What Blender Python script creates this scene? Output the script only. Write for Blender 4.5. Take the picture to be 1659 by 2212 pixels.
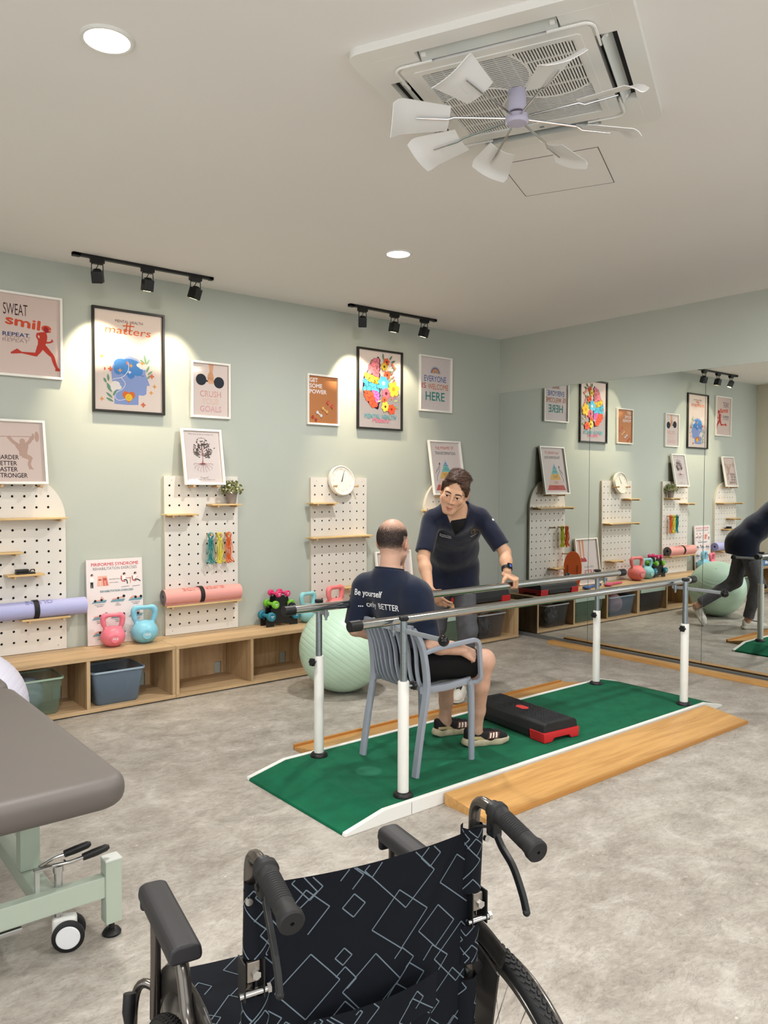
import bpy, bmesh, math, random
import numpy as np
from mathutils import Vector, Matrix, Euler, Quaternion
from mathutils.bvhtree import BVHTree
from mathutils.geometry import tessellate_polygon

for _o in list(bpy.data.objects):
    bpy.data.objects.remove(_o, do_unlink=True)
SC = bpy.context.scene
COL = SC.collection
R = math.radians
random.seed(7)
RNG = np.random.default_rng(11)

# ---------------------------------------------------------------- camera
CAM_POS = Vector((-6.05717, -5.55493, 1.5))
_yaw, _pitch, _roll = 0.8875, -0.03336, 0.0032
_f = Vector((math.cos(_pitch) * math.cos(_yaw), math.cos(_pitch) * math.sin(_yaw), math.sin(_pitch)))
_r0 = Vector((math.sin(_yaw), -math.cos(_yaw), 0))
_u0 = _r0.cross(_f)
_r = math.cos(_roll) * _r0 + math.sin(_roll) * _u0
_u = -math.sin(_roll) * _r0 + math.cos(_roll) * _u0
cam = bpy.data.cameras.new('camera')
cam.sensor_fit = 'VERTICAL'
cam.sensor_height = 24.0
cam.lens = 24.0 * 1691.86 / 2212.0
cam.clip_start = 0.02
cam.clip_end = 60
cam_ob = bpy.data.objects.new('camera', cam)
COL.objects.link(cam_ob)
_m = Matrix((_r, _u, -_f)).transposed().to_4x4()
_m.translation = CAM_POS
cam_ob.matrix_world = _m
SC.camera = cam_ob

# ---------------------------------------------------------------- look and world
SC.view_settings.view_transform = 'Standard'
SC.view_settings.look = 'None'
SC.view_settings.gamma = 1.0
SC.view_settings.use_curve_mapping = False
EXPOSURE = -0.22
SC.view_settings.exposure = EXPOSURE
SC.cycles.max_bounces = 10
SC.cycles.diffuse_bounces = 5
SC.cycles.glossy_bounces = 5
SC.cycles.transmission_bounces = 8
SC.cycles.transparent_max_bounces = 12
SC.cycles.sample_clamp_indirect = 4.0
SC.cycles.caustics_reflective = False
SC.cycles.caustics_refractive = False
world = bpy.data.worlds.new('world')
SC.world = world
world.use_nodes = True
world.node_tree.nodes['Background'].inputs[0].default_value = (0.97, 0.985, 1.0, 1)
world.node_tree.nodes['Background'].inputs[1].default_value = 2.7          # overcast daylight outside the added windows
# daylight portals in the two added window openings behind the camera
for _n, _loc, _rot, _sx, _sy in (('front', (-4.6, -9.1, 1.55), (R(90), 0, R(180)), 6.6, 2.5), ('left', (-8.5, -5.8, 1.55), (R(90), 0, R(90)), 4.8, 2.5)):
    _p = bpy.data.lights.new('window_portal_' + _n, 'AREA')
    _p.shape = 'RECTANGLE'
    _p.size, _p.size_y = _sx, _sy
    _p.cycles.is_portal = True
    _o = bpy.data.objects.new('window_portal_' + _n, _p)
    COL.objects.link(_o)
    _o.location, _o.rotation_euler = _loc, _rot

CEIL = 3.01
DOWNLIGHT_W = 50.0
DOWNLIGHT_COLOR = (1.0, 0.975, 0.945)
SPOT_W = 84.0
SPOT_COLOR = (1.0, 0.84, 0.60)
DOWNLIGHTS = [(-5.08, -2.86), (-2.74, -1.62), (-3.84, -5.20), (-1.50, -3.96), (-7.42, -4.10), (-6.18, -6.44), (-2.60, -7.54)]


# ---------------------------------------------------------------- materials
def lin(c):
    if isinstance(c, str):
        c = c.lstrip('#')
        c = [int(c[i:i + 2], 16) / 255 for i in (0, 2, 4)]
    return tuple(((x / 12.92) if x <= 0.04045 else ((x + 0.055) / 1.055) ** 2.4) for x in c[:3])


MATS = {}


def mat(name, color, rough=0.5, metal=0.0, spec=0.5, noise=None, bump=None, trans=0.0, ior=1.45, alpha=1.0,
        emit=None, estr=0.0, sheen=0.0, coat=0.0, sss=0.0):
    """noise=(scale, amount) varies the colour, bump=(scale, strength, distance) the surface."""
    if name in MATS:
        return MATS[name]
    m = bpy.data.materials.new(name)
    m.use_nodes = True
    nt = m.node_tree
    b = nt.nodes['Principled BSDF']
    c = lin(color)
    b.inputs['Base Color'].default_value = (*c, 1)
    b.inputs['Roughness'].default_value = rough
    b.inputs['Metallic'].default_value = metal
    b.inputs['Specular IOR Level'].default_value = spec
    b.inputs['IOR'].default_value = ior
    b.inputs['Transmission Weight'].default_value = trans
    b.inputs['Alpha'].default_value = alpha
    b.inputs['Sheen Weight'].default_value = sheen
    b.inputs['Coat Weight'].default_value = coat
    if sss:
        b.inputs['Subsurface Weight'].default_value = sss
        b.inputs['Subsurface Radius'].default_value = (0.012, 0.005, 0.003)
        b.inputs['Subsurface Scale'].default_value = 0.6
    if emit is not None:
        b.inputs['Emission Color'].default_value = (*lin(emit), 1)
        b.inputs['Emission Strength'].default_value = estr
    tc = nt.nodes.new('ShaderNodeTexCoord')
    if noise:
        n = nt.nodes.new('ShaderNodeTexNoise')
        n.inputs['Scale'].default_value = noise[0]
        n.inputs['Detail'].default_value = 5
        nt.links.new(tc.outputs['Object'], n.inputs['Vector'])
        mr = nt.nodes.new('ShaderNodeMapRange')
        mr.inputs['From Min'].default_value = 0.3
        mr.inputs['From Max'].default_value = 0.7
        mr.inputs['To Min'].default_value = 1 - noise[1]
        mr.inputs['To Max'].default_value = 1 + noise[1]
        nt.links.new(n.outputs['Fac'], mr.inputs['Value'])
        mx = nt.nodes.new('ShaderNodeVectorMath')
        mx.operation = 'SCALE'
        mx.inputs[0].default_value = c
        nt.links.new(mr.outputs['Result'], mx.inputs['Scale'])
        nt.links.new(mx.outputs['Vector'], b.inputs['Base Color'])
    if bump:
        n = nt.nodes.new('ShaderNodeTexNoise')
        n.inputs['Scale'].default_value = bump[0]
        n.inputs['Detail'].default_value = 3
        nt.links.new(tc.outputs['Object'], n.inputs['Vector'])
        bp = nt.nodes.new('ShaderNodeBump')
        bp.inputs['Strength'].default_value = bump[1]
        bp.inputs['Distance'].default_value = bump[2] if len(bump) > 2 else 0.002
        nt.links.new(n.outputs['Fac'], bp.inputs['Height'])
        nt.links.new(bp.outputs['Normal'], b.inputs['Normal'])
    MATS[name] = m
    return m


def nodes_of(m):
    return m.node_tree.nodes, m.node_tree.links, m.node_tree.nodes['Principled BSDF']


def ramp(nt_nodes, stops):
    r = nt_nodes.new('ShaderNodeValToRGB')
    e = r.color_ramp.elements
    while len(e) < len(stops):
        e.new(0.5)
    for k, (p, c) in enumerate(stops):
        e[k].position = p
        e[k].color = (*lin(c), 1)
    return r


def wood_mat(name, light, dark, axis='x', scale=1.0, rough=0.45, coat=0.0):
    if name in MATS:
        return MATS[name]
    m = mat(name, light, rough, coat=coat)
    N, Lk, b = nodes_of(m)
    tc = N.new('ShaderNodeTexCoord')
    mp = N.new('ShaderNodeMapping')
    s = [9 * scale] * 3
    s['xyz'.index(axis)] = 0.55 * scale
    mp.inputs['Scale'].default_value = s
    n1 = N.new('ShaderNodeTexNoise')
    n1.inputs['Scale'].default_value = 3.2
    n1.inputs['Detail'].default_value = 6
    n1.inputs['Distortion'].default_value = 0.6
    n2 = N.new('ShaderNodeTexNoise')
    n2.inputs['Scale'].default_value = 17
    n2.inputs['Detail'].default_value = 4
    mix = N.new('ShaderNodeMath')
    mix.operation = 'MULTIPLY_ADD'
    mix.inputs[1].default_value = 0.35
    Lk.new(tc.outputs['Object'], mp.inputs['Vector'])
    Lk.new(mp.outputs['Vector'], n1.inputs['Vector'])
    Lk.new(mp.outputs['Vector'], n2.inputs['Vector'])
    Lk.new(n2.outputs['Fac'], mix.inputs[0])
    Lk.new(n1.outputs['Fac'], mix.inputs[2])
    r = ramp(N, [(0.45, dark), (0.82, light)])
    Lk.new(mix.outputs[0], r.inputs['Fac'])
    Lk.new(r.outputs['Color'], b.inputs['Base Color'])
    return m


# ---------------------------------------------------------------- scene-graph helpers
def tag(o, label=None, cat=None, group=None, kind=None):
    if label:
        o['label'] = label
    if cat:
        o['category'] = cat
    if group:
        o['group'] = group
    if kind:
        o['kind'] = kind
    return o


def thing(name, label, cat, loc=(0, 0, 0), rotz=0.0, group=None, rot=None):
    o = bpy.data.objects.new(name, None)
    o.empty_display_size = 0.05
    COL.objects.link(o)
    o.location = loc
    o.rotation_euler = rot if rot else (0, 0, rotz)
    return tag(o, label, cat, group)


def link_mesh(name, me, mats, parent=None, smooth=35, loc=None, rot=None):
    o = bpy.data.objects.new(name, me)
    COL.objects.link(o)
    for m in (mats if isinstance(mats, (list, tuple)) else [mats]):
        me.materials.append(m)
    if parent is not None:
        o.parent = parent
    if loc:
        o.location = loc
    if rot:
        o.rotation_euler = rot
    if smooth is not None and len(me.polygons):
        me.polygons.foreach_set('use_smooth', [True] * len(me.polygons))
        me.set_sharp_from_angle(angle=R(smooth))
    return o


def copy_tree(o, parent=None):
    c = o.copy()
    COL.objects.link(c)
    c.parent = parent
    for ch in list(o.children):
        copy_tree(ch, c)
    return c


class MB:
    """collects solids and builds ONE mesh object"""

    def __init__(self):
        self.bm = bmesh.new()
        self.wn = False

    def _merge(self, b2, M=None, mi=0):
        if M is not None:
            b2.transform(M)
        vm = {}
        for v in b2.verts:
            vm[v] = self.bm.verts.new(v.co)
        for f in b2.faces:
            try:
                nf = self.bm.faces.new([vm[v] for v in f.verts])
                nf.material_index = mi
            except ValueError:
                pass
        b2.free()
        return self

    def box(self, lo, hi, bev=0.0, seg=2, M=None, mi=0):
        b = bmesh.new()
        bmesh.ops.create_cube(b, size=1)
        lo, hi = Vector(lo), Vector(hi)
        for v in b.verts:
            v.co = Vector([(lo[i] + hi[i]) / 2 + v.co[i] * (hi[i] - lo[i]) for i in range(3)])
        if bev > 0:
            self.wn = True
            bmesh.ops.bevel(b, geom=b.edges[:], offset=bev, segments=seg, profile=0.5, affect='EDGES')
        return self._merge(b, M, mi)

    def cyl(self, p, q, r, r2=None, n=20, mi=0, bev=0.0):
        p, q = Vector(p), Vector(q)
        d = q - p
        b = bmesh.new()
        bmesh.ops.create_cone(b, cap_ends=True, segments=n, radius1=r, radius2=r if r2 is None else r2, depth=d.length)
        if bev > 0:
            self.wn = True
            es = [e for e in b.edges if abs(e.verts[0].co.z - e.verts[1].co.z) < 1e-6]
            bmesh.ops.bevel(b, geom=es, offset=bev, segments=2, profile=0.5, affect='EDGES')
        M = Matrix.Translation((p + q) / 2) @ d.to_track_quat('Z', 'Y').to_matrix().to_4x4()
        return self._merge(b, M, mi)

    def sphere(self, c, r, n=20, mi=0, scale=(1, 1, 1), M=None):
        b = bmesh.new()
        bmesh.ops.create_uvsphere(b, u_segments=n, v_segments=max(6, n // 2), radius=r)
        T = Matrix.Translation(c) @ Matrix.Diagonal((*scale, 1))
        if M is not None:
            T = M @ T
        return self._merge(b, T, mi)

    def lathe(self, prof, n=32, M=None, mi=0, cap=True):
        """prof: list of (r, z); revolved about z"""
        b = bmesh.new()
        rings = []
        for (r, z) in prof:
            if r < 1e-6:
                rings.append([b.verts.new((0, 0, z))])
            else:
                rings.append([b.verts.new((r * math.cos(2 * math.pi * k / n), r * math.sin(2 * math.pi * k / n), z)) for k in range(n)])
        for A, B in zip(rings, rings[1:]):
            for k in range(n):
                k2 = (k + 1) % n
                if len(A) == 1 and len(B) == 1:
                    continue
                if len(A) == 1:
                    b.faces.new((A[0], B[k2], B[k]))
                elif len(B) == 1:
                    b.faces.new((A[k], A[k2], B[0]))
                else:
                    b.faces.new((A[k], A[k2], B[k2], B[k]))
        if cap:
            for A in (rings[0], rings[-1]):
                if len(A) > 1:
                    b.faces.new(A)
        bmesh.ops.recalc_face_normals(b, faces=b.faces[:])
        return self._merge(b, M, mi)

    def tube(self, pts, r, n=10, mi=0, closed=False, caps=True, flat=None, up=None):
        """swept round (or flattened: flat=(a,b) half sizes, up fixes the b axis) section along a path"""
        P = [Vector(p) for p in pts]
        rr = r if isinstance(r, (list, tuple)) else [r] * len(P)
        b = bmesh.new()
        rings = []
        N = len(P)
        prev = None
        for i, p in enumerate(P):
            if closed:
                t = (P[(i + 1) % N] - P[i - 1])
            else:
                t = P[min(i + 1, N - 1)] - P[max(i - 1, 0)]
            t.normalize()
            if up is not None:
                x = Vector(up).cross(t)
                if x.length < 1e-5:
                    x = prev or t.orthogonal()
            elif prev is None:
                x = t.orthogonal()
            else:
                x = prev - t * prev.dot(t)
                if x.length < 1e-6:
                    x = t.orthogonal()
            x.normalize()
            prev = x
            y = t.cross(x)
            ring = []
            for k in range(n):
                a = 2 * math.pi * (k + 0.5) / n
                ca, sa = math.cos(a), math.sin(a)
                if flat:
                    e = 0.35
                    ca = math.copysign(abs(ca) ** e, ca)
                    sa = math.copysign(abs(sa) ** e, sa)
                    ring.append(b.verts.new(p + x * ca * flat[0] + y * sa * flat[1]))
                else:
                    ring.append(b.verts.new(p + (x * ca + y * sa) * rr[i]))
            rings.append(ring)
        prs = list(zip(rings, rings[1:]))
        if closed:
            prs.append((rings[-1], rings[0]))
        for A, B in prs:
            for k in range(n):
                b.faces.new((A[k], A[(k + 1) % n], B[(k + 1) % n], B[k]))
        if caps and not closed:
            b.faces.new(rings[0][::-1])
            b.faces.new(rings[-1])
        return self._merge(b, None, mi)

    def poly(self, pts, mi=0):
        vs = [self.bm.verts.new(p) for p in pts]
        f = self.bm.faces.new(vs)
        f.material_index = mi
        return self

    def prism(self, pts2, axis, a, b_, bev=0.0, seg=2, mi=0, M=None):
        """extrude a 2-D polygon along an axis ('x','y','z') from a to b_"""
        b = bmesh.new()

        def P(u, v, w):
            return {'x': (w, u, v), 'y': (u, w, v), 'z': (u, v, w)}[axis]
        A = [b.verts.new(P(u, v, a)) for u, v in pts2]
        B = [b.verts.new(P(u, v, b_)) for u, v in pts2]
        b.faces.new(A)
        b.faces.new(B[::-1])
        n = len(A)
        for k in range(n):
            b.faces.new((A[k], B[k], B[(k + 1) % n], A[(k + 1) % n]))
        bmesh.ops.recalc_face_normals(b, faces=b.faces[:])
        if bev > 0:
            self.wn = True
            bmesh.ops.bevel(b, geom=b.edges[:], offset=bev, segments=seg, profile=0.5, affect='EDGES')
        return self._merge(b, M, mi)

    def grid(self, fn, nu, nv, mi=0, closed_u=False):
        vs = [[self.bm.verts.new(fn(i / (nu if closed_u else nu - 1), j / (nv - 1))) for j in range(nv)] for i in range(nu)]
        for i in range(nu if closed_u else nu - 1):
            for j in range(nv - 1):
                i2 = (i + 1) % nu
                f = self.bm.faces.new((vs[i][j], vs[i2][j], vs[i2][j + 1], vs[i][j + 1]))
                f.material_index = mi
        return self

    def build(self, name, mats, parent=None, smooth=35, loc=None, rot=None, solid=0.0, M=None):
        if M is not None:
            self.bm.transform(M)
        if solid:
            bmesh.ops.recalc_face_normals(self.bm, faces=self.bm.faces[:])
            bmesh.ops.solidify(self.bm, geom=self.bm.faces[:], thickness=solid)
        bmesh.ops.recalc_face_normals(self.bm, faces=self.bm.faces[:]) if not getattr(self, 'keep', False) else None
        me = bpy.data.meshes.new(name)
        self.bm.to_mesh(me)
        self.bm.free()
        o = link_mesh(name, me, mats, parent, smooth, loc, rot)
        if self.wn and smooth is not None:
            md = o.modifiers.new('weighted_normals', 'WEIGHTED_NORMAL')
            md.keep_sharp = True
            md.weight = 80
        return o


def arc(c, r, a0, a1, n):
    return [(c[0] + r * math.cos(R(a0 + (a1 - a0) * k / n)), c[1] + r * math.sin(R(a0 + (a1 - a0) * k / n))) for k in range(n + 1)]


def round_path(pts, r, n=6):
    """3-D polyline with rounded corners"""
    P = [Vector(p) for p in pts]
    out = [P[0]]
    for i in range(1, len(P) - 1):
        a, b, c = P[i - 1], P[i], P[i + 1]
        d1, d2 = (a - b), (c - b)
        q = min(r, d1.length * 0.49, d2.length * 0.49)
        s, e = b + d1.normalized() * q, b + d2.normalized() * q
        for k in range(n + 1):
            t = k / n
            out.append(s * (1 - t) ** 2 + b * 2 * t * (1 - t) + e * t * t)
    out.append(P[-1])
    return out


def bez(p0, p1, p2, p3, n=10):
    p0, p1, p2, p3 = map(Vector, (p0, p1, p2, p3))
    return [p0 * (1 - t) ** 3 + p1 * 3 * t * (1 - t) ** 2 + p2 * 3 * t * t * (1 - t) + p3 * t ** 3 for t in [k / n for k in range(n + 1)]]


def catmull(pts, n=6, closed=False):
    P = [Vector(p) for p in pts]
    N = len(P)
    out = []
    for i in range(N if closed else N - 1):
        if closed:
            a, b, c, d = P[i - 1], P[i], P[(i + 1) % N], P[(i + 2) % N]
        else:
            a, b, c, d = P[max(i - 1, 0)], P[i], P[i + 1], P[min(i + 2, N - 1)]
        for k in range(n):
            t = k / n
            out.append(0.5 * ((2 * b) + (c - a) * t + (2 * a - 5 * b + 4 * c - d) * t * t + (3 * b - a - 3 * c + d) * t ** 3))
    if not closed:
        out.append(P[-1])
    return out


# flat text as triangles ------------------------------------------------------------------
def text_tris(s, size, bold=0.0, shear=0.0, align='LEFT', spacing=1.0, sx=1.0):
    cu = bpy.data.curves.new('t', 'FONT')
    cu.body = s
    cu.size = size
    cu.offset = min(bold, 0.0) * size
    cu.shear = shear
    cu.align_x = align
    cu.space_character = spacing
    cu.resolution_u = 3
    o = bpy.data.objects.new('t', cu)
    COL.objects.link(o)
    dg = bpy.context.evaluated_depsgraph_get()
    me = bpy.data.meshes.new_from_object(o.evaluated_get(dg))
    V = [(v.co.x * sx, v.co.y) for v in me.vertices]
    F = [tuple(p.vertices) for p in me.polygons]
    bpy.data.objects.remove(o, do_unlink=True)
    bpy.data.curves.remove(cu)
    bpy.data.meshes.remove(me)
    if bold > 0:                                    # heavier strokes: the same letters laid over one another, slightly shifted
        n, V0, F0 = len(V), list(V), list(F)
        b = bold * size
        V = [(x, y, 0) for x, y in V0]
        for k, (dx, dy) in enumerate(((-b, 0), (b, 0), (0, -b), (0, b))):
            V += [(x + dx, y + dy, k + 1) for x, y in V0]          # third value: its layer
            F += [tuple(i + n * (k + 1) for i in f) for f in F0]
    return V, F


INK = {}


def ink(c):
    k = 'ink_' + c.lstrip('#')
    return mat(k, c, 0.6, spec=0.3)


class Art:
    """printed picture: polygons in (u right, v up) metres on a sheet, one mesh with several inks"""

    def __init__(self, w, h, paper='#efe6e0'):
        self.V, self.F, self.mi, self.cols = [], [], [], []
        self.z = 0.0
        self.w, self.h = w, h
        self.T = (0, 0, 1, 0)
        self.poly([(0, 0), (w, 0), (w, h), (0, h)], paper)

    def ci(self, c):
        if c not in self.cols:
            self.cols.append(c)
        return self.cols.index(c)

    def xf(self, p):
        x, y, s, a = self.T
        ca, sa = math.cos(a), math.sin(a)
        return (x + s * (p[0] * ca - p[1] * sa), y + s * (p[0] * sa + p[1] * ca))

    def at(self, x=0, y=0, s=1, a=0):
        self.T = (x, y, s, R(a))
        return self

    def tris(self, V, F, c, lift=True):
        if lift:
            self.z += 0.00004
        k = len(self.V)
        self.V += [(*self.xf(p), self.z + (p[2] * 0.00003 if len(p) > 2 else 0)) for p in V]
        self.z += max((p[2] * 0.00003 for p in V if len(p) > 2), default=0)
        for f in F:
            self.F.append(tuple(k + i for i in f))
            self.mi.append(self.ci(c))

    def poly(self, pts, c):
        T = tessellate_polygon([[Vector((p[0], p[1], 0)) for p in pts]])
        self.tris(pts, T, c)

    def smooth(self, pts, c, n=5):
        self.poly([(p.x, p.y) for p in catmull([(x, y, 0) for x, y in pts], n, True)], c)

    def disc(self, x, y, r, c, ry=None, n=22, a=0):
        ry = ry or r
        ca, sa = math.cos(R(a)), math.sin(R(a))
        self.poly([(x + r * math.cos(t) * ca - ry * math.sin(t) * sa, y + r * math.cos(t) * sa + ry * math.sin(t) * ca) for t in [2 * math.pi * k / n for k in range(n)]], c)

    def ring(self, x, y, r1, r2, c, a0=0, a1=360, n=24):
        o = arc((x, y), r2, a0, a1, n)
        i = arc((x, y), r1, a0, a1, n)
        V = o + i
        F = [(k, k + 1, n + 2 + k, n + 1 + k) for k in range(n)]
        self.tris(V, F, c)

    def line(self, pts, w, c):
        P = [Vector((x, y)) for x, y in pts]
        V, F = [], []
        n = len(P)
        for i, p in enumerate(P):
            t = P[min(i + 1, n - 1)] - P[max(i - 1, 0)]
            t.normalize() if t.length else None
            ww = w[i] if isinstance(w, (list, tuple)) else w
            q = Vector((-t.y, t.x)) * ww / 2
            V += [tuple(p + q), tuple(p - q)]
        F = [(2 * i, 2 * i + 1, 2 * i + 3, 2 * i + 2) for i in range(n - 1)]
        self.tris(V, F, c)

    def curve(self, pts, w, c, n=6):
        self.line([(p.x, p.y) for p in catmull([(x, y, 0) for x, y in pts], n)], w, c)

    def text(self, s, x, y, size, c, bold=0.0, shear=0.0, align='LEFT', spacing=1.0, sx=1.0, a=0.0, outline=None):
        V, F = text_tris(s, size, bold, shear, align, spacing, sx)
        ca, sa = math.cos(R(a)), math.sin(R(a))
        V = [(x + p[0] * ca - p[1] * sa, y + p[0] * sa + p[1] * ca, *p[2:]) for p in V]
        self.tris(V, F, c)

    def fit(self, s, x0, x1, y, h, c, bold=0.0, shear=0.0, a=0.0, spacing=1.0):
        """text stretched to run from x0 to x1 with capital height h"""
        size = h / 0.70
        V, F = text_tris(s, size, bold, shear, 'LEFT', spacing)
        lo = min(v[0] for v in V)
        hi = max(v[0] for v in V)
        k = (x1 - x0) / (hi - lo)
        ca, sa = math.cos(R(a)), math.sin(R(a))
        V = [((p[0] - lo) * k, *p[1:]) for p in V]
        V = [(x0 + p[0] * ca - p[1] * sa, y + p[0] * sa + p[1] * ca, *p[2:]) for p in V]
        self.tris(V, F, c)

    def build(self, name, parent, loc=(0, 0, 0), rot=None, gloss=None):
        me = bpy.data.meshes.new(name)
        # sheet local: u -> +x, v -> +z, lift -> -y
        me.from_pydata([(x, -z, y) for x, y, z in self.V], [], self.F)
        # faces must look toward -y
        me.update()
        flip = [p.index for p in me.polygons if p.normal.y > 0]
        if flip:
            bm = bmesh.new()
            bm.from_mesh(me)
            bm.faces.ensure_lookup_table()
            bmesh.ops.reverse_faces(bm, faces=[bm.faces[i] for i in flip])
            bm.to_mesh(me)
            bm.free()
        me.polygons.foreach_set('material_index', self.mi)
        return link_mesh(name, me, [ink(c) for c in self.cols], parent, None, loc, rot)


# smooth-union implicit bodies --------------------------------------------------------------
class SDF:
    """signed-distance blobs, smoothly joined, meshed by surface nets"""

    def __init__(self, lo, hi, h):
        self.lo = np.array(lo, float)
        self.h = h
        self.n = np.ceil((np.array(hi) - self.lo) / h).astype(int) + 1
        self.f = np.full(self.n, 0.25, np.float32)

    def _sub(self, lo, hi):
        a = np.clip(np.floor((np.array(lo) - self.lo) / self.h).astype(int), 0, self.n)
        b = np.clip(np.ceil((np.array(hi) - self.lo) / self.h).astype(int) + 1, 0, self.n)
        if np.any(b <= a):
            return None, None
        ax = [self.lo[i] + self.h * np.arange(a[i], b[i]) for i in range(3)]
        X = np.meshgrid(*ax, indexing='ij', sparse=True)
        return tuple(slice(a[i], b[i]) for i in range(3)), X

    def _join(self, sl, d, k, cut=False):
        g = self.f[sl]
        d = d.astype(np.float32)
        if cut:
            d = -d
            hh = np.maximum(k - np.abs(g - d), 0) / k if k > 0 else 0
            self.f[sl] = np.maximum(g, d) + (hh * hh * k / 4 if k > 0 else 0)
        else:
            hh = np.maximum(k - np.abs(g - d), 0) / k if k > 0 else 0
            self.f[sl] = np.minimum(g, d) - (hh * hh * k / 4 if k > 0 else 0)

    def cap(self, p, q, r1, r2=None, k=0.02, cut=False):
        """tapered capsule"""
        r2 = r1 if r2 is None else r2
        p, q = np.array(p, float), np.array(q, float)
        m = max(r1, r2) + k + 4 * self.h
        sl, X = self._sub(np.minimum(p, q) - m, np.maximum(p, q) + m)
        if sl is None:
            return self
        d = q - p
        L = float(d @ d) + 1e-12
        t = np.clip(sum((X[i] - p[i]) * d[i] for i in range(3)) / L, 0, 1)
        dist = np.sqrt(sum((X[i] - p[i] - t * d[i]) ** 2 for i in range(3))) - (r1 + (r2 - r1) * t)
        self._join(sl, dist, k, cut)
        return self

    def ell(self, c, rad, rot=None, k=0.02, cut=False):
        """ellipsoid; rot = 3x3 with columns the ellipsoid's own axes"""
        c, rad = np.array(c, float), np.array(rad, float)
        m = rad.max() + k + 4 * self.h
        sl, X = self._sub(c - m, c + m)
        if sl is None:
            return self
        Q = np.eye(3) if rot is None else np.array(rot, float)
        x = [sum((X[j] - c[j]) * Q[j, i] for j in range(3)) for i in range(3)]
        k0 = np.sqrt(sum((x[i] / rad[i]) ** 2 for i in range(3)))
        k1 = np.sqrt(sum((x[i] / rad[i] ** 2) ** 2 for i in range(3))) + 1e-9
        self._join(sl, k0 * (k0 - 1) / k1, k, cut)
        return self

    def chain(self, pts, rs, k=0.02):
        for a, b, r1, r2 in zip(pts, pts[1:], rs, rs[1:]):
            self.cap(a, b, r1, r2, k)
        return self

    def ecap(self, p, q, r1, r2, wide, s=1.6, k=0.02):
        """capsule with an elliptic section: 'wide' axis is s times as thick"""
        p, q, w = np.array(p, float), np.array(q, float), np.array(wide, float)
        w = w / np.linalg.norm(w)
        m = max(r1, r2) * s + k + 4 * self.h
        sl, X = self._sub(np.minimum(p, q) - m, np.maximum(p, q) + m)
        if sl is None:
            return self
        d = q - p
        d0 = d - w * (d @ w)
        L = float(d @ d) + 1e-12
        t = np.clip(sum((X[i] - p[i]) * d[i] for i in range(3)) / L, 0, 1)
        v = [X[i] - p[i] - t * d[i] for i in range(3)]
        a = sum(v[i] * w[i] for i in range(3))
        rest2 = sum(v[i] ** 2 for i in range(3)) - a * a
        rr = r1 + (r2 - r1) * t
        kk = np.sqrt(np.maximum(rest2, 0) + (a / s) ** 2)
        g = np.sqrt(np.maximum(rest2, 0) + (a / s ** 2) ** 2) / np.maximum(kk, 1e-6)
        self._join(sl, (kk - rr) / np.maximum(g, 0.3), k)
        return self

    def mesh(self):
        f = self.f
        n = self.n
        s = f < 0
        c = [s[i:n[0] - 1 + i, j:n[1] - 1 + j, k:n[2] - 1 + k] for i in (0, 1) for j in (0, 1) for k in (0, 1)]
        cnt = sum(x.astype(np.int8) for x in c)
        cells = np.argwhere((cnt > 0) & (cnt < 8))
        idx = -np.ones(n - 1, np.int64)
        idx[tuple(cells.T)] = np.arange(len(cells))
        acc = np.zeros((len(cells), 3))
        wt = np.zeros(len(cells))
        corners = [(i, j, k) for i in (0, 1) for j in (0, 1) for k in (0, 1)]
        for a in range(8):
            for b in range(a + 1, 8):
                ca, cb = np.array(corners[a]), np.array(corners[b])
                if np.abs(ca - cb).sum() != 1:
                    continue
                fa = f[tuple((cells + ca).T)]
                fb = f[tuple((cells + cb).T)]
                x = (fa < 0) != (fb < 0)
                t = np.where(x, fa / np.where(x, fa - fb, 1), 0)
                acc += np.where(x[:, None], ca + (cb - ca) * t[:, None], 0)
                wt += x
        V = self.lo + self.h * (cells + acc / wt[:, None])
        F = []
        for ax in range(3):
            u, v = (ax + 1) % 3, (ax + 2) % 3
            sh = [slice(None)] * 3
            sh2 = [slice(None)] * 3
            sh[ax] = slice(0, n[ax] - 1)
            sh2[ax] = slice(1, n[ax])
            A, B = s[tuple(sh)], s[tuple(sh2)]
            e = np.argwhere(A != B)
            e = e[(e[:, u] > 0) & (e[:, v] > 0) & (e[:, u] < n[u] - 1) & (e[:, v] < n[v] - 1)]
            inside = A[tuple(e.T)]

            def g(du, dv):
                q = e.copy()
                q[:, u] -= du
                q[:, v] -= dv
                return idx[tuple(q.T)]
            quad = np.stack([g(1, 1), g(0, 1), g(0, 0), g(1, 0)], 1)
            quad[~inside] = quad[~inside][:, ::-1]
            F.append(quad)
        F = np.concatenate(F)
        return V, F


def sdf_mesh(name, sdf, relax=2):
    V, F = sdf.mesh()
    me = bpy.data.meshes.new(name)
    me.from_pydata(V.tolist(), [], F.tolist())
    me.update()
    if relax:
        bm = bmesh.new()
        bm.from_mesh(me)
        for _ in range(relax):
            bmesh.ops.smooth_vert(bm, verts=bm.verts[:], factor=0.5, use_axis_x=True, use_axis_y=True, use_axis_z=True)
        bm.to_mesh(me)
        bm.free()
    return me
# ================================================================ the room
M_WALL = mat('sage_paint', '#b5bab1', 0.75, spec=0.25, noise=(1.3, 0.02), bump=(260, 0.05, 0.001))
M_CEIL = mat('ceiling_paint', '#efedeb', 0.85, spec=0.15, noise=(0.9, 0.015))
M_WHITE = mat('white_plastic', '#e4e4e0', 0.42)
M_BLACK = mat('black_plastic', '#101113', 0.45)
M_CHROME = mat('chrome', '#c9cacb', 0.13, 1.0)
M_ZINC = mat('zinc_steel', '#9aa5ab', 0.3, 1.0)
M_DARK = mat('dark_cavity', '#0a0b0b', 0.8)


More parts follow.
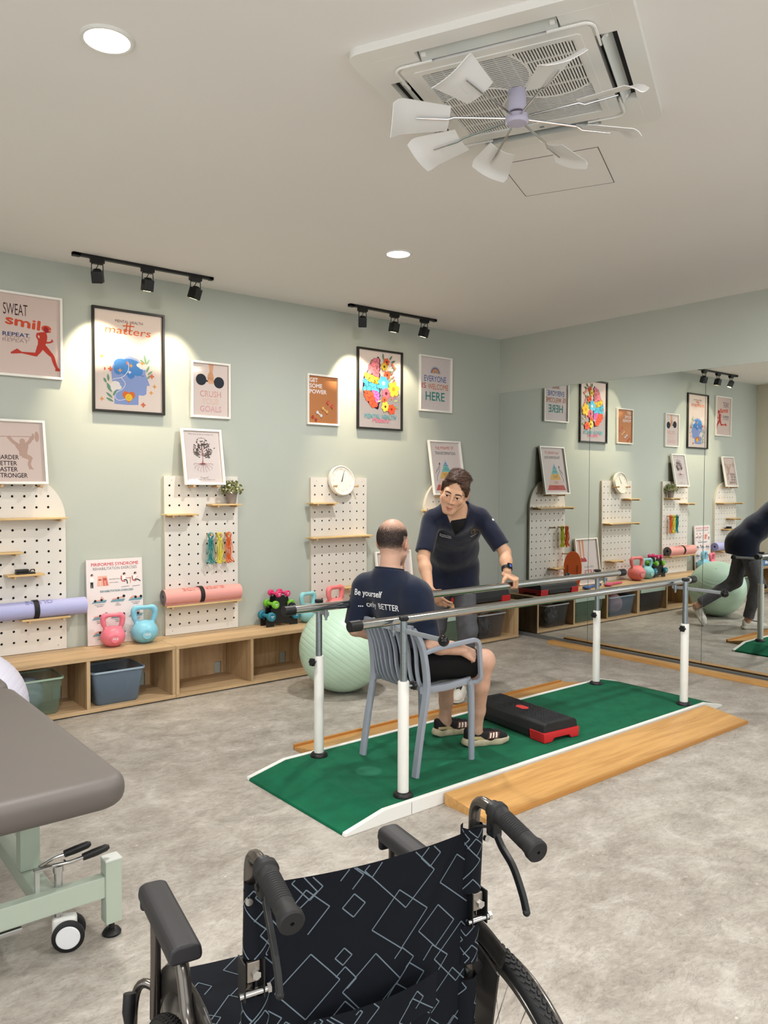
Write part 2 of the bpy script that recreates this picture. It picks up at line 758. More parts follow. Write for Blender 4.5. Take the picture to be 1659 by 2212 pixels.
def floor_mat():
    m = mat('polished_concrete', '#aaa49c', 0.42, spec=0.35)
    N, Lk, b = nodes_of(m)
    tc = N.new('ShaderNodeTexCoord')

    def noise(scale, det, rough, dist, stretch=None):
        n = N.new('ShaderNodeTexNoise')
        n.inputs['Scale'].default_value = scale
        n.inputs['Detail'].default_value = det
        n.inputs['Roughness'].default_value = rough
        n.inputs['Distortion'].default_value = dist
        if stretch:
            mp = N.new('ShaderNodeMapping')
            mp.inputs['Scale'].default_value = stretch
            mp.inputs['Rotation'].default_value = (0, 0, R(20))
            Lk.new(tc.outputs['Object'], mp.inputs['Vector'])
            Lk.new(mp.outputs['Vector'], n.inputs['Vector'])
        else:
            Lk.new(tc.outputs['Object'], n.inputs['Vector'])
        return n
    big = noise(1.3, 9, 0.70, 0.3)
    mid = noise(5.0, 10, 0.72, 0.5, (1, 1.2, 1))
    fine = noise(26, 8, 0.75, 0.5, (1, 2.2, 1))
    rb = ramp(N, [(0.30, '#6a645d'), (0.42, '#8f8981'), (0.52, '#a9a39b'), (0.62, '#bab5ad'), (0.74, '#cdc8c1')])
    rm = ramp(N, [(0.33, '#6b6358'), (0.43, '#8f877c'), (0.53, '#aba49a'), (0.64, '#cbc6be')])
    rf = ramp(N, [(0.28, '#5d564c'), (0.44, '#989188'), (0.58, '#b3ada4'), (0.76, '#d8d4cd')])
    for n, r_ in ((big, rb), (mid, rm), (fine, rf)):
        Lk.new(n.outputs['Fac'], r_.inputs['Fac'])
    m1 = N.new('ShaderNodeMixRGB')
    m1.inputs[0].default_value = 0.58
    Lk.new(rb.outputs[0], m1.inputs[1])
    Lk.new(rm.outputs[0], m1.inputs[2])
    m2 = N.new('ShaderNodeMixRGB')
    m2.inputs[0].default_value = 0.32
    Lk.new(m1.outputs[0], m2.inputs[1])
    Lk.new(rf.outputs[0], m2.inputs[2])
    # thin dark trowel marks
    tr = noise(6, 6, 0.72, 0.8, (1, 2.4, 1))
    t2 = N.new('ShaderNodeMath')
    t2.operation = 'SUBTRACT'
    t2.inputs[1].default_value = 0.5
    Lk.new(tr.outputs['Fac'], t2.inputs[0])
    t3 = N.new('ShaderNodeMath')
    t3.operation = 'ABSOLUTE'
    Lk.new(t2.outputs[0], t3.inputs[0])
    t4 = N.new('ShaderNodeMapRange')
    t4.inputs['From Min'].default_value = 0.0
    t4.inputs['From Max'].default_value = 0.018
    t4.inputs['To Min'].default_value = 0.74
    t4.inputs['To Max'].default_value = 1.0
    Lk.new(t3.outputs[0], t4.inputs['Value'])
    # pale speckles
    vo = N.new('ShaderNodeTexVoronoi')
    vo.inputs['Scale'].default_value = 9
    Lk.new(tc.outputs['Object'], vo.inputs['Vector'])
    v2 = N.new('ShaderNodeMapRange')
    v2.inputs['From Min'].default_value = 0.035
    v2.inputs['From Max'].default_value = 0.06
    v2.inputs['To Min'].default_value = 1.45
    v2.inputs['To Max'].default_value = 1.0
    Lk.new(vo.outputs['Distance'], v2.inputs['Value'])
    mu = N.new('ShaderNodeMath')
    mu.operation = 'MULTIPLY'
    Lk.new(t4.outputs[0], mu.inputs[0])
    Lk.new(v2.outputs[0], mu.inputs[1])
    sc = N.new('ShaderNodeVectorMath')
    sc.operation = 'SCALE'
    Lk.new(m2.outputs[0], sc.inputs[0])
    Lk.new(mu.outputs[0], sc.inputs['Scale'])
    Lk.new(sc.outputs[0], b.inputs['Base Color'])
    rr = N.new('ShaderNodeMapRange')
    rr.inputs['To Min'].default_value = 0.36
    rr.inputs['To Max'].default_value = 0.6
    Lk.new(mid.outputs['Fac'], rr.inputs['Value'])
    Lk.new(rr.outputs[0], b.inputs['Roughness'])
    bp = N.new('ShaderNodeBump')
    bp.inputs['Strength'].default_value = 0.10
    bp.inputs['Distance'].default_value = 0.004
    Lk.new(fine.outputs['Fac'], bp.inputs['Height'])
    Lk.new(bp.outputs[0], b.inputs['Normal'])
    return m


def struct(name, lo, hi, m):
    o = MB().box(lo, hi).build(name, m, smooth=None)
    o['kind'] = 'structure'
    return o


struct('floor', (-8.6, -9.2, -0.2), (0.2, 0.2, 0.0), floor_mat())
struct('ceiling', (-8.6, -9.2, CEIL), (0.2, 0.2, CEIL + 0.2), M_CEIL)
struct('wall_back', (-8.6, 0.0, 0.0), (0.2, 0.2, CEIL), M_WALL)
struct('wall_right', (0.0, -9.2, 0.0), (0.2, 0.0, CEIL), M_WALL)


def wall_with_added_opening(name, n, axis, w0, w1, c0, c1, a, b, z0, z1):
    # wall between c0..c1 in thickness, running w0..w1, with an unseen opening added for its daylight, a..b, z0..z1
    def B(mb, u0, u1, v0, v1, t0=c0, t1=c1, **k):
        mb.box((u0, t0, v0) if axis == 'x' else (t0, u0, v0), (u1, t1, v1) if axis == 'x' else (t1, u1, v1), **k)
    mb = MB()
    for q in ((w0, a, 0, CEIL), (b, w1, 0, CEIL), (a, b, 0, z0), (a, b, z1, CEIL)):
        B(mb, *q)
    bmesh.ops.remove_doubles(mb.bm, verts=mb.bm.verts[:], dist=1e-5)
    mb.build(name, M_WALL, smooth=None)['kind'] = 'structure'
    mb = MB()
    cm = (c0 + c1) / 2
    B(mb, a, b, z0, z0 + 0.05, cm - 0.03, cm + 0.03)
    B(mb, a, b, z1 - 0.05, z1, cm - 0.03, cm + 0.03)
    for k in range(5):
        u = a + (b - a) * k / 4
        B(mb, max(a, u - 0.025), min(b, u + 0.025), z0, z1, cm - 0.03, cm + 0.03)
    mb.build('window_%d' % n, mat('window_frame', '#e8e8e6', 0.4), smooth=None)['kind'] = 'structure'


wall_with_added_opening('wall_left', 2, 'y', -9.2, 0.0, -8.6, -8.4, -8.2, -3.4, 0.3, 2.8)
wall_with_added_opening('wall_front', 1, 'x', -8.4, 0.0, -9.2, -9.0, -7.9, -1.3, 0.3, 2.8)
struct('wall_pier', (-8.4, -0.5, 0.0), (-5.585, 0.0, CEIL), mat('cream_paint', '#cfc9b8', 0.8, spec=0.2))

# mirrors on the right-hand wall ----------------------------------------------------------
M_MIRROR = mat('mirror_glass', '#f3f7f5', 0.0, 1.0)
M_MEDGE = mat('mirror_edge', '#5d6b67', 0.25, 0.4)
mir_labels = ['first tall wall mirror, next to the corner, reflecting the welcome poster',
              'second tall wall mirror from the corner, between the two vertical seams',
              'third tall wall mirror, reflecting the bent-over man in navy',
              'fourth tall wall mirror, the one farthest from the corner']
for k in range(4):
    ya = -0.0067 - 1.1223 * k
    t = thing('wall_mirror', mir_labels[k], 'mirror', (0, ya - 0.56, 0.036), group='mirror panels on the wall')
    mb = MB()
    mb.box((-0.0045, -0.5592, 0), (-0.0005, 0.5592, 2.4213))
    o = mb.build('backing', M_MEDGE, t, smooth=None)
    g = MB()
    g.poly([(-0.0052, -0.5590, 0.0005), (-0.0052, 0.5590, 0.0005), (-0.0052, 0.5590, 2.4208), (-0.0052, -0.5590, 2.4208)])
    g.keep = True
    g.build('mirror_face', M_MIRROR, t, smooth=None)
o = MB().box((-0.014, -5.2, 0.0), (-0.0005, -0.006, 0.036)).build('trim_1', mat('mirror_channel', '#8d8f8f', 0.4, 0.7), smooth=None)
o['kind'] = 'structure'
M_OAKY = wood_mat('golden_laminate', '#cb9d60', '#b08148', 'x', 1.0, 0.38)
M_OAKY_Y = wood_mat('golden_laminate_y', '#cb9d60', '#b08148', 'y', 1.0, 0.38)
o = MB().box((-0.165, -3.6, 0.0), (-0.085, -0.79, 0.034), 0.003).build('wooden_strip', M_OAKY_Y)
tag(o, 'long golden wooden strip lying on the floor along the mirrors', 'wood strip')

# ceiling: access hatch and recessed downlights ---------------------------------------------
A26 = R(25.5)
o = MB().box((-0.222, -0.222, -0.0006), (0.222, 0.222, 0.0)).build('panel', M_CEIL, None, loc=(-2.985, -3.112, CEIL))
o.name = 'ceiling_access_panel'
o.rotation_euler = (0, 0, A26)
tag(o, 'square flush access panel in the ceiling beside the air conditioner', 'ceiling panel')
gap = MB()
for s in (-1, 1):
    gap.box((-0.2245, s * 0.2232 - 0.0015, -0.0011), (0.2245, s * 0.2232 + 0.0015, 0.0))
    gap.box((s * 0.2232 - 0.0015, -0.2245, -0.0011), (s * 0.2232 + 0.0015, 0.2245, 0.0))
gap.build('seam', mat('shadow_gap', '#4a4845', 0.9), o, smooth=None)

dl_labels = ['round recessed downlight at the upper left of the ceiling',
             'round recessed downlight farther back in the middle of the ceiling']
M_DIFF = mat('lamp_diffuser', '#fffaf2', 0.5, emit='#fff6ea', estr=14.0)
for k, (x, y) in enumerate(DOWNLIGHTS):
    t = thing('downlight', dl_labels[k] if k < 2 else 'round recessed downlight in the ceiling outside the photo', 'downlight',
              (x, y, CEIL), group='ceiling downlights')
    MB().lathe([(0.090, 0), (0.090, -0.003), (0.084, -0.008), (0.075, -0.007), (0.0735, -0.003), (0.0735, 0)], 48).build('trim_ring', M_WHITE, t)
    MB().lathe([(0.0, -0.0055), (0.0735, -0.0055), (0.0735, -0.002), (0.0, -0.002)], 48, cap=False).build('diffuser', M_DIFF, t)
    L = bpy.data.lights.new('downlight_lamp', 'AREA')
    L.shape = 'DISK'
    L.size = 0.145
    L.energy = DOWNLIGHT_W
    L.color = DOWNLIGHT_COLOR
    lo = bpy.data.objects.new('lamp', L)
    COL.objects.link(lo)
    lo.parent = t
    lo.location = (0, 0, -0.012)

# cassette air conditioner --------------------------------------------------------------------
AC_C = (-3.788, -3.545)
M_AC = mat('ac_plastic', '#e9e8e4', 0.4)
ac = thing('air_conditioner', 'white square cassette air conditioner with louvred slots set in the ceiling', 'air conditioner', (*AC_C, CEIL), A26)


def rrect(w, h, r, n=6):
    out = []
    for cx, cy, a in ((w - r, h - r, 0), (-w + r, h - r, 90), (-w + r, -h + r, 180), (w - r, -h + r, 270)):
        out += arc((cx, cy), r, a, a + 90, n)
    return out


def ring_prism(mb, outer, inner, z0, z1):
    """flat plate between two outlines of equal point count"""
    n = len(outer)
    V = [mb.bm.verts.new((*p, z)) for z in (z0, z1) for p in outer] + [mb.bm.verts.new((*p, z)) for z in (z0, z1) for p in inner]
    for k in range(n):
        k2 = (k + 1) % n
        mb.bm.faces.new((V[k], V[k2], V[n + k2], V[n + k]))
        mb.bm.faces.new((V[2 * n + k], V[3 * n + k], V[3 * n + k2], V[2 * n + k2]))
        mb.bm.faces.new((V[k], V[2 * n + k], V[2 * n + k2], V[k2]))
        mb.bm.faces.new((V[n + k], V[n + k2], V[3 * n + k2], V[3 * n + k]))


# panel: an outer ring and an inner ring; the four slots lie between
mb = MB()
ring_prism(mb, rrect(0.475, 0.475, 0.05), rrect(0.405, 0.405, 0.01), 0.0, -0.028)
ring_prism(mb, rrect(0.335, 0.335, 0.03), rrect(0.293, 0.293, 0.012), 0.0, -0.036)
for sx in (-1, 1):
    for sy in (-1, 1):
        mb.box((min(sx * 0.245, sx * 0.406), min(sy * 0.245, sy * 0.406), -0.0285), (max(sx * 0.245, sx * 0.406), max(sy * 0.245, sy * 0.406), 0))
panel = mb.build('panel', M_AC, ac, smooth=30)
MB().box((-0.41, -0.41, 0.0), (0.41, 0.41, -0.004)).build('cavity', mat('ac_inside', '#171919', 0.8), ac, smooth=None)
# raised corner brackets and seams
for a in range(4):
    mb = MB()
    M = Matrix.Rotation(R(90 * a), 4, 'Z')
    pts = [(x, y, -0.037) for x, y in [(0.20, 0.347)] + arc((0.312, 0.312), 0.035, 90, 0, 5) + [(0.347, 0.20)]]
    b = MB()
    b.tube(pts, 0.005, 6)
    mb._merge(b.bm, M)
    mb.build('corner_rim', M_AC, ac)
for a in range(4):
    # louver flap in each slot, tilted open
    mb = MB()
    mb.box((-0.238, -0.030, -0.002), (0.238, 0.030, 0.002), 0.0015)
    fl = mb.build('louver', mat('ac_louver', '#c8cbc7', 0.4), ac)
    ang = 90 * a
    d = 0.372
    fl.matrix_local = Matrix.Rotation(R(ang), 4, 'Z') @ Matrix.Translation((0, d, -0.016)) @ Matrix.Rotation(R([38, 30, 55, 72][a]), 4, 'X')
    for s in (-1, 1):
        hg = MB().cyl((s * 0.232, d - 0.01, -0.014), (s * 0.215, d - 0.01, -0.014), 0.013, n=14).build('louver_hinge', M_AC, ac)
        hg.matrix_local = Matrix.Rotation(R(ang), 4, 'Z')
# return-air grille: two densities of bars in a swirl
mb = MB()
HW = 0.278


def sector(u, v):
    rr_ = math.hypot(u, v)
    a = math.degrees(math.atan2(v, u)) + 62 * rr_ / 0.3 + 205
    return int(math.floor(a / 90)) % 4


def seg_bars(axis, step, wid, ok, z0, z1):
    n = int(2 * HW / step)
    for i in range(n + 1):
        c = -HW + i * step
        run = None
        S = 90
        for j in range(S + 1):
            s = -HW + 2 * HW * j / S
            u, v = (s, c) if axis == 'u' else (c, s)
            good = j < S and ok(sector(u, v))
            if good and run is None:
                run = s
            if not good and run is not None:
                if axis == 'u':
                    mb.box((run, c - wid / 2, z0), (s, c + wid / 2, z1))
                else:
                    mb.box((c - wid / 2, run, z0), (c + wid / 2, s, z1))
                run = None


seg_bars('u', 0.0105, 0.0058, lambda k: k in (1, 3), -0.035, -0.030)
seg_bars('v', 0.0125, 0.0034, lambda k: k in (0, 2), -0.035, -0.031)
seg_bars('u', 0.048, 0.004, lambda k: k in (0, 2), -0.029, -0.025)
seg_bars('v', 0.093, 0.005, lambda k: k in (1, 3), -0.0345, -0.029)
for k in range(4):
    # swirl ribs between the sectors
    pts = []
    for j in range(15):
        rr_ = 0.03 + 0.33 * j / 14
        a = R(90 * k - 205 - 62 * rr_ / 0.3)
        u, v = rr_ * math.cos(a), rr_ * math.sin(a)
        if max(abs(u), abs(v)) < HW:
            pts.append((u, v, -0.032))
    mb.tube(pts, 0.0045, 6)
mb.build('return_grille', M_AC, ac, smooth=30)
mb = MB()
ring_prism(mb, rrect(0.296, 0.296, 0.014), rrect(0.272, 0.272, 0.006), -0.020, -0.039)
mb.build('grille_frame', M_AC, ac, smooth=30)
MB().box((0.305, -0.03, -0.0372), (0.318, -0.012, -0.0355)).build('indicator', mat('indicator_grey', '#8c8e8e', 0.5), ac)

# clip-on ceiling fan under the grille --------------------------------------------------------
fan = thing('ceiling_fan', 'small eight-bladed white fan hanging under the air conditioner grille', 'fan', (-3.795, -3.557, CEIL - 0.034))
M_LAV = mat('lavender_plastic', '#bdb9cf', 0.4)
MB().lathe([(0.0, 0.0), (0.034, 0.0), (0.034, -0.075), (0.031, -0.078), (0.0, -0.078)], 28, cap=False).build('motor_housing', M_LAV, fan)
MB().lathe([(0.026, -0.078), (0.026, -0.092)], 24).build('collar', mat('fan_collar', '#584a52', 0.4), fan)
MB().lathe([(0.0, -0.090), (0.040, -0.090), (0.044, -0.096), (0.044, -0.112), (0.036, -0.120), (0.0, -0.122)], 32, cap=False).build('hub', M_LAV, fan)
M_BLADE = mat('fan_blade', '#e6e6e6', 0.35)
for k, a in enumerate([-119, -74, -28, 13, 57, 101, 145, -166]):
    Rm = Matrix.Rotation(R(a), 4, 'Z')
    tilt = Matrix.Rotation(R(24), 4, 'X')
    mb = MB()
    nu, nv = 9, 12

    def bl(i, j):
        r_ = 0.255 + 0.215 * j
        w = (0.055 + 0.03 * j) * (1.0 if j < 0.95 else 0.9)
        y = (i - 0.5) * 2 * w - 0.012
        z = -0.010 * math.cos((i - 0.5) * math.pi) + 0.004
        if j > 0.86:
            z -= (j - 0.86) * 0.16
        return (r_, y, z)
    mb.grid(bl, nu, nv)
    blade = mb.build('fan_blade', M_BLADE, fan, solid=0.0025)
    blade.matrix_local = Matrix.Translation((0, 0, -0.102)) @ Rm @ tilt
    rod = MB().tube([(0.040, 0, 0), (0.24, 0, -0.006), (0.262, 0, -0.0165), (0.38, 0, -0.017)], [0.0042, 0.0042, 0.0036, 0.0026], 8).build('blade_rod', M_CHROME, blade)

# track lights -----------------------------------------------------------------------------------
M_TRACK = mat('track_black', '#0c0c0d', 0.38)


def track_light(x0, x1, y, label, heads, tilts):
    L = x1 - x0
    t = thing('track_light', label, 'track light', ((x0 + x1) / 2, y, CEIL), group='black track lights')
    mb = MB()
    mb.box((-L / 2, -0.0175, -0.019), (L / 2, 0.0175, 0), 0.002)
    mb.box((-L / 2, -0.0175, -0.024), (-L / 2 + 0.05, 0.0175, 0), 0.002)
    mb.box((L / 2 - 0.03, -0.0175, -0.022), (L / 2, 0.0175, 0), 0.002)
    mb.build('rail', M_TRACK, t)
    for hx, tl, aim, pw in heads:
        x = hx - (x0 + x1) / 2
        ad = MB().box((x - 0.045, -0.018, -0.045), (x + 0.045, 0.018, -0.017), 0.003).box((x - 0.033, -0.0145, -0.052), (x + 0.033, 0.0145, -0.044)).build('adapter', M_TRACK, t)
        z0 = -0.118
        head = MB()
        Mh = Matrix.Translation((x, 0, z0)) @ Matrix.Rotation(R(aim), 4, 'Z') @ Matrix.Rotation(R(tl), 4, 'X')
        head.box((-0.034, -0.034, -0.055), (0.034, 0.034, 0.022), 0.004)
        head.lathe([(0.030, 0.022), (0.026, 0.03), (0.016, 0.036), (0.0, 0.037)], 20, cap=False)
        hd = head.build('spot_head', M_TRACK, t)
        hd.matrix_local = Mh
        br = MB()
        for s in (-1, 1):
            br.tube([(x + s * 0.037, 0, -0.048), (x + s * 0.039, 0, -0.09), (x + s * 0.039, 0, z0 - 0.012)], 0.0032, 6)
        br.build('yoke', M_TRACK, t)
        MB().tube(bez((x, 0.0, -0.05), (x + 0.012, -0.012, -0.07), (x - 0.016, 0.014, -0.075), (x, 0, z0 + 0.034)), 0.0028, 6).build('cable', M_TRACK, t)
        lens = MB().lathe([(0.0, -0.0552), (0.026, -0.0552), (0.026, -0.0548), (0.0, -0.0548)], 24, cap=False).build('lens', mat('spot_lens', '#fff0cf', 0.3, emit='#ffdf9e', estr=25), hd)
        S = bpy.data.lights.new('spot', 'SPOT')
        S.energy = SPOT_W * pw
        S.color = SPOT_COLOR
        S.spot_size = R(76)
        S.spot_blend = 0.55
        S.shadow_soft_size = 0.022
        so = bpy.data.objects.new('spot_lamp', S)
        COL.objects.link(so)
        so.parent = hd
        so.location = (0, 0, -0.06)


track_light(-4.391, -3.394, -0.30, 'black ceiling track light above the two poster frames at left, with three square spots',
            [(-4.23, 22, -34, 1.15), (-3.885, 14, 0, 0.16), (-3.53, 20, 26, 0.6)], None)
track_light(-2.153, -1.172, -0.29, 'black ceiling track light above the brain poster, nearer the corner, with three square spots',
            [(-2.01, 22, -34, 1.1), (-1.66, 14, 4, 0.18), (-1.31, 18, 16, 0.42)], None)
# ================================================================ pictures on the green wall
def glass_mat():
    m = bpy.data.materials.new('picture_glass')
    m.use_nodes = True
    N, Lk = m.node_tree.nodes, m.node_tree.links
    N.remove(N['Principled BSDF'])
    out = N['Material Output']
    tr = N.new('ShaderNodeBsdfTransparent')
    gl = N.new('ShaderNodeBsdfGlossy')
    gl.inputs['Roughness'].default_value = 0.03
    fr = N.new('ShaderNodeFresnel')
    fr.inputs['IOR'].default_value = 1.13
    mx = N.new('ShaderNodeMixShader')
    Lk.new(fr.outputs[0], mx.inputs[0])
    Lk.new(tr.outputs[0], mx.inputs[1])
    Lk.new(gl.outputs[0], mx.inputs[2])
    Lk.new(mx.outputs[0], out.inputs[0])
    return m


M_GLASS = glass_mat()
M_FWHITE = mat('frame_white', '#ece9e2', 0.4)
M_FBLACK = mat('frame_black', '#15140f', 0.35)
PAPER = '#e6d8d1'


def picture(art, label, x, z, color, rot=0.0, y=-0.001, bar=0.016, group='framed posters', depth=0.026):
    """art sheet w x h inside the frame; x,z = bottom centre; rot = lean (deg)"""
    w, h = art.w, art.h
    t = thing('picture_frame', label, 'poster', (x, y, z), group=group, rot=(R(rot), 0, 0))
    W2, H2 = w / 2 + bar, h + 2 * bar
    mb = MB()

    def fr(o, i, y0, y1):
        O = [(-W2 + o, o), (W2 - o, o), (W2 - o, H2 - o), (-W2 + o, H2 - o)]
        I = [(-W2 + i, i), (W2 - i, i), (W2 - i, H2 - i), (-W2 + i, H2 - i)]
        V = [mb.bm.verts.new((u, yy, v)) for yy in (y0, y1) for (u, v) in O] + [mb.bm.verts.new((u, yy, v)) for yy in (y0, y1) for (u, v) in I]
        for k in range(4):
            k2 = (k + 1) % 4
            mb.bm.faces.new((V[k], V[k2], V[4 + k2], V[4 + k]))
            mb.bm.faces.new((V[8 + k], V[12 + k], V[12 + k2], V[8 + k2]))
            mb.bm.faces.new((V[k], V[8 + k], V[8 + k2], V[k2]))
            mb.bm.faces.new((V[4 + k], V[4 + k2], V[12 + k2], V[12 + k]))
    fr(0, bar, -0.002, -depth)
    bmesh.ops.recalc_face_normals(mb.bm, faces=mb.bm.faces[:])
    bmesh.ops.bevel(mb.bm, geom=[e for e in mb.bm.edges if e.calc_length() > 0.1], offset=0.0012, segments=1, affect='EDGES')
    mb.build('frame', color, t, smooth=25)
    MB().box((-W2 + 0.004, -0.006, 0.004), (W2 - 0.004, 0.0, H2 - 0.004)).build('backing', mat('frame_backing', '#6d5f50', 0.8), t, smooth=None)
    art.build('print', t, (-w / 2, -0.0075, bar))
    g = MB()
    g.poly([(-W2 + bar, -0.011, bar), (W2 - bar, -0.011, bar), (W2 - bar, -0.011, H2 - bar), (-W2 + bar, -0.011, H2 - bar)])
    g.keep = True
    g.build('glazing', M_GLASS, t, smooth=None)
    return t


def leaf(A, x, y, L, w, ang, c):
    ca, sa = math.cos(R(ang)), math.sin(R(ang))
    P = []
    for s in (1, -1):
        for k in range(7):
            t = k / 6 if s == 1 else 1 - k / 6
            q = s * w / 2 * math.sin(math.pi * t) ** 0.8
            P.append((x + ca * t * L - sa * q, y + sa * t * L + ca * q))
    A.poly(P, c)


def spark(A, x, y, r, c):
    P = []
    for k in range(8):
        rr_ = r if k % 2 == 0 else r * 0.38
        P.append((x + rr_ * math.sin(k * math.pi / 4), y + rr_ * math.cos(k * math.pi / 4)))
    A.poly(P, c)


def plus(A, x, y, r, c):
    A.poly([(x - r, y - r / 3), (x + r, y - r / 3), (x + r, y + r / 3), (x - r, y + r / 3)], c)
    A.poly([(x - r / 3, y - r), (x + r / 3, y - r), (x + r / 3, y + r), (x - r / 3, y + r)], c)


# --- sweat / smile / repeat
A = Art(0.398, 0.518, '#d9c3b9')
A.fit('SWEAT', 0.045, 0.195, 0.385, 0.075, '#3b1f22', 0.0)
A.fit('smile', 0.055, 0.345, 0.325, 0.062, '#d2502f', 0.03, a=-6)
A.fit('REPEAT', 0.040, 0.205, 0.245, 0.026, '#27406e', 0.02)
A.fit('REPEAT', 0.055, 0.215, 0.228, 0.022, '#a99087', -0.006)
A.fit('REPEAT', 0.040, 0.200, 0.208, 0.022, '#8d7770', -0.006)
run = '#c03a2b'
A.disc(0.312, 0.312, 0.0165, '#a3222b', 0.021, a=20)
A.smooth([(0.252, 0.282), (0.295, 0.296), (0.312, 0.290), (0.318, 0.262), (0.311, 0.222), (0.296, 0.204), (0.262, 0.206), (0.259, 0.235), (0.270, 0.262)], run)
A.curve([(0.258, 0.284), (0.252, 0.262), (0.266, 0.236)], [0.016, 0.014, 0.012] + [0.012] * 10, run)
A.curve([(0.266, 0.236), (0.285, 0.228)], 0.011, run)
A.curve([(0.306, 0.226), (0.334, 0.230), (0.350, 0.240)], 0.011, run)
A.poly([(0.344, 0.232), (0.357, 0.236), (0.355, 0.246), (0.344, 0.256)], run)
A.smooth([(0.262, 0.215), (0.300, 0.212), (0.288, 0.175), (0.255, 0.135), (0.236, 0.133), (0.244, 0.165)], run)
A.smooth([(0.252, 0.128), (0.245, 0.150), (0.205, 0.151), (0.150, 0.148), (0.140, 0.142), (0.190, 0.135)], run)
A.poly([(0.158, 0.148), (0.128, 0.168), (0.088, 0.140), (0.090, 0.130), (0.150, 0.138)], run)
A.smooth([(0.272, 0.200), (0.300, 0.214), (0.340, 0.170), (0.360, 0.142), (0.350, 0.128), (0.330, 0.140), (0.300, 0.165)], run)
A.smooth([(0.340, 0.150), (0.361, 0.142), (0.378, 0.085), (0.386, 0.062), (0.372, 0.056), (0.350, 0.100)], run)
A.poly([(0.370, 0.070), (0.386, 0.066), (0.397, 0.058), (0.397, 0.042), (0.367, 0.042)], run)
picture(A, 'white-framed runner poster at the far left reading SWEAT smile REPEAT', -4.587, 2.212, M_FWHITE)

# --- mental health matters: blue head in profile
A = Art(0.497, 0.702, '#ead8cc')
A.fit('MENTAL HEALTH', 0.150, 0.352, 0.625, 0.019, '#5a2c33', 0.01)
A.fit('matters', 0.075, 0.412, 0.545, 0.052, '#df6a3a', 0.006, shear=0.12)
A.line([(0.205, 0.604), (0.290, 0.608)], 0.009, '#df6a3a')
A.line([(0.228, 0.560), (0.236, 0.625)], 0.009, '#df6a3a')
A.line([(0.252, 0.560), (0.262, 0.628)], 0.009, '#df6a3a')
for x, y, r_ in ((0.10, 0.385, 0.03), (0.125, 0.395, 0.034), (0.16, 0.385, 0.028)):
    A.disc(x, y, r_, '#efe2d8', r_ * 0.6)
hd = [(0.140, 0.045), (0.142, 0.13), (0.125, 0.215), (0.118, 0.28), (0.140, 0.345), (0.190, 0.388), (0.255, 0.395), (0.318, 0.375), (0.355, 0.330), (0.372, 0.315), (0.370, 0.275), (0.403, 0.195), (0.380, 0.190), (0.376, 0.132), (0.358, 0.118), (0.318, 0.118), (0.316, 0.048), (0.230, 0.043)]
A.poly(hd, '#8d9fd0')
A.poly([(0.140, 0.345), (0.190, 0.388), (0.255, 0.395), (0.318, 0.375), (0.350, 0.335), (0.30, 0.33), (0.20, 0.32)], '#a3b1da')
for x, y, rx, ry in ((0.19, 0.335, 0.05, 0.034), (0.23, 0.30, 0.06, 0.045), (0.17, 0.295, 0.035, 0.04), (0.285, 0.325, 0.05, 0.042), (0.31, 0.29, 0.04, 0.034), (0.25, 0.345, 0.055, 0.03), (0.262, 0.262, 0.028, 0.03)):
    A.disc(x, y, rx, '#4a86c8', ry)
for x, y, rx in ((0.325, 0.335, 0.022), (0.345, 0.325, 0.025), (0.360, 0.318, 0.02)):
    A.disc(x, y, rx, '#ece2da', rx * 0.7)
for x, y, rx in ((0.120, 0.170, 0.026), (0.15, 0.185, 0.032), (0.17, 0.165, 0.024), (0.13, 0.155, 0.03)):
    A.disc(x, y, rx, '#efe6de', rx * 0.7)
A.curve([(0.245, 0.345), (0.242, 0.29), (0.20, 0.240), (0.14, 0.222), (0.13, 0.215)], 0.004, '#ece8ea')
A.curve([(0.19, 0.235), (0.22, 0.195), (0.20, 0.155), (0.155, 0.125), (0.148, 0.09), (0.175, 0.072), (0.225, 0.085)], 0.004, '#ece8ea')
A.disc(0.237, 0.342, 0.008, '#df8a7a', 0.013)
A.curve([(0.332, 0.268), (0.345, 0.258), (0.362, 0.262)], 0.003, '#3d4a80')
for s in (-1, 1):
    A.disc(0.245 + s * 0.021, 0.115, 0.025, '#e0702f')
A.poly([(0.202, 0.106), (0.288, 0.106), (0.245, 0.058)], '#e0702f')
A.disc(0.245, 0.097, 0.026, '#f0c63c')
A.ring(0.245, 0.097, 0.010, 0.013, '#d79a2c', 60, 330)
gl = '#6f9b80'
for x, y, L, an in ((0.135, 0.060, 0.06, 155), (0.128, 0.085, 0.06, 140), (0.125, 0.125, 0.06, 130), (0.13, 0.10, 0.055, 60), (0.115, 0.15, 0.05, 125), (0.10, 0.20, 0.055, 95), (0.085, 0.19, 0.04, 120)):
    leaf(A, x, y, L, 0.017, an, gl)
for x, y, L, an in ((0.375, 0.345, 0.075, 100), (0.378, 0.345, 0.05, 60), (0.368, 0.345, 0.05, 140), (0.375, 0.285, 0.06, 65), (0.385, 0.27, 0.05, 40), (0.38, 0.24, 0.045, 45)):
    leaf(A, x, y, L, 0.016, an, '#84a98a')
for x, y in ((0.052, 0.375), (0.345, 0.350), (0.262, 0.325), (0.182, 0.285), (0.052, 0.075), (0.438, 0.190), (0.412, 0.142)):
    spark(A, x, y, 0.018, '#eaa04a')
for x, y in ((0.113, 0.290), (0.418, 0.262), (0.352, 0.05)):
    plus(A, x, y, 0.017, '#de7350')
plus(A, 0.252, 0.278, 0.011, '#e9e4ea')
A.disc(0.073, 0.288, 0.006, '#d96a4a', 0.011)
picture(A, 'black-framed poster of a blue head in profile reading MENTAL HEALTH matters', -3.908, 2.016, M_FBLACK)

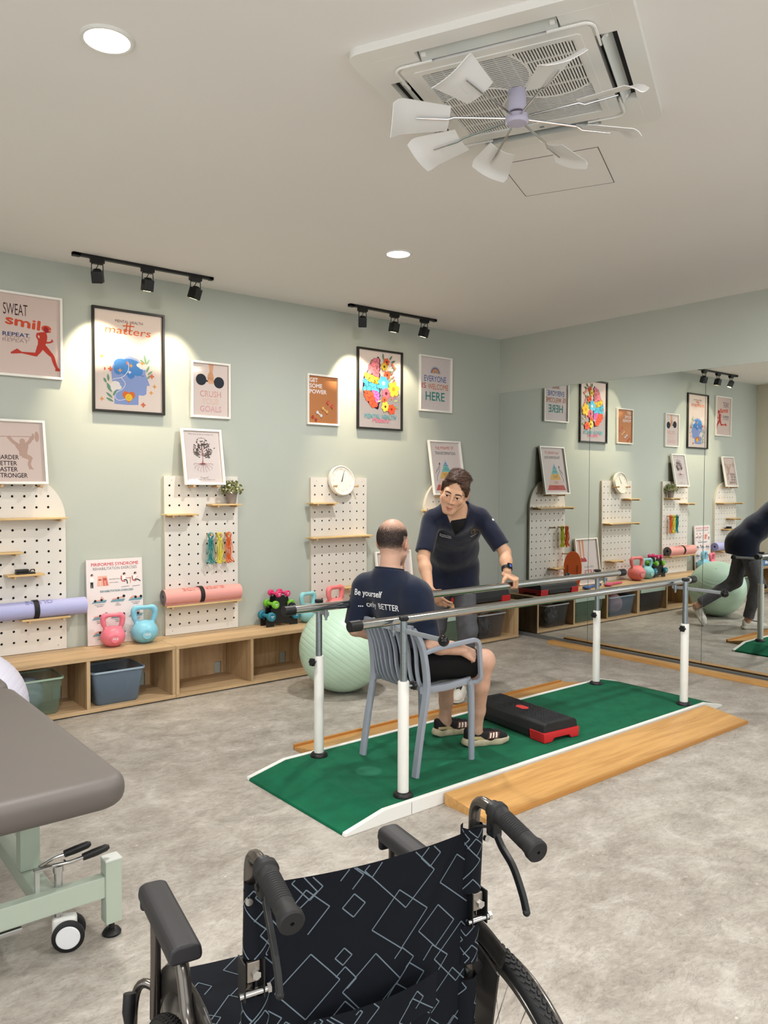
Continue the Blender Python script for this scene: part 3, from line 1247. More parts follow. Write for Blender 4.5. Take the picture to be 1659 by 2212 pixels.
# --- crush your goals
A = Art(0.298, 0.398, '#dccbc3')
A.poly([(0.135, 0.398), (0.178, 0.398), (0.168, 0.33), (0.142, 0.33)], '#d8a27c')
A.line([(0.085, 0.268), (0.20, 0.266)], 0.014, '#2c3440')
A.disc(0.072, 0.275, 0.044, '#20262f')
A.disc(0.222, 0.262, 0.044, '#20262f')
A.smooth([(0.125, 0.30), (0.14, 0.335), (0.165, 0.335), (0.178, 0.295), (0.172, 0.255), (0.135, 0.252)], '#cf9871')
for k in range(4):
    A.disc(0.136 + 0.0115 * k, 0.262 - 0.001 * k, 0.0065, '#dba985', 0.013)
A.curve([(0.125, 0.285), (0.145, 0.292), (0.168, 0.285)], 0.002, '#8a5a40')
A.fit('CRUSH', 0.062, 0.238, 0.148, 0.044, '#c9867e', 0.012)
A.fit('CRUSH', 0.066, 0.234, 0.151, 0.038, '#d9b6ab', -0.012)
A.fit('YOUR', 0.080, 0.222, 0.092, 0.042, '#dbb09a', 0.012)
A.fit('YOUR', 0.084, 0.218, 0.095, 0.036, '#e0c8b8', -0.012)
A.fit('GOALS', 0.062, 0.240, 0.034, 0.042, '#cf8d92', 0.012)
A.fit('GOALS', 0.066, 0.236, 0.037, 0.036, '#dcb9b6', -0.012)
picture(A, 'small white-framed poster of a fist holding a dumbbell, CRUSH YOUR GOALS', -3.270, 2.017, M_FWHITE)

# --- get some power
A = Art(0.298, 0.396, '#c07f50')
A.fit('GET', 0.014, 0.098, 0.345, 0.034, '#efe3e2', 0.03)
A.fit('SOME', 0.014, 0.142, 0.297, 0.034, '#efe3e2', 0.03)
A.fit('POWER', 0.014, 0.188, 0.249, 0.034, '#efe3e2', 0.03)


def mini_db(x, y, s, c1, c2, an=-35):
    A.at(x, y, s, an)
    for dx in (-1, 1):
        A.poly([(dx * 0.9 - 0.52, -0.62), (dx * 0.9 + 0.55, -0.75), (dx * 0.9 + 0.65, -0.55), (dx * 0.9 - 0.4, -0.45)], '#6b3322')
    A.poly([(-0.9, -0.2), (0.9, -0.2), (0.9, 0.2), (-0.9, 0.2)], c2)
    for dx in (-1, 1):
        P = [(dx * 0.9 + 0.52 * math.cos(R(30 + 60 * k)), 0.62 * math.sin(R(30 + 60 * k))) for k in range(6)]
        A.poly(P, c1)
        A.poly([(dx * 0.9 + q[0] * 0.6 + 0.1 - dx * 0.54, q[1] * 0.55 + 0.08) for q in [(x_ - dx * 0.9 + dx * 0.9, y_) for x_, y_ in P]], c2)
    A.at()


mini_db(0.225, 0.165, 0.030, '#c8493c', '#d97163')
mini_db(0.170, 0.115, 0.028, '#d9a05c', '#e6bb82')
mini_db(0.112, 0.078, 0.026, '#cfcfd2', '#e8e8ea')
mini_db(0.062, 0.038, 0.024, '#a03629', '#c05040')
picture(A, 'small white-framed orange poster of dumbbells reading GET SOME POWER', -2.220, 2.017, M_FWHITE)

# --- brain and flowers
A = Art(0.492, 0.688, '#e9d9d1')
bx, by = 0.245, 0.40
OUT = '#3a1c3e'
lobes = {'#e58490': [(0.165, 0.585), (0.19, 0.600), (0.225, 0.605), (0.205, 0.565), (0.165, 0.555), (0.228, 0.565), (0.14, 0.545), (0.185, 0.535), (0.225, 0.530), (0.135, 0.515), (0.17, 0.505), (0.212, 0.500), (0.225, 0.475), (0.185, 0.475), (0.13, 0.49)],
         '#eccb45': [(0.09, 0.465), (0.12, 0.455), (0.15, 0.448), (0.18, 0.44), (0.215, 0.435), (0.10, 0.44), (0.13, 0.425), (0.17, 0.415), (0.21, 0.405), (0.225, 0.42)],
         '#49a9c9': [(0.075, 0.41), (0.10, 0.395), (0.13, 0.385), (0.09, 0.37), (0.125, 0.355), (0.16, 0.375), (0.19, 0.37), (0.22, 0.37), (0.075, 0.34), (0.155, 0.345), (0.205, 0.345), (0.225, 0.335)],
         '#c768b4': [(0.175, 0.315), (0.205, 0.31), (0.225, 0.295), (0.19, 0.285), (0.215, 0.265), (0.225, 0.24), (0.20, 0.235)],
         '#de5233': [(0.09, 0.315), (0.115, 0.31), (0.085, 0.285), (0.12, 0.28), (0.15, 0.295), (0.105, 0.255), (0.14, 0.25), (0.165, 0.26), (0.145, 0.22), (0.175, 0.225), (0.195, 0.205), (0.165, 0.20)]}
A.smooth([(0.24, 0.625), (0.19, 0.615), (0.13, 0.57), (0.10, 0.50), (0.065, 0.46), (0.05, 0.37), (0.07, 0.28), (0.13, 0.20), (0.19, 0.175), (0.235, 0.185), (0.240, 0.40)], OUT)
for c, L in lobes.items():
    for (x, y) in L:
        A.disc(x, y, 0.0275, OUT, 0.0250)
for c, L in lobes.items():
    for (x, y) in L:
        A.disc(min(x, 0.216), y, 0.0252, c, 0.0228)
for c, L in lobes.items():
    for (a, b) in zip(L[::2], L[1::2]):
        A.line([a, ((a[0] + b[0]) / 2 + 0.004, (a[1] + b[1]) / 2), b], 0.026, c)
_rng = random.Random(3)
for c, L in lobes.items():
    for (x, y) in L:
        a0 = _rng.uniform(0, 360)
        P = [(x + 0.019 * math.cos(R(a0 + 40 * k)), y + 0.014 * math.sin(R(a0 + 40 * k))) for k in range(4)]
        A.curve([(min(p[0], 0.237), p[1]) for p in P], 0.0026, OUT, 3)


def flower(x, y, r, c, cc, n=6, pointy=False):
    for k in range(n):
        a = 360 / n * k + 13
        if pointy:
            leaf(A, x, y, r, r * 0.42, a, c)
        else:
            A.disc(x + r * 0.58 * math.cos(R(a)), y + r * 0.58 * math.sin(R(a)), r * 0.46, c, r * 0.36, 14, a)
    A.disc(x, y, r * 0.28, cc)


for x, y, an in ((0.30, 0.60, 120), (0.28, 0.62, 95), (0.35, 0.62, 50), (0.37, 0.60, 20), (0.39, 0.56, -10), (0.33, 0.51, 10), (0.37, 0.49, 50), (0.35, 0.42, 60), (0.40, 0.36, -60), (0.42, 0.33, -20), (0.36, 0.31, 20), (0.40, 0.25, 10), (0.41, 0.21, -30), (0.31, 0.20, -100), (0.28, 0.19, -80), (0.33, 0.18, -60), (0.26, 0.25, 200)):
    leaf(A, x, y, 0.055, 0.018, an, _rng.choice(['#7e8d60', '#9aa678', '#5f7a64']))
for x, y in ((0.40, 0.47), (0.41, 0.44), (0.385, 0.50), (0.45, 0.34), (0.44, 0.31), (0.43, 0.30), (0.40, 0.57), (0.42, 0.545), (0.385, 0.585), (0.36, 0.30), (0.385, 0.275), (0.33, 0.165)):
    A.line([(x, y), (x - 0.03, y - 0.03)], 0.0025, '#a0605a')
    A.disc(x, y, 0.010, '#df6f62', 0.012)
flower(0.318, 0.600, 0.034, '#dd5a36', '#4a2b20', 6)
flower(0.290, 0.555, 0.038, '#e8c53e', '#5b3a1c', 6)
flower(0.325, 0.482, 0.040, '#dc5934', '#5a2a1c', 6)
flower(0.282, 0.405, 0.065, '#4fa6cb', '#e9e4da', 7)
flower(0.398, 0.360, 0.070, '#e9c63f', '#d58e2a', 6)
flower(0.312, 0.315, 0.056, '#e0647c', '#5a2533', 12, True)
flower(0.292, 0.255, 0.032, '#dd5a36', '#57271c', 6)
flower(0.302, 0.195, 0.045, '#ecca45', '#5b3a1c', 6)
flower(0.375, 0.175, 0.048, '#da4c33', '#7c2a20', 6)
A.fit('MENTAL HEALTH', 0.065, 0.430, 0.082, 0.040, '#4c8f9c', 0.012)
A.fit('Matters', 0.155, 0.345, 0.050, 0.040, '#cc5a80', 0.002, shear=0.25)
picture(A, 'black-framed poster of a brain half made of flowers, MENTAL HEALTH Matters', -1.595, 2.008, M_FBLACK)

# --- everyone is welcome here
A = Art(0.392, 0.498, '#dfd3d0')
for r1, r2, c in ((0.048, 0.058, '#4f74a8'), (0.037, 0.047, '#cf7b54'), (0.027, 0.036, '#d9a06a'), (0.017, 0.025, '#c56a5e'), (0.008, 0.015, '#5a9a8a')):
    A.ring(0.196, 0.352, r1, r2, c, 0, 180)
for k in range(17):
    a = R(180 * k / 16)
    A.disc(0.196 + 0.068 * math.cos(a), 0.352 + 0.068 * math.sin(a), 0.003, '#6f7f94')
A.fit('EVERYONE', 0.052, 0.338, 0.272, 0.056, '#486aa6', 0.006)
A.fit('IS', 0.022, 0.075, 0.205, 0.050, '#c3543f', 0.004)
A.fit('WELCOME', 0.100, 0.366, 0.200, 0.052, '#cd7642', 0.004)
A.fit('HERE', 0.070, 0.318, 0.092, 0.082, '#3f8f86', 0.014)
picture(A, 'white-framed poster with a small rainbow reading EVERYONE IS WELCOME HERE', -0.912, 2.210, M_FWHITE)

# --- leaning posters on the pegboards: rest on pegs, lean back to the wall
A = Art(0.298, 0.398, '#d3bfb6')
tan = '#b99a8c'
A.line([(0.0, 0.300), (0.275, 0.306)], 0.006, tan)
for x in (0.004, 0.026):
    A.disc(x, 0.298, 0.011, tan, 0.036)
A.disc(0.262, 0.306, 0.014, tan, 0.036)
A.disc(0.238, 0.306, 0.008, tan, 0.022)
A.curve([(0.085, 0.302), (0.112, 0.268), (0.140, 0.248)], 0.022, tan)
A.curve([(0.232, 0.304), (0.215, 0.272), (0.19, 0.250)], 0.022, tan)
A.disc(0.170, 0.270, 0.018, tan, 0.021)
A.smooth([(0.125, 0.245), (0.165, 0.258), (0.205, 0.250), (0.198, 0.205), (0.192, 0.175), (0.150, 0.175), (0.145, 0.205)], tan)
A.curve([(0.165, 0.178), (0.205, 0.165), (0.218, 0.150)], 0.030, tan)
A.curve([(0.215, 0.155), (0.205, 0.12), (0.212, 0.095)], 0.020, tan)
A.poly([(0.200, 0.100), (0.220, 0.100), (0.234, 0.084), (0.202, 0.086)], tan)
for k, s in enumerate(('HARDER', 'BETTER', 'FASTER', 'STRONGER')):
    A.fit(s, 0.010, (0.143, 0.130, 0.132, 0.190)[k], 0.150 - 0.040 * k, 0.029, '#2e2126', 0.012)
picture(A, 'white-framed weightlifter poster leaning above the arched board at far left, HARDER BETTER FASTER STRONGER', -4.668, 1.500, M_FWHITE, rot=-10.3, y=-0.105)

A = Art(0.298, 0.398, '#dccfca')
A.text('What most people are trying to fix.', 0.149, 0.372, 0.0145, '#5d4a48', align='CENTER')
for y, d in ((0.345, 1), (0.040, -1)):
    A.curve([(0.118, y - 0.010 * d), (0.124, y), (0.145, y), (0.149, y + 0.007 * d), (0.153, y), (0.174, y), (0.180, y - 0.010 * d)], 0.0028, '#4b3234', 4)
A.text('Where the real problems are.', 0.149, 0.022, 0.0145, '#5d4a48', align='CENTER')
tr = '#7d3d3c'
A.curve([(0.143, 0.150), (0.149, 0.19), (0.147, 0.24), (0.150, 0.29)], [0.010, 0.009, 0.008, 0.007] + [0.005] * 20, tr)
_rng = random.Random(5)
tips = []
for an, L in ((160, 0.075), (140, 0.085), (118, 0.085), (95, 0.08), (70, 0.085), (48, 0.09), (25, 0.085), (10, 0.07), (172, 0.06), (5, 0.05)):
    y0 = 0.205 + 0.04 * abs(math.sin(R(an)))
    x1, y1 = 0.149 + L * math.cos(R(an)), y0 + L * 0.85 * math.sin(R(an)) + 0.01
    A.curve([(0.148, y0), (0.149 + L * 0.5 * math.cos(R(an)), y0 + L * 0.3 * math.sin(R(an))), (x1, y1)], 0.0032, tr, 3)
    tips.append((x1, y1, 0.149 + L * 0.5 * math.cos(R(an)), y0 + L * 0.4 * math.sin(R(an))))
for x1, y1, xm, ym in tips:
    for k in range(13):
        f = _rng.random()
        leaf(A, xm + (x1 - xm) * f + _rng.uniform(-0.017, 0.017), ym + (y1 - ym) * f + _rng.uniform(-0.016, 0.016), 0.015, 0.0075, _rng.uniform(0, 360), '#4b4442')
for an, L in ((178, 0.075), (200, 0.072), (222, 0.065), (245, 0.06), (268, 0.055), (292, 0.06), (315, 0.062), (338, 0.07), (2, 0.075)):
    x1, y1 = 0.146 + L * math.cos(R(an)), 0.146 + L * 0.9 * math.sin(R(an))
    A.curve([(0.146, 0.152), (0.146 + L * 0.5 * math.cos(R(an)), 0.147 + L * 0.3 * math.sin(R(an))), (x1, y1), (x1 + 0.004, y1 - 0.014)], [0.005, 0.004, 0.003, 0.002] + [0.0016] * 20, tr, 4)
picture(A, 'white-framed tree-with-roots poster leaning on the pegboard beside the potted plant', -3.368, 1.500, M_FWHITE, rot=-10.3, y=-0.105)

A = Art(0.392, 0.498, '#ddd0cb')
A.fit('THE PYRAMID OF', 0.075, 0.315, 0.425, 0.030, '#bf4f44', 0.004, a=2)
A.fit('TRANSFORMATION', 0.065, 0.330, 0.378, 0.030, '#3b4148', 0.004)
lv = [(0.325, 0.275, '#8db3d8'), (0.275, 0.210, '#7dbcb9'), (0.210, 0.145, '#dcb368'), (0.145, 0.085, '#dfc2b6'), (0.085, 0.030, '#c45f56')]
for a, b, c in lv:
    f = lambda z: (0.325 - z) / 0.295 * 0.155
    A.poly([(0.185 - f(a), a), (0.185 + f(a), a), (0.185 + f(b), b), (0.185 - f(b), b)], c)
for x, y, s in ((0.185, 0.286, 'ABLE'), (0.185, 0.243, 'Habits'), (0.185, 0.183, 'BEHAVIOUR'), (0.185, 0.118, 'MINDSET'), (0.185, 0.062, 'VALUES')):
    A.text(s, x, y, 0.015, '#33404c', align='CENTER')
    A.line([(x - 0.035, y - 0.012), (x + 0.035, y - 0.011)], 0.0035, '#4a545c')
A.curve([(0.055, 0.12), (0.062, 0.17), (0.095, 0.22), (0.105, 0.285)], 0.004, '#2f3238')
A.poly([(0.095, 0.280), (0.106, 0.305), (0.117, 0.281)], '#2f3238')
for dx in (0, 0.017, 0.034):
    A.curve([(0.040 + dx, 0.19 + dx), (0.050 + dx, 0.205 + dx), (0.062 + dx, 0.235 + dx)], 0.003, '#2f3238', 3)
picture(A, 'white-framed pyramid poster leaning above the arched board behind the standing man', -0.815, 1.412, M_FWHITE, rot=-10.0, y=-0.110)

# poster of red shoes leaning on the bench
A = Art(0.392, 0.498, '#ddd0cb')
for x in (0.255, 0.312):
    A.poly([(x - 0.018, 0.498), (x + 0.018, 0.498), (x + 0.010, 0.290), (x - 0.010, 0.290)], '#d99262')
for x in (0.245, 0.292):
    A.smooth([(x - 0.030, 0.270), (x - 0.012, 0.288), (x + 0.014, 0.290), (x + 0.052, 0.262), (x + 0.052, 0.244), (x - 0.032, 0.242)], '#b5333a')
    A.line([(x - 0.034, 0.240), (x + 0.054, 0.240)], 0.007, '#e9e2de')
A.fit("Life's short", 0.095, 0.265, 0.175, 0.024, '#4b4646', 0.0, shear=0.2)
A.fit("LET'S", 0.100, 0.270, 0.110, 0.040, '#b5453f', 0.016)
A.fit('RUN', 0.105, 0.265, 0.045, 0.045, '#b5453f', 0.016)
picture(A, "white-framed poster of red running shoes leaning on the bench behind the seated man's head", -1.452, 0.377, M_FWHITE, rot=-8.0, y=-0.088)

# exercise chart on canvas, no frame ------------------------------------------------------
A = Art(0.400, 0.598, '#e6dcdb')
A.fit('PIRIFORMIS SYNDROME', 0.034, 0.372, 0.552, 0.022, '#c63f52', 0.02)
A.fit('REHABILITATION EXERCISES', 0.046, 0.360, 0.523, 0.020, '#33373d', -0.003)
dk, sk, rd = '#22242c', '#e0a08c', '#b8463f'
# row 1: standing figure, hips diagram, two sitting figures
A.disc(0.038, 0.490, 0.009, dk)
A.disc(0.040, 0.485, 0.006, sk)
A.smooth([(0.025, 0.475), (0.046, 0.475), (0.050, 0.458), (0.042, 0.440), (0.028, 0.440)], '#f3efef')
A.poly([(0.026, 0.442), (0.046, 0.442), (0.046, 0.400), (0.038, 0.400), (0.036, 0.43), (0.034, 0.400), (0.027, 0.400)], dk)
A.poly([(0.078, 0.482), (0.142, 0.482), (0.155, 0.410), (0.072, 0.410)], '#e6b2a0')
A.poly([(0.110, 0.470), (0.140, 0.470), (0.152, 0.412), (0.115, 0.412)], '#d3766d')
for x in (0.093, 0.128):
    A.disc(x, 0.455, 0.012, '#b34f48', 0.006)
    A.line([(x, 0.452), (x + 0.002, 0.415)], 0.003, '#ead8bf')
A.text('PIRIFORMIS MUSCLE', 0.158, 0.452, 0.0095, dk)
A.text('SCIATIC NERVE', 0.158, 0.428, 0.0095, dk)
for ox, rc in ((0.255, 0), (0.335, 1)):
    A.disc(ox + 0.012, 0.487, 0.010, dk)
    A.disc(ox + 0.015, 0.482, 0.006, sk)
    A.smooth([(ox, 0.474), (ox + 0.018, 0.474), (ox + 0.022, 0.445), (ox + 0.002, 0.442)], '#f3efef')
    A.curve([(ox + 0.006, 0.444), (ox + 0.028, 0.442), (ox + (0.034 if not rc else 0.050), 0.415 if not rc else 0.428)], 0.007, dk, 4)
    A.curve([(ox - 0.010, 0.475 - 0.005 * rc), (ox - 0.006, 0.440), (ox + 0.020, 0.434)], 0.007, rd, 4)
    A.line([(ox - 0.01, 0.395), (ox + 0.045, 0.398)], 0.004, '#8b8b90')
A.line([(0.275, 0.456), (0.315, 0.458)], 0.004, '#b0713f')
A.line([(0.311, 0.458), (0.311, 0.418)], 0.004, '#b0713f')
A.line([(0.345, 0.452), (0.368, 0.462)], 0.004, sk)
A.fit('REHABILITATION EXERCISES', 0.092, 0.330, 0.366, 0.014, '#4d7f8c', 0.02)
names = [['Gentle Gluteal', 'Stretch', ''], ['Plank', '', ''], ['Clam Exercise', '', '']]
for r_, yy in enumerate((0.305, 0.190, 0.075)):
    for c_ in range(3):
        x0 = 0.030 + 0.130 * c_
        A.poly([(x0, yy - 0.012), (x0 + 0.020, yy + 0.006), (x0 + 0.108, yy + 0.006), (x0 + 0.098, yy - 0.012)], '#6f9aa6')
        if (r_ + c_) % 3 == 0:
            A.curve([(x0 + 0.026, yy + 0.002), (x0 + 0.05, yy + 0.006), (x0 + 0.068, yy + 0.004)], 0.008, sk)
            A.curve([(x0 + 0.068, yy + 0.006), (x0 + 0.070, yy + 0.03), (x0 + 0.088, yy + 0.008)], 0.006, sk)
            A.disc(x0 + 0.026, yy + 0.004, 0.009, dk)
            A.disc(x0 + 0.070, yy + 0.008, 0.009, dk)
        elif (r_ + c_) % 3 == 1:
            A.line([(x0 + 0.014, yy + 0.006), (x0 + 0.095, yy + 0.020)], 0.008, sk)
            A.disc(x0 + 0.058, yy + 0.013, 0.008, dk)
            A.disc(x0 + 0.100, yy + 0.024, 0.010, dk)
            A.line([(x0 + 0.090, yy + 0.015), (x0 + 0.084, yy)], 0.005, sk)
        else:
            A.curve([(x0 + 0.012, yy), (x0 + 0.04, yy + 0.018), (x0 + 0.06, yy + 0.008), (x0 + 0.09, yy + 0.012)], 0.009, sk)
            A.disc(x0 + 0.055, yy + 0.010, 0.010, dk)
            A.disc(x0 + 0.095, yy + 0.012, 0.010, dk)
        lab = [['Gentle Gluteal', 'Plank', 'Clam Exercise'], ['Side Plank', 'Prone Hip', 'Standing Hip'], ['Bridge', 'Piriformis', 'Lumbar']][r_][c_]
        A.text(lab, x0 + 0.055, yy - 0.028, 0.011, dk, align='CENTER')
        A.line([(x0 + 0.035, yy - 0.036), (x0 + 0.078, yy - 0.036)], 0.003, '#5f6068')
t = thing('exercise_chart', 'white canvas chart PIRIFORMIS SYNDROME leaning on the wall behind two kettlebells', 'poster', (-4.034, -0.046, 0.377), rot=(R(-3.0), 0, 0))
MB().box((-0.2, -0.018, 0), (0.2, 0, 0.598), 0.001).build('canvas', mat('canvas_white', '#e4dedb', 0.7), t, smooth=None)
A.build('print', t, (-0.2, -0.0185, 0.0))
# ================================================================ pegboards with shelves and pegs
M_PEG = mat('pegboard_white', '#dcd7cf', 0.55)
M_PINE = wood_mat('pine', '#e0c28e', '#c19e66', 'x', 1.4, 0.5)
M_DOWEL = wood_mat('dowel_wood', '#c8a77c', '#a78458', 'y', 2.0, 0.5)


def plate(outline, holes, th):
    cu = bpy.data.curves.new('plate', 'CURVE')
    cu.dimensions = '2D'
    cu.fill_mode = 'BOTH'
    cu.extrude = th / 2
    for P in [outline] + holes:
        sp = cu.splines.new('POLY')
        sp.points.add(len(P) - 1)
        for q, p in zip(sp.points, P):
            q.co = (p[0], p[1], 0, 1)
        sp.use_cyclic_u = True
    o = bpy.data.objects.new('plate', cu)
    COL.objects.link(o)
    dg = bpy.context.evaluated_depsgraph_get()
    me = bpy.data.meshes.new_from_object(o.evaluated_get(dg))
    bpy.data.objects.remove(o, do_unlink=True)
    bpy.data.curves.remove(cu)
    me.transform(Matrix.Rotation(R(90), 4, 'X'))      # (u, v) -> (x, z)
    bm = bmesh.new()
    bm.from_mesh(me)
    bmesh.ops.remove_doubles(bm, verts=bm.verts[:], dist=1e-5)
    bmesh.ops.recalc_face_normals(bm, faces=bm.faces[:])
    bm.to_mesh(me)
    bm.free()
    return me


BY = -0.0275      # centre of the board thickness
BH = 1.192


def pegboard(label, x0, width, arched, shelves, pegs, group='white pegboards'):
    """shelves: (x left, x right, z) world; pegs: (x, z, length) world"""
    cx = x0 + width / 2
    t = thing('pegboard', label, 'pegboard', (cx, 0, 0.378), group=group)
    w = width / 2
    if arched:
        ol = [(-w, 0), (w, 0)] + arc((0, BH - w), w, 0, 180, 40)
    else:
        ol = [(-w, 0), (w, 0), (w, BH), (-w, BH)]
    hs = []
    for r_ in range(15):
        z = 1.120 - 0.0745 * r_
        for c in range(8):
            x = -w + 0.0385 + 0.0757 * c * (width / 0.605)
            if arched and z > BH - w - 0.0 and math.hypot(x, z - (BH - w)) > w - 0.035:
                continue
            hs.append([(x + 0.0084 * math.cos(2 * math.pi * k / 12), z + 0.0084 * math.sin(2 * math.pi * k / 12)) for k in range(12)][::-1])
    for sx in (-1, 1):
        if not arched:
            hs.append([(sx * (w - 0.055) + 0.0035 * math.cos(k), 1.160 + 0.0035 * math.sin(k)) for k in range(6)])
        hs.append([(sx * (w - 0.055) + 0.0035 * math.cos(k), 0.028 + 0.0035 * math.sin(k)) for k in range(6)])
    me = plate(ol, hs, 0.009)
    b = link_mesh('board', me, M_PEG, t, None, (0, BY, 0))
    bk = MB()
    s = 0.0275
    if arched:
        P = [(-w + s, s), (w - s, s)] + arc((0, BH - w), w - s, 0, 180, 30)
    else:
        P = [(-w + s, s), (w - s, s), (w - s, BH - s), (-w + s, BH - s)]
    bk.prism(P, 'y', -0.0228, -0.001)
    bk.build('backing', mat('pegboard_hole_shade', '#191817', 0.9), t, smooth=None)  # near-black sheet stands in for the shade seen through the holes
    rb = MB()

    def outl(q, n_=0):
        if arched:
            return [(-w + q, q), (w - q, q)] + arc((0, BH - w), w - q, 0, 180, 30)
        return [(-w + q, q), (w - q, q), (w - q, BH - q), (-w + q, BH - q)]
    ring_prism(rb, outl(0.002), outl(0.026), 0.0008, 0.0230)
    rb.build('rim', mat('rim_wood', '#d8cdb9', 0.6), t, smooth=None, M=Matrix.Rotation(R(90), 4, 'X'))
    for xl, xr, z in shelves:
        zz = z - 0.378
        sh = MB().box((xl - cx, -0.140, zz), (xr - cx, -0.033, zz + 0.012), 0.002).build('shelf', M_PINE, t)
        for px in (xl + 0.045, xr - 0.045):
            MB().cyl((px - cx, -0.02, zz - 0.0075), (px - cx, -0.145, zz - 0.0075), 0.0072, n=10).build('shelf_pin', M_DOWEL, sh)
    for px, pz, L in pegs:
        z = pz - 0.378
        mb = MB()
        mb.lathe([(0.0, 0.0), (0.0070, 0.0), (0.0070, L - 0.012), (0.0100, L - 0.012), (0.0115, L - 0.006), (0.0095, L), (0.0, L + 0.001)], 14,
                 Matrix.Translation((px - cx, -0.02, z)) @ Matrix.Rotation(R(88), 4, 'X'), cap=False)
        mb.build('peg', M_DOWEL, t)
    return t


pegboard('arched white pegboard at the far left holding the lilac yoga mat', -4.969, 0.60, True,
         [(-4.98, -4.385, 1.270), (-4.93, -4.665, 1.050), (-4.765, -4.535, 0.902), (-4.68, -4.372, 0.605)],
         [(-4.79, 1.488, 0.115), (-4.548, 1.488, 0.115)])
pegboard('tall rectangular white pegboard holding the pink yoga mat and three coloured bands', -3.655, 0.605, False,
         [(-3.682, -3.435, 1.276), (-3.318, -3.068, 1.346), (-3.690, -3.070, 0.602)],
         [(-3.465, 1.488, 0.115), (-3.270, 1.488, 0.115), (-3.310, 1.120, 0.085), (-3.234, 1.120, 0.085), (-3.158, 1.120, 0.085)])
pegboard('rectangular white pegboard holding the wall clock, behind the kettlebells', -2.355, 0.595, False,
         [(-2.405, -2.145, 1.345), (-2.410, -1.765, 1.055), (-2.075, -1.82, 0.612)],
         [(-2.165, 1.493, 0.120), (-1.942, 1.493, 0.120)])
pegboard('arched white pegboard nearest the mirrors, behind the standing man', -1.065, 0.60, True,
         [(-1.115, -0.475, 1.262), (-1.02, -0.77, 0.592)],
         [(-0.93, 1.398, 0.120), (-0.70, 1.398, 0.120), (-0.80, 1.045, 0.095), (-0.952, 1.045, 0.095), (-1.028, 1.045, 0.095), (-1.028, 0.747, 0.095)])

# --- wall clock hung on two pegs
t = thing('wall_clock', 'round white wall clock resting on two pegs of the pegboard', 'clock', (-2.066, -0.105, 1.420), rot=(R(-9), 0, 0))
Mx = Matrix.Translation((0, 0, 0.128)) @ Matrix.Rotation(R(90), 4, 'X')
MB().lathe([(0.0, -0.035), (0.122, -0.035), (0.130, -0.030), (0.131, -0.004), (0.128, 0.002), (0.121, 0.003), (0.118, 0.0), (0.117, -0.008), (0.0, -0.008)], 64, Mx, cap=False).build('case', mat('clock_white', '#e9e4d9', 0.4), t, smooth=40)
A = Art(0.001, 0.001, '#efe9dc')
A.V, A.F, A.mi = [], [], []
A.disc(0, 0, 0.117, '#ece6da', n=56)
for k in range(1, 13):
    a = R(90 - 30 * k)
    A.text(str(k), 0.093 * math.cos(a), 0.093 * math.sin(a) - 0.010, 0.029, '#b9b3a6', align='CENTER')
A.line([(-0.004 * 0.5, -0.012), (0.026, 0.066)], 0.0055, '#1d1c1c')
A.line([(-0.010, -0.016), (0.034, 0.088)], 0.0036, '#1d1c1c')
A.disc(0, 0, 0.006, '#1d1c1c')
A.build('dial', t, (0, 0.0075, 0.128))

# --- potted plant
t = thing('potted_plant', 'small potted plant with cream flowers on a pegboard shelf', 'plant', (-3.136, -0.092, 1.359))
MB().lathe([(0.0, 0.0), (0.031, 0.0), (0.045, 0.078), (0.048, 0.080), (0.048, 0.090), (0.042, 0.090), (0.041, 0.078), (0.0, 0.076)], 28, cap=False).build('pot', mat('grey_pot', '#8d8078', 0.7), t)
mb = MB()
_rng = random.Random(2)
for k in range(330):
    u, v, w_ = _rng.gauss(0, 1), _rng.gauss(0, 1), abs(_rng.gauss(0, 1)) - 0.15
    L = math.sqrt(u * u + v * v + w_ * w_)
    r_ = 0.088 * (0.45 + 0.55 * _rng.random() ** 0.6)
    c = Vector((u / L * r_, v / L * r_, 0.092 + w_ / L * r_ * 1.05))
    if c.y > 0.088:
        continue
    q = Quaternion((_rng.gauss(0, 1), _rng.gauss(0, 1), _rng.gauss(0, 1), _rng.gauss(0, 1))).normalized().to_matrix()
    s = _rng.uniform(0.010, 0.016)
    mi = 0 if _rng.random() < 0.62 else 1
    if mi == 1:
        s *= 0.8
    P = [Vector((-1, 0, 0)), Vector((-0.3, 0.55, 0.15)), Vector((0.6, 0.45, 0.1)), Vector((1, 0, 0)), Vector((0.6, -0.45, 0.1)), Vector((-0.3, -0.55, 0.15))]
    mb.poly([c + q @ (p * s) for p in P], mi)
mb.keep = True
fo = mb.build('foliage', [mat('leaf_green', '#76804f', 0.6), mat('flower_cream', '#dcd6b4', 0.6)], t, smooth=None)
mb = MB()
for k in range(14):
    a = k * 2.4
    mb.tube(bez((0.012 * math.cos(a), 0.012 * math.sin(a), 0.074), (0.02 * math.cos(a), 0.02 * math.sin(a), 0.11), (0.04 * math.cos(a), 0.04 * math.sin(a), 0.13), (0.055 * math.cos(a), 0.055 * math.sin(a), 0.15), 4), 0.0013, 5)
mb.build('stems', mat('stem_green', '#6b7448', 0.6), t)


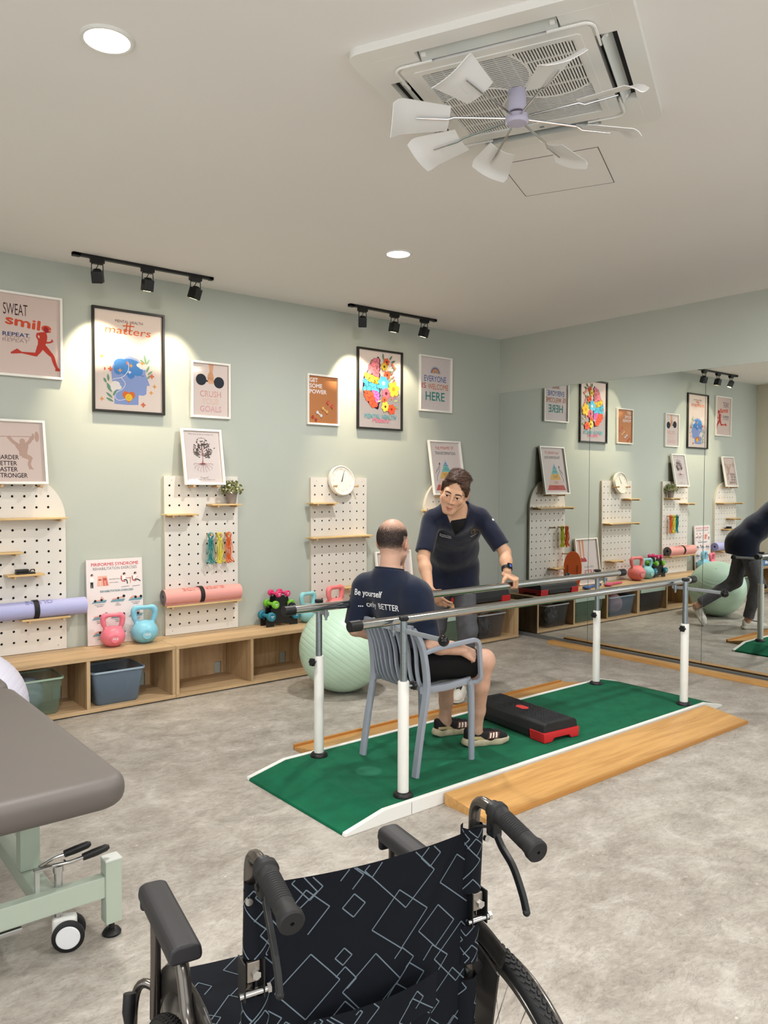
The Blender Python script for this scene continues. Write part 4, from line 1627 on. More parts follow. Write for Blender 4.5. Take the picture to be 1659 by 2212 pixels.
# --- resistance bands hanging as looped bundles
def band(label, x, z, y, color, seed):
    m = mat('latex_' + color.lstrip('#'), color, 0.5)
    t = thing('resistance_band', label, 'exercise band', (x, y, z), group='resistance bands on the pegs')
    rg = random.Random(seed)
    mb = MB()
    n = 5
    for k in range(n):
        f = (k - (n - 1) / 2) / ((n - 1) / 2)
        yo = 0.010 * math.sin(k * 2.1 + seed)
        w0, w1, w2 = 0.0135 + 0.003 * (1 - abs(f)), 0.012 * f, 0.021 * f
        j = rg.uniform(-0.003, 0.003)
        pts = [(0, yo, 0.012), (w0, yo, 0.003), (w0 + 0.001, yo, -0.016), (0.006 + 0.006 * f, yo, -0.044), (0.012 + 0.012 * f, yo, -0.085), (0.009 + w2 + j, yo, -0.125), (0.004 + w1, yo, -0.168),
               (0.010 + 0.022 * f, yo, -0.195), (0.007 + 0.030 * f, yo - 0.004, -0.218 + 0.010 * abs(f)), (0.030 * f, yo - 0.006, -0.225 + 0.012 * abs(f)), (-0.007 + 0.030 * f, yo, -0.216 + 0.010 * abs(f)), (-0.010 + 0.020 * f, yo + 0.003, -0.195),
               (-0.004 + w1, yo + 0.004, -0.168), (-0.009 + w2 + j, yo, -0.125), (-0.012 + 0.012 * f, yo, -0.085), (-0.006 + 0.006 * f, yo, -0.044), (-w0 - 0.001, yo, -0.016), (-w0, yo, 0.003)]
        mb.tube(catmull(pts, 3, True), 0.004, 6, closed=True, flat=(0.0048, 0.0024))
    mb.build('loops', m, t)
    mb = MB()
    mb.tube([(0.019 * math.cos(2 * math.pi * k / 20), 0.017 * math.sin(2 * math.pi * k / 20), -0.046 + 0.002 * math.sin(3 * k)) for k in range(20)], 0.003, 6, closed=True, flat=(0.0052, 0.0020))
    mb.build('tie_wrap', m, t)


band('teal resistance band hanging on the left peg of the trio', -3.310, 1.124, -0.085, '#2f8d8c', 1)
band('yellow resistance band hanging between the teal and the orange ones', -3.234, 1.124, -0.085, '#dcd24a', 2)
band('orange resistance band hanging on the right peg beside the yellow one', -3.158, 1.124, -0.085, '#dd6a2b', 3)
band('lime yellow resistance band on the arched board, seen in the mirror', -0.952, 1.049, -0.088, '#c9cc43', 4)
band('orange resistance band on the arched board, seen in the mirror', -1.028, 1.049, -0.088, '#d9672a', 5)


# --- rolled yoga mats
def yoga_mat(name_label, x0, x1, y, z, color, inner, letters, r_=0.056, flap=None, tilt=0.0):
    L = x1 - x0
    t = thing('yoga_mat', name_label, 'yoga mat', ((x0 + x1) / 2, y, z), group='rolled yoga mats', rot=(0, R(tilt), 0))
    m = mat('mat_' + color.lstrip('#'), color, 0.7, bump=(300, 0.15, 0.001))
    mb = MB()
    pts = []
    turns = 5.2
    n = 130
    for k in range(n + 1):
        f = k / n
        a = -90 - 360 * turns * (1 - f)
        rr_ = 0.014 + (r_ - 0.014) * f
        pts.append((rr_ * math.cos(R(a)), r_ + rr_ * math.sin(R(a))))
    if flap:
        pts += [(-flap * 0.35, -0.001), (-flap, 0.004)]
    th = 0.0031
    P = [Vector((0, p[0], p[1])) for p in pts]
    o, i = [], []
    for k, p in enumerate(P):
        tg = (P[min(k + 1, len(P) - 1)] - P[max(k - 1, 0)]).normalized()
        nn = Vector((0, -tg.z, tg.y))
        o.append(p - nn * th)
        i.append(p + nn * th)
    for x in (-L / 2, L / 2):
        pass
    V = {}
    for s, x in ((0, -L / 2), (1, L / 2)):
        for nm, arr in (('o', o), ('i', i)):
            V[s, nm] = [mb.bm.verts.new((x, q.y, q.z)) for q in arr]
    for k in range(len(P) - 1):
        f1 = mb.bm.faces.new((V[0, 'o'][k], V[1, 'o'][k], V[1, 'o'][k + 1], V[0, 'o'][k + 1]))
        f2 = mb.bm.faces.new((V[0, 'i'][k], V[0, 'i'][k + 1], V[1, 'i'][k + 1], V[1, 'i'][k]))
        f2.material_index = 1
        for s in (0, 1):
            f3 = mb.bm.faces.new((V[s, 'o'][k], V[s, 'o'][k + 1], V[s, 'i'][k + 1], V[s, 'i'][k]))
            f3.material_index = 1
    mb.bm.faces.new((V[0, 'o'][-1], V[1, 'o'][-1], V[1, 'i'][-1], V[0, 'i'][-1]))
    mb.build('roll', [m, mat('mat_inner_' + inner.lstrip('#'), inner, 0.8)], t, smooth=50)
    # strap
    sb = MB()
    xs = -0.02
    sb.tube([(xs, (r_ + 0.005) * math.cos(2 * math.pi * k / 36), r_ + (r_ + 0.005) * math.sin(2 * math.pi * k / 36)) for k in range(36)], 0.002, 6, closed=True, flat=(0.0165, 0.0013), up=(1, 0, 0)) if False else None
    for k in range(36):
        pass
    ring = MB()
    ring.lathe([(r_ + 0.0032, -0.0165), (r_ + 0.0058, -0.0165), (r_ + 0.0058, 0.0165), (r_ + 0.0032, 0.0165), (r_ + 0.0032, -0.0165)], 48,
               Matrix.Translation((xs, 0, r_)) @ Matrix.Rotation(R(90), 4, 'Y'), cap=False)
    ring.build('strap', mat('black_elastic', '#131316', 0.7), t)
    # faint lettering printed on the roll
    me = None
    V2, F2 = text_tris(letters, 0.052, 0.02, sx=1.15)
    mx = max(v[0] for v in V2)
    co = []
    for (u, v, ly) in V2:
        ang = R(128) - (0.030 - v) / (r_ + 0.004)
        rl = r_ + 0.0036 + 0.00008 * ly
        co.append((mx / 2 - u, -rl * math.cos(math.pi - ang), r_ + rl * math.sin(math.pi - ang)))
    me = bpy.data.meshes.new('lettering')
    me.from_pydata(co, [], F2)
    link_mesh('lettering', me, mat('mat_print_' + color.lstrip('#'), '#989bc8' if inner != '#6f6a6c' else '#cd8a85', 0.8), t, None)
    return t


yoga_mat('lilac yoga mat rolled up in a black strap on the arched pegboard', -4.875, -4.262, -0.092, 0.618, '#a9acd6', '#8a8cb8', 'GUIDE', 0.057)
yoga_mat('pink yoga mat rolled up in a black strap on the rectangular pegboard', -3.700, -3.075, -0.092, 0.616, '#dc9a94', '#6f6a6c', 'SUPERGUIDE', 0.058, flap=0.035)
# black device on the small shelf
t = thing('phone_holder', 'small black folding holder on the little shelf at far left', 'holder', (-4.645, -0.085, 0.915))
MB().box((-0.058, -0.03, 0.0), (0.058, 0.03, 0.010), 0.003).build('base', M_BLACK, t)
MB().box((-0.058, -0.022, 0.011), (0.02, 0.025, 0.030), 0.004).build('clamp', M_BLACK, t)
MB().tube([(0.025, -0.01, 0.012), (0.035, -0.01, 0.026), (0.055, -0.005, 0.026), (0.06, 0.0, 0.012)], 0.004, 8).build('arm', M_BLACK, t)
# ================================================================ the storage bench
M_OAK = wood_mat('pale_oak', '#c9ac85', '#a98b66', 'x', 0.9, 0.5)
M_OAK_Z = wood_mat('pale_oak_z', '#c3a680', '#a38762', 'z', 0.9, 0.5)
BT = 0.375          # top of the bench
BF = -0.415         # front of the bench


def bench(x0, x1, label):
    t = thing('storage_bench', label, 'bench', ((x0 + x1) / 2, 0, 0), group='low oak storage benches')
    L = (x1 - x0) / 2 - 0.001
    MB().box((-L, BF, BT - 0.025), (L, -0.006, BT), 0.0012).build('top_board', M_OAK, t)
    MB().box((-L, BF + 0.002, 0.008), (L, -0.008, 0.033), 0.001).build('bottom_board', M_OAK, t)
    MB().box((-L + 0.004, BF + 0.02, 0.0), (L - 0.004, -0.01, 0.008)).build('plinth', M_DARK, t, smooth=None)
    for f in (-1, -1 / 3, 1 / 3, 1):
        x = f * (L - 0.012)
        MB().box((x - 0.012, BF + 0.002, 0.033), (x + 0.012, -0.008, BT - 0.025), 0.001).build('upright', M_OAK_Z, t)
    for k in range(3):
        c = (k - 1) * (L - 0.012) * 2 / 3
        w = (L - 0.012) / 3 - 0.013
        # back with a cable cut-out at the lower right
        mb = MB()
        mb.box((c - w, -0.022, 0.033), (c + w - 0.10, -0.010, BT - 0.025))
        mb.box((c + w - 0.10, -0.022, 0.125), (c + w, -0.010, BT - 0.025))
        mb.box((c + w - 0.04, -0.022, 0.033), (c + w, -0.010, 0.125))
        bmesh.ops.remove_doubles(mb.bm, verts=mb.bm.verts[:], dist=1e-5)
        mb.build('back_panel', M_OAK_Z, t, smooth=None)
    return t


bench(-5.545, -3.745, 'low pale oak storage bench at the left, holding the green and blue bins')
bench(-3.745, -1.945, 'low pale oak storage bench in the middle, behind the mint exercise ball')
bench(-1.945, -0.145, 'low pale oak storage bench at the right, ending by the mirrors')


# plastic bins ------------------------------------------------------------------------------
def tint_plastic(name, color, alpha):
    return mat(name, color, 0.22, alpha=alpha, spec=0.5)


def bin_(label, x0, x1, yf, yb, z1, m, rim_m, lid=None, taper=0.035, name='storage_bin'):
    cx, cy = (x0 + x1) / 2, (yf + yb) / 2
    t = thing(name, label, 'storage bin', (cx, cy, 0.0335), group='plastic bins in the bench')
    W, D, H = (x1 - x0) / 2, (yb - yf) / 2, z1 - 0.0335
    mb = MB()

    def ringat(z, s):
        f = z / H
        w, d = W - taper * (1 - f) - s, D - taper * 0.6 * (1 - f) - s
        return [mb.bm.verts.new((px, py, z)) for px, py in rrect(w, d, 0.025, 5)]
    rings = [ringat(0.0, 0.008), ringat(0.012, 0), ringat(H - 0.012, 0), ringat(H - 0.0119, -0.006), ringat(H, -0.006), ringat(H, 0.004), ringat(H - 0.012, 0.004), ringat(0.014, 0.004), ringat(0.004, 0.012)]
    for A_, B_ in zip(rings, rings[1:]):
        n = len(A_)
        for k in range(n):
            mb.bm.faces.new((A_[k], A_[(k + 1) % n], B_[(k + 1) % n], B_[k]))
    mb.bm.faces.new(rings[0])
    mb.bm.faces.new(rings[-1])
    mb.build('tub', m, t, smooth=40)
    rm = MB()
    ring_prism(rm, rrect(W + 0.0065, D + 0.0065, 0.030, 5), rrect(W + 0.0005, D + 0.0005, 0.026, 5), H - 0.010, H + 0.0015)
    rm.build('rim', rim_m, t)
    if lid:
        lb = MB()
        lb.box((-W - 0.010, -D - 0.010, H - 0.030), (W + 0.010, D + 0.010, H + 0.012), 0.006)
        lb.build('lid', lid, t)
    return t


M_GREENBIN = tint_plastic('green_tinted_plastic', '#7d9a88', 0.24)
M_BLUEBIN = tint_plastic('blue_grey_plastic', '#74879a', 0.55)
M_SMOKE = tint_plastic('smoke_plastic', '#5a5a5c', 0.26)
M_LID = mat('sage_lid', '#a9bbb0', 0.4)
bin_('green see-through bin with a grey ball at the far left of the bench', -4.86, -4.497, -0.385, -0.10, 0.268, M_GREENBIN, mat('green_rim', '#9db4a0', 0.35), taper=0.025)
bin_('blue grey open bin in the second cubby from the left', -4.318, -3.963, -0.395, -0.10, 0.262, M_BLUEBIN, mat('blue_rim', '#9fb2c0', 0.35), taper=0.035)
bin_('dark smoke bin holding a plastic bag, at the right end of the bench', -0.69, -0.31, -0.395, -0.10, 0.270, M_SMOKE, mat('smoke_rim', '#a5a7a8', 0.3))
bin_('green bin with a sage lid beside the dark bin, seen in the mirror', -1.30, -0.79, -0.395, -0.10, 0.290, M_GREENBIN, M_LID, lid=M_LID)
bin_('blue grey bin holding the pink ball, seen in the mirror', -1.91, -1.40, -0.395, -0.10, 0.258, tint_plastic('blue_tinted_plastic', '#8195aa', 0.30), mat('blue_rim', '#9fb2c0', 0.35))
bin_('dark bin with a sage lid left of the pink ball bin, seen in the mirror', -2.52, -2.02, -0.395, -0.10, 0.285, M_SMOKE, M_LID, lid=M_LID)


def ball(label, c, r_, m, name='exercise_ball', ribs=0, axis=None, group=None):
    t = thing(name, label, 'ball', (c[0], c[1], c[2] - r_), group=group)
    mb = MB()
    prof = []
    n = 180 if ribs else 28
    for k in range(n + 1):
        a = -90 + 180 * k / n
        rr_ = r_
        if ribs and abs(a) < 62 and (k % 7 == 0):
            rr_ = r_ - 0.0016
        prof.append((max(rr_ * math.cos(R(a)), 0.0), rr_ * math.sin(R(a))))
    prof[0] = (0.0, -r_)
    prof[-1] = (0.0, r_)
    M = Matrix.Translation((0, 0, r_))
    if axis is not None:
        M = M @ Vector(axis).to_track_quat('Z', 'Y').to_matrix().to_4x4()
    mb.lathe(prof, 96 if ribs else 48, M, cap=False)
    mb.build('bladder', m, t, smooth=80)
    if axis is not None:
        v = M @ Vector((0, 0, r_ * 0.999))
        MB().cyl(v, v + Vector(axis).normalized() * 0.003, 0.011, n=16).build('plug', m, t)
    return t


ball('grey ball lying in the green bin at the far left', (-4.690, -0.235, 0.155), 0.112, mat('grey_vinyl', '#8d9cab', 0.4), 'soft_ball')
ball('dusty pink ball lying in the blue grey bin, seen in the mirror', (-1.665, -0.245, 0.160), 0.118, mat('pink_vinyl', '#c79ba2', 0.35), 'soft_ball')
ball('dark grey ball showing through the blue grey bin', (-4.125, -0.245, 0.139), 0.098, mat('dark_vinyl', '#49565f', 0.5), 'soft_ball')
t = thing('plastic_bag', 'crumpled clear plastic bag with dark contents inside the smoke bin', 'bag', (-0.52, -0.27, 0.042))
mb = MB()
_rng = random.Random(9)


def bagf(u, v):
    a = 2 * math.pi * u
    r_ = 0.105 * math.sin(math.pi * min(0.06 + v * 0.88, 1)) ** 0.7 * (1 - 0.45 * v)
    j = 0.016 * math.sin(5 * a + 9 * v) + 0.010 * math.sin(11 * a - 7 * v)
    return ((r_ + j * (0.3 + v)) * math.cos(a) * 1.1, (r_ + j * (0.3 + v)) * math.sin(a) * 0.75, 0.002 + 0.19 * v)


mb.grid(bagf, 60, 22, closed_u=True)
mb.build('sack', mat('dark_film', '#2b2c2f', 0.14, spec=0.8), t, smooth=40)
MB().tube(bez((0.02, 0, 0.185), (0.05, -0.02, 0.23), (-0.03, -0.02, 0.24), (-0.03, 0, 0.19)), 0.002, 6).build('drawstring', mat('pale_cord', '#b9b6ae', 0.6), t)

# the two big exercise balls ---------------------------------------------------------------
ball('large mint exercise ball on the floor in front of the bench', (-2.700, -0.960, 0.318), 0.318, mat('mint_vinyl', '#bfdcc6', 0.33, spec=0.5, coat=0.15), ribs=1, axis=(0.55, -0.25, 0.8), group='large exercise balls')
ball('pale lilac exercise ball at the left edge behind the treatment bed', (-5.205, -1.03, 0.320), 0.320, mat('lilac_vinyl', '#d3d2e2', 0.4), ribs=1, axis=(-0.6, 0.2, 0.7), group='large exercise balls')


# kettlebells ---------------------------------------------------------------------------------
def kettlebell(label, x, y, D, H, color, rz, wt):
    m = mat('vinyl_' + color.lstrip('#'), color, 0.38, bump=(220, 0.06, 0.001))
    t = thing('kettlebell', label, 'kettlebell', (x, y, BT), rz, group='kettlebells on the bench')
    r_ = D / 2
    hb = D * 0.82                       # body height
    s = SDF((-r_ * 1.25, -r_ * 1.25, -0.02), (r_ * 1.25, r_ * 1.25, H + 0.02), 0.0035)
    s.ell((0, 0, r_ * 0.84), (r_, r_ * 0.98, r_ * 0.88), k=0.01)
    hw = r_ * 0.80
    tr = D * 0.080
    top = H - tr
    P = round_path([(-r_ * 0.52, 0, hb * 0.78), (-hw, 0, hb + 0.45 * (top - hb)), (-hw * 0.97, 0, top), (hw * 0.97, 0, top), (hw, 0, hb + 0.45 * (top - hb)), (r_ * 0.52, 0, hb * 0.78)], 0.030, 5)
    s.chain([tuple(p) for p in P], [tr * 1.12] + [tr] * (len(P) - 2) + [tr * 1.12], k=0.012)
    # flat base
    sl = s.f
    zz = s.lo[2] + s.h * np.arange(s.n[2])
    s.f = np.maximum(s.f, (0.0 - zz)[None, None, :].astype(np.float32))
    # flat weight badge on the front
    me = sdf_mesh('body', s, 2)
    for v in me.vertices:
        v.co.z = max(v.co.z, 0.0)
    b = link_mesh('body', me, m, t, 80)
    zc = r_ * 0.78
    M = Matrix.Translation((0, -r_ * 0.955, zc)) @ Matrix.Rotation(R(90), 4, 'X')
    MB().lathe([(0.0, 0.004), (r_ * 0.34, 0.004), (r_ * 0.36, 0.0025), (r_ * 0.36, -0.02), (0.0, -0.02)], 32, M, cap=False).build('badge', mat('badge_' + color.lstrip('#'), color, 0.45), t)
    V, F = text_tris(wt, D * 0.115, 0.02, align='CENTER')
    me = bpy.data.meshes.new('weight_mark')
    me.from_pydata([(u, -r_ * 0.955 - 0.0046 - 0.00008 * ly, zc + v - D * 0.04) for u, v, ly in V], [], F)
    link_mesh('weight_mark', me, mat('white_print', '#eeeaea', 0.6), t, None)
    return t


kettlebell('pink 10LB kettlebell in front of the exercise chart', -4.092, -0.150, 0.168, 0.232, '#e0788a', R(-9), '10LB')
kettlebell('sky blue 15LB kettlebell beside the exercise chart', -3.868, -0.158, 0.190, 0.268, '#7fc0d6', R(-10), '15LB')
kettlebell('aqua kettlebell behind the mint ball, next to the dumbbell rack', -2.485, -0.175, 0.180, 0.250, '#86c3c9', R(10), '15LB')
kettlebell('coral pink kettlebell behind the mint ball, nearest the seated man', -2.225, -0.200, 0.212, 0.287, '#e27c7e', R(12), '20LB')

# dumbbell rack -----------------------------------------------------------------------------
RX = -2.735
t = thing('dumbbell_rack', 'black stepped rack holding three pairs of dumbbells on the bench', 'dumbbell rack', (RX, -0.135, BT))
prof = [(-0.145, 0.0), (-0.075, 0.0), (-0.070, 0.022), (0.070, 0.022), (0.075, 0.0), (0.145, 0.0), (0.142, 0.045)]
half = [(0.145, 0.060), (0.132, 0.060), (0.118, 0.042), (0.102, 0.050), (0.098, 0.140), (0.088, 0.148), (0.076, 0.138), (0.064, 0.146), (0.056, 0.225), (0.046, 0.235), (0.036, 0.226), (0.022, 0.236), (0.020, 0.245)]
outl = prof[:6] + half + [(-x, z) for x, z in half[::-1]]
for y in (-0.045, 0.045):
    MB().prism(outl, 'y', y - 0.006, y + 0.006, 0.0015).build('side_plate', M_BLACK, t)
for z in (0.06, 0.16):
    MB().box((-0.05, -0.040, z), (0.05, 0.040, z + 0.012), 0.002).build('crossbar', M_BLACK, t)


def dumbbell(label, x, z, r_, L, color):
    m = mat('neoprene_' + color.lstrip('#'), color, 0.5)
    t = thing('dumbbell', label, 'dumbbell', (x, -0.135, z - r_), group='dumbbells on the rack')
    M = Matrix.Translation((0, 0, r_)) @ Matrix.Rotation(R(90), 4, 'X')
    for s in (-1, 1):
        a, b = (L / 2 - r_ * 1.05, L / 2) if s > 0 else (-L / 2, -L / 2 + r_ * 1.05)
        MB().lathe([(0.0, a), (r_ * 0.70, a), (r_ * 0.95, a + r_ * 0.2), (r_, a + r_ * 0.5), (r_ * 0.95, b - r_ * 0.2), (r_ * 0.72, b), (r_ * 0.55, b - 0.001), (0.0, b - 0.001)], 8 * 4, M, cap=False).build('head', m, t)
    h = MB().lathe([(0.0, -L / 2 + r_), (r_ * 0.44, -L / 2 + r_), (r_ * 0.38, -L / 4), (r_ * 0.42, 0), (r_ * 0.38, L / 4), (r_ * 0.44, L / 2 - r_), (0.0, L / 2 - r_)], 20, M, cap=False).build('handle', m, t)
    for k, (s, zz) in enumerate((('PRACTICE', 0.002), ('DUMB', -0.011))):
        pass
    A_ = MB()
    y = -L / 2 - 0.0003
    A_.poly([(-r_ * 0.4, y, r_ + 0.003), (r_ * 0.4, y, r_ + 0.003), (r_ * 0.4, y, r_ + 0.0075), (-r_ * 0.4, y, r_ + 0.0075)])
    A_.poly([(-r_ * 0.22, y, r_ - 0.008), (r_ * 0.22, y, r_ - 0.008), (r_ * 0.22, y, r_ - 0.0045), (-r_ * 0.22, y, r_ - 0.0045)])
    A_.build('mark', mat('white_print', '#eeeaea', 0.6), t, smooth=None)
    return t


for col, nm, dx, z, r_, L in (('#d0316f', 'magenta', 0.041, BT + 0.258, 0.0265, 0.145), ('#6cb12f', 'lime green', 0.073, BT + 0.176, 0.0325, 0.165), ('#20738a', 'teal', 0.115, BT + 0.083, 0.0375, 0.180)):
    for s, side in ((-1, 'left'), (1, 'right')):
        dumbbell('%s dumbbell on the %s side of the black rack' % (nm, side), RX + s * dx, z, r_, L, col)

# things on the right-hand bench, mostly seen in the mirror ------------------------------------
M_STEP = mat('step_black', '#1b1c1f', 0.6, bump=(90, 0.2, 0.002))
M_STEPRED = mat('step_red', '#c3262b', 0.42)


def step_platform(label, loc, rz, L, D, H):
    t = thing('step_platform', label, 'aerobic step', loc, rz, group='black and red aerobic steps')
    mb = MB()
    z0 = H * 0.42
    mb.prism([(-D / 2, z0), (D / 2, z0), (D / 2 - 0.012, H - 0.012), (D / 2 - 0.03, H), (-D / 2 + 0.03, H), (-D / 2 + 0.012, H - 0.012)], 'x', -L / 2 + 0.01, L / 2 - 0.01, 0.006)
    mb.build('deck', M_STEP, t)
    # skirt between the feet
    for s in (-1, 1):
        MB().box((-L / 2 + 0.13, s * (D / 2 - 0.010) - 0.008, H * 0.12), (L / 2 - 0.13, s * (D / 2 - 0.010) + 0.008, z0 + 0.01), 0.004).build('side_skirt', M_STEP, t)
    gm = MB()
    n = 9
    for k in range(26):
        x = -L / 2 + 0.05 + (L - 0.10) * k / 25
        gm.box((x - 0.0035, -D / 2 + 0.045, H - 0.001), (x + 0.0035, D / 2 - 0.045, H + 0.0016))
    for k in range(10):
        y = -D / 2 + 0.045 + (D - 0.09) * k / 9
        gm.box((-L / 2 + 0.05, y - 0.003, H - 0.001), (L / 2 - 0.05, y + 0.003, H + 0.0016))
    gm.build('grip_mat', mat('step_grip', '#242529', 0.7), t, smooth=None)
    lg = MB()
    lg.prism([(-0.048, 0), (-0.030, 0.026), (0.030, 0.026), (0.048, 0), (0.030, -0.026), (-0.030, -0.026)], 'z', H + 0.0015, H + 0.0028)
    lg.build('badge', mat('step_badge', '#d8403b', 0.5), t, smooth=None)
    for s in (-1, 1):
        fb = MB()
        x0, x1 = (L / 2 - 0.12, L / 2) if s > 0 else (-L / 2, -L / 2 + 0.12)
        fb.prism([(-D / 2 + 0.002, 0.0), (-D / 2 + 0.06, 0.0), (-D / 2 + 0.08, 0.02), (D / 2 - 0.08, 0.02), (D / 2 - 0.06, 0.0), (D / 2 - 0.002, 0.0), (D / 2 + 0.004, z0 + 0.012), (-D / 2 - 0.004, z0 + 0.012)], 'x', x0, x1, 0.006)
        fb.build('foot', M_STEPRED, t)
    return t


step_platform('black aerobic step with red feet standing on the bench behind the man in scrubs', (-0.545, -0.235, BT), 0.0, 0.62, 0.30, 0.115)
t = thing('balance_board', 'orange oval balance board propped on the bench, seen in the mirror', 'balance board', (-0.955, -0.225, BT + 0.004), rot=(R(-11), 0, R(58)))
mb = MB()
ov = [(0.098 * math.copysign(abs(math.cos(a)) ** 0.8, math.cos(a)), 0.205 + 0.205 * math.copysign(abs(math.sin(a)) ** 0.9, math.sin(a))) for a in [2 * math.pi * k / 48 for k in range(48)]]
mb.prism(ov, 'y', -0.016, 0.016, 0.006)
M_ORANGE = mat('orange_plastic', '#ee6f30', 0.42)
mb.build('deck', M_ORANGE, t)
for s in (-1, 1):
    MB().box((s * 0.052 - 0.006, -0.021, 0.10), (s * 0.052 + 0.006, -0.015, 0.26), 0.002).build('groove', mat('orange_shade', '#a8451c', 0.5), t)
for col, nm, x0, x1, y0, y1, lab in (('#2f5c9d', 'blue', -1.03, -1.44, -0.345, -0.25, 'blue spoon-shaped massage paddle on the bench, seen in the mirror'), ('#cf4d76', 'pink', -1.44, -1.80, -0.33, -0.28, 'pink spoon-shaped massage paddle on the bench, seen in the mirror')):
    m = mat('paddle_' + nm, col, 0.4)
    t = thing('massage_paddle', lab, 'massage paddle', ((x0 + x1) / 2, (y0 + y1) / 2, BT + 0.0), group='massage paddles on the bench')
    d = Vector(((x1 - x0) / 2, (y1 - y0) / 2, 0))
    hd = MB().sphere((0, 0, 0), 0.05, 24, scale=(1.25, 0.8, 0.42)).build('bowl', m, t)
    hd.location = (-d.x * 0.82, -d.y * 0.82, 0.0215)
    hb = MB().tube(bez(tuple(-d * 0.7 + Vector((0, 0, 0.022))), tuple(-d * 0.2 + Vector((0, 0.01, 0.02))), tuple(d * 0.4 + Vector((0, 0.01, 0.018))), tuple(d + Vector((0, 0, 0.016))), 12), [0.015 - 0.0002 * k for k in range(13)], 10)
    hb.build('handle', m, t)
t = thing('wipes_packet', 'blue and white packet on the far left bench, seen in the mirror', 'packet', (-5.285, -0.30, BT), R(8))
MB().box((-0.085, -0.045, 0), (0.085, 0.045, 0.10), 0.016, 3).build('pack', mat('packet_blue', '#4f83c4', 0.35), t)
MB().box((-0.05, -0.0462, 0.03), (0.05, -0.0445, 0.07), 0.0005).build('panel', mat('packet_white', '#e8ecf2', 0.4), t)
# ================================================================ parallel walking bars
M_CARPET = mat('green_carpet', '#0a5f41', 0.95, spec=0.1, noise=(11, 0.14), bump=(420, 0.7, 0.004), sheen=0.05)
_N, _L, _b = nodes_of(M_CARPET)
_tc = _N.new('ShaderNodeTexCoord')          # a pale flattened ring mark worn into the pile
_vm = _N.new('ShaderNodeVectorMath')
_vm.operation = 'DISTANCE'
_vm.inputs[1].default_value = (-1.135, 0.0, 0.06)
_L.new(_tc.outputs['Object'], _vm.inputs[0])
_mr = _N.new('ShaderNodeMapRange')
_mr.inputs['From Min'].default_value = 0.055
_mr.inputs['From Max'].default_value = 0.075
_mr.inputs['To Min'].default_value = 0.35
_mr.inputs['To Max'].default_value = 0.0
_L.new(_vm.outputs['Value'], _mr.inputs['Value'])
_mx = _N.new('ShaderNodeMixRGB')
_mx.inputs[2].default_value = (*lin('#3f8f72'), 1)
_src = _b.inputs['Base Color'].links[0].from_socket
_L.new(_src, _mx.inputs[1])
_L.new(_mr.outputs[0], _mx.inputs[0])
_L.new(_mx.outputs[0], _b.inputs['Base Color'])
M_POST = mat('post_white', '#dcdcd6', 0.4)
PX = (-3.715, -1.272)
PYN, PYF = -2.825, -2.135
pc = Vector((-2.51, -2.475, 0))
t = thing('parallel_bars', 'chrome walking bars on white posts over a long green carpeted platform', 'parallel bars', tuple(pc))
prof = [(-4.105, 0.0), (-4.100, 0.012), (-3.885, 0.060), (-1.125, 0.060), (-0.915, 0.012), (-0.910, 0.0)]
prof = [(x - pc.x, z) for x, z in prof]
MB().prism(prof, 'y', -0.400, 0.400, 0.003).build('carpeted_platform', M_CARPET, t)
M_EDGE = mat('white_edging', '#e3e3de', 0.45)
for s in (-1, 1):
    P2 = [(x, z + (0.003 if z > 0 else 0)) for x, z in prof]
    MB().prism(P2, 'y', s * 0.4005, s * 0.4270, 0.003).build('side_rail', M_EDGE, t)
    MB().box((-1.22 if s < 0 else -1.2, s * 0.4272 - 0.0004, 0.004), (-1.217 if s < 0 else -1.197, s * 0.4272 + 0.0004, 0.056)).build('rail_joint', mat('joint_grey', '#8a8a88', 0.6), t, smooth=None)


def star_knob(r_, h):
    P = []
    for k in range(36):
        a = 2 * math.pi * k / 36
        q = r_ * (0.88 + 0.12 * math.cos(6 * a))
        P.append((q * math.cos(a), q * math.sin(a)))
    return P


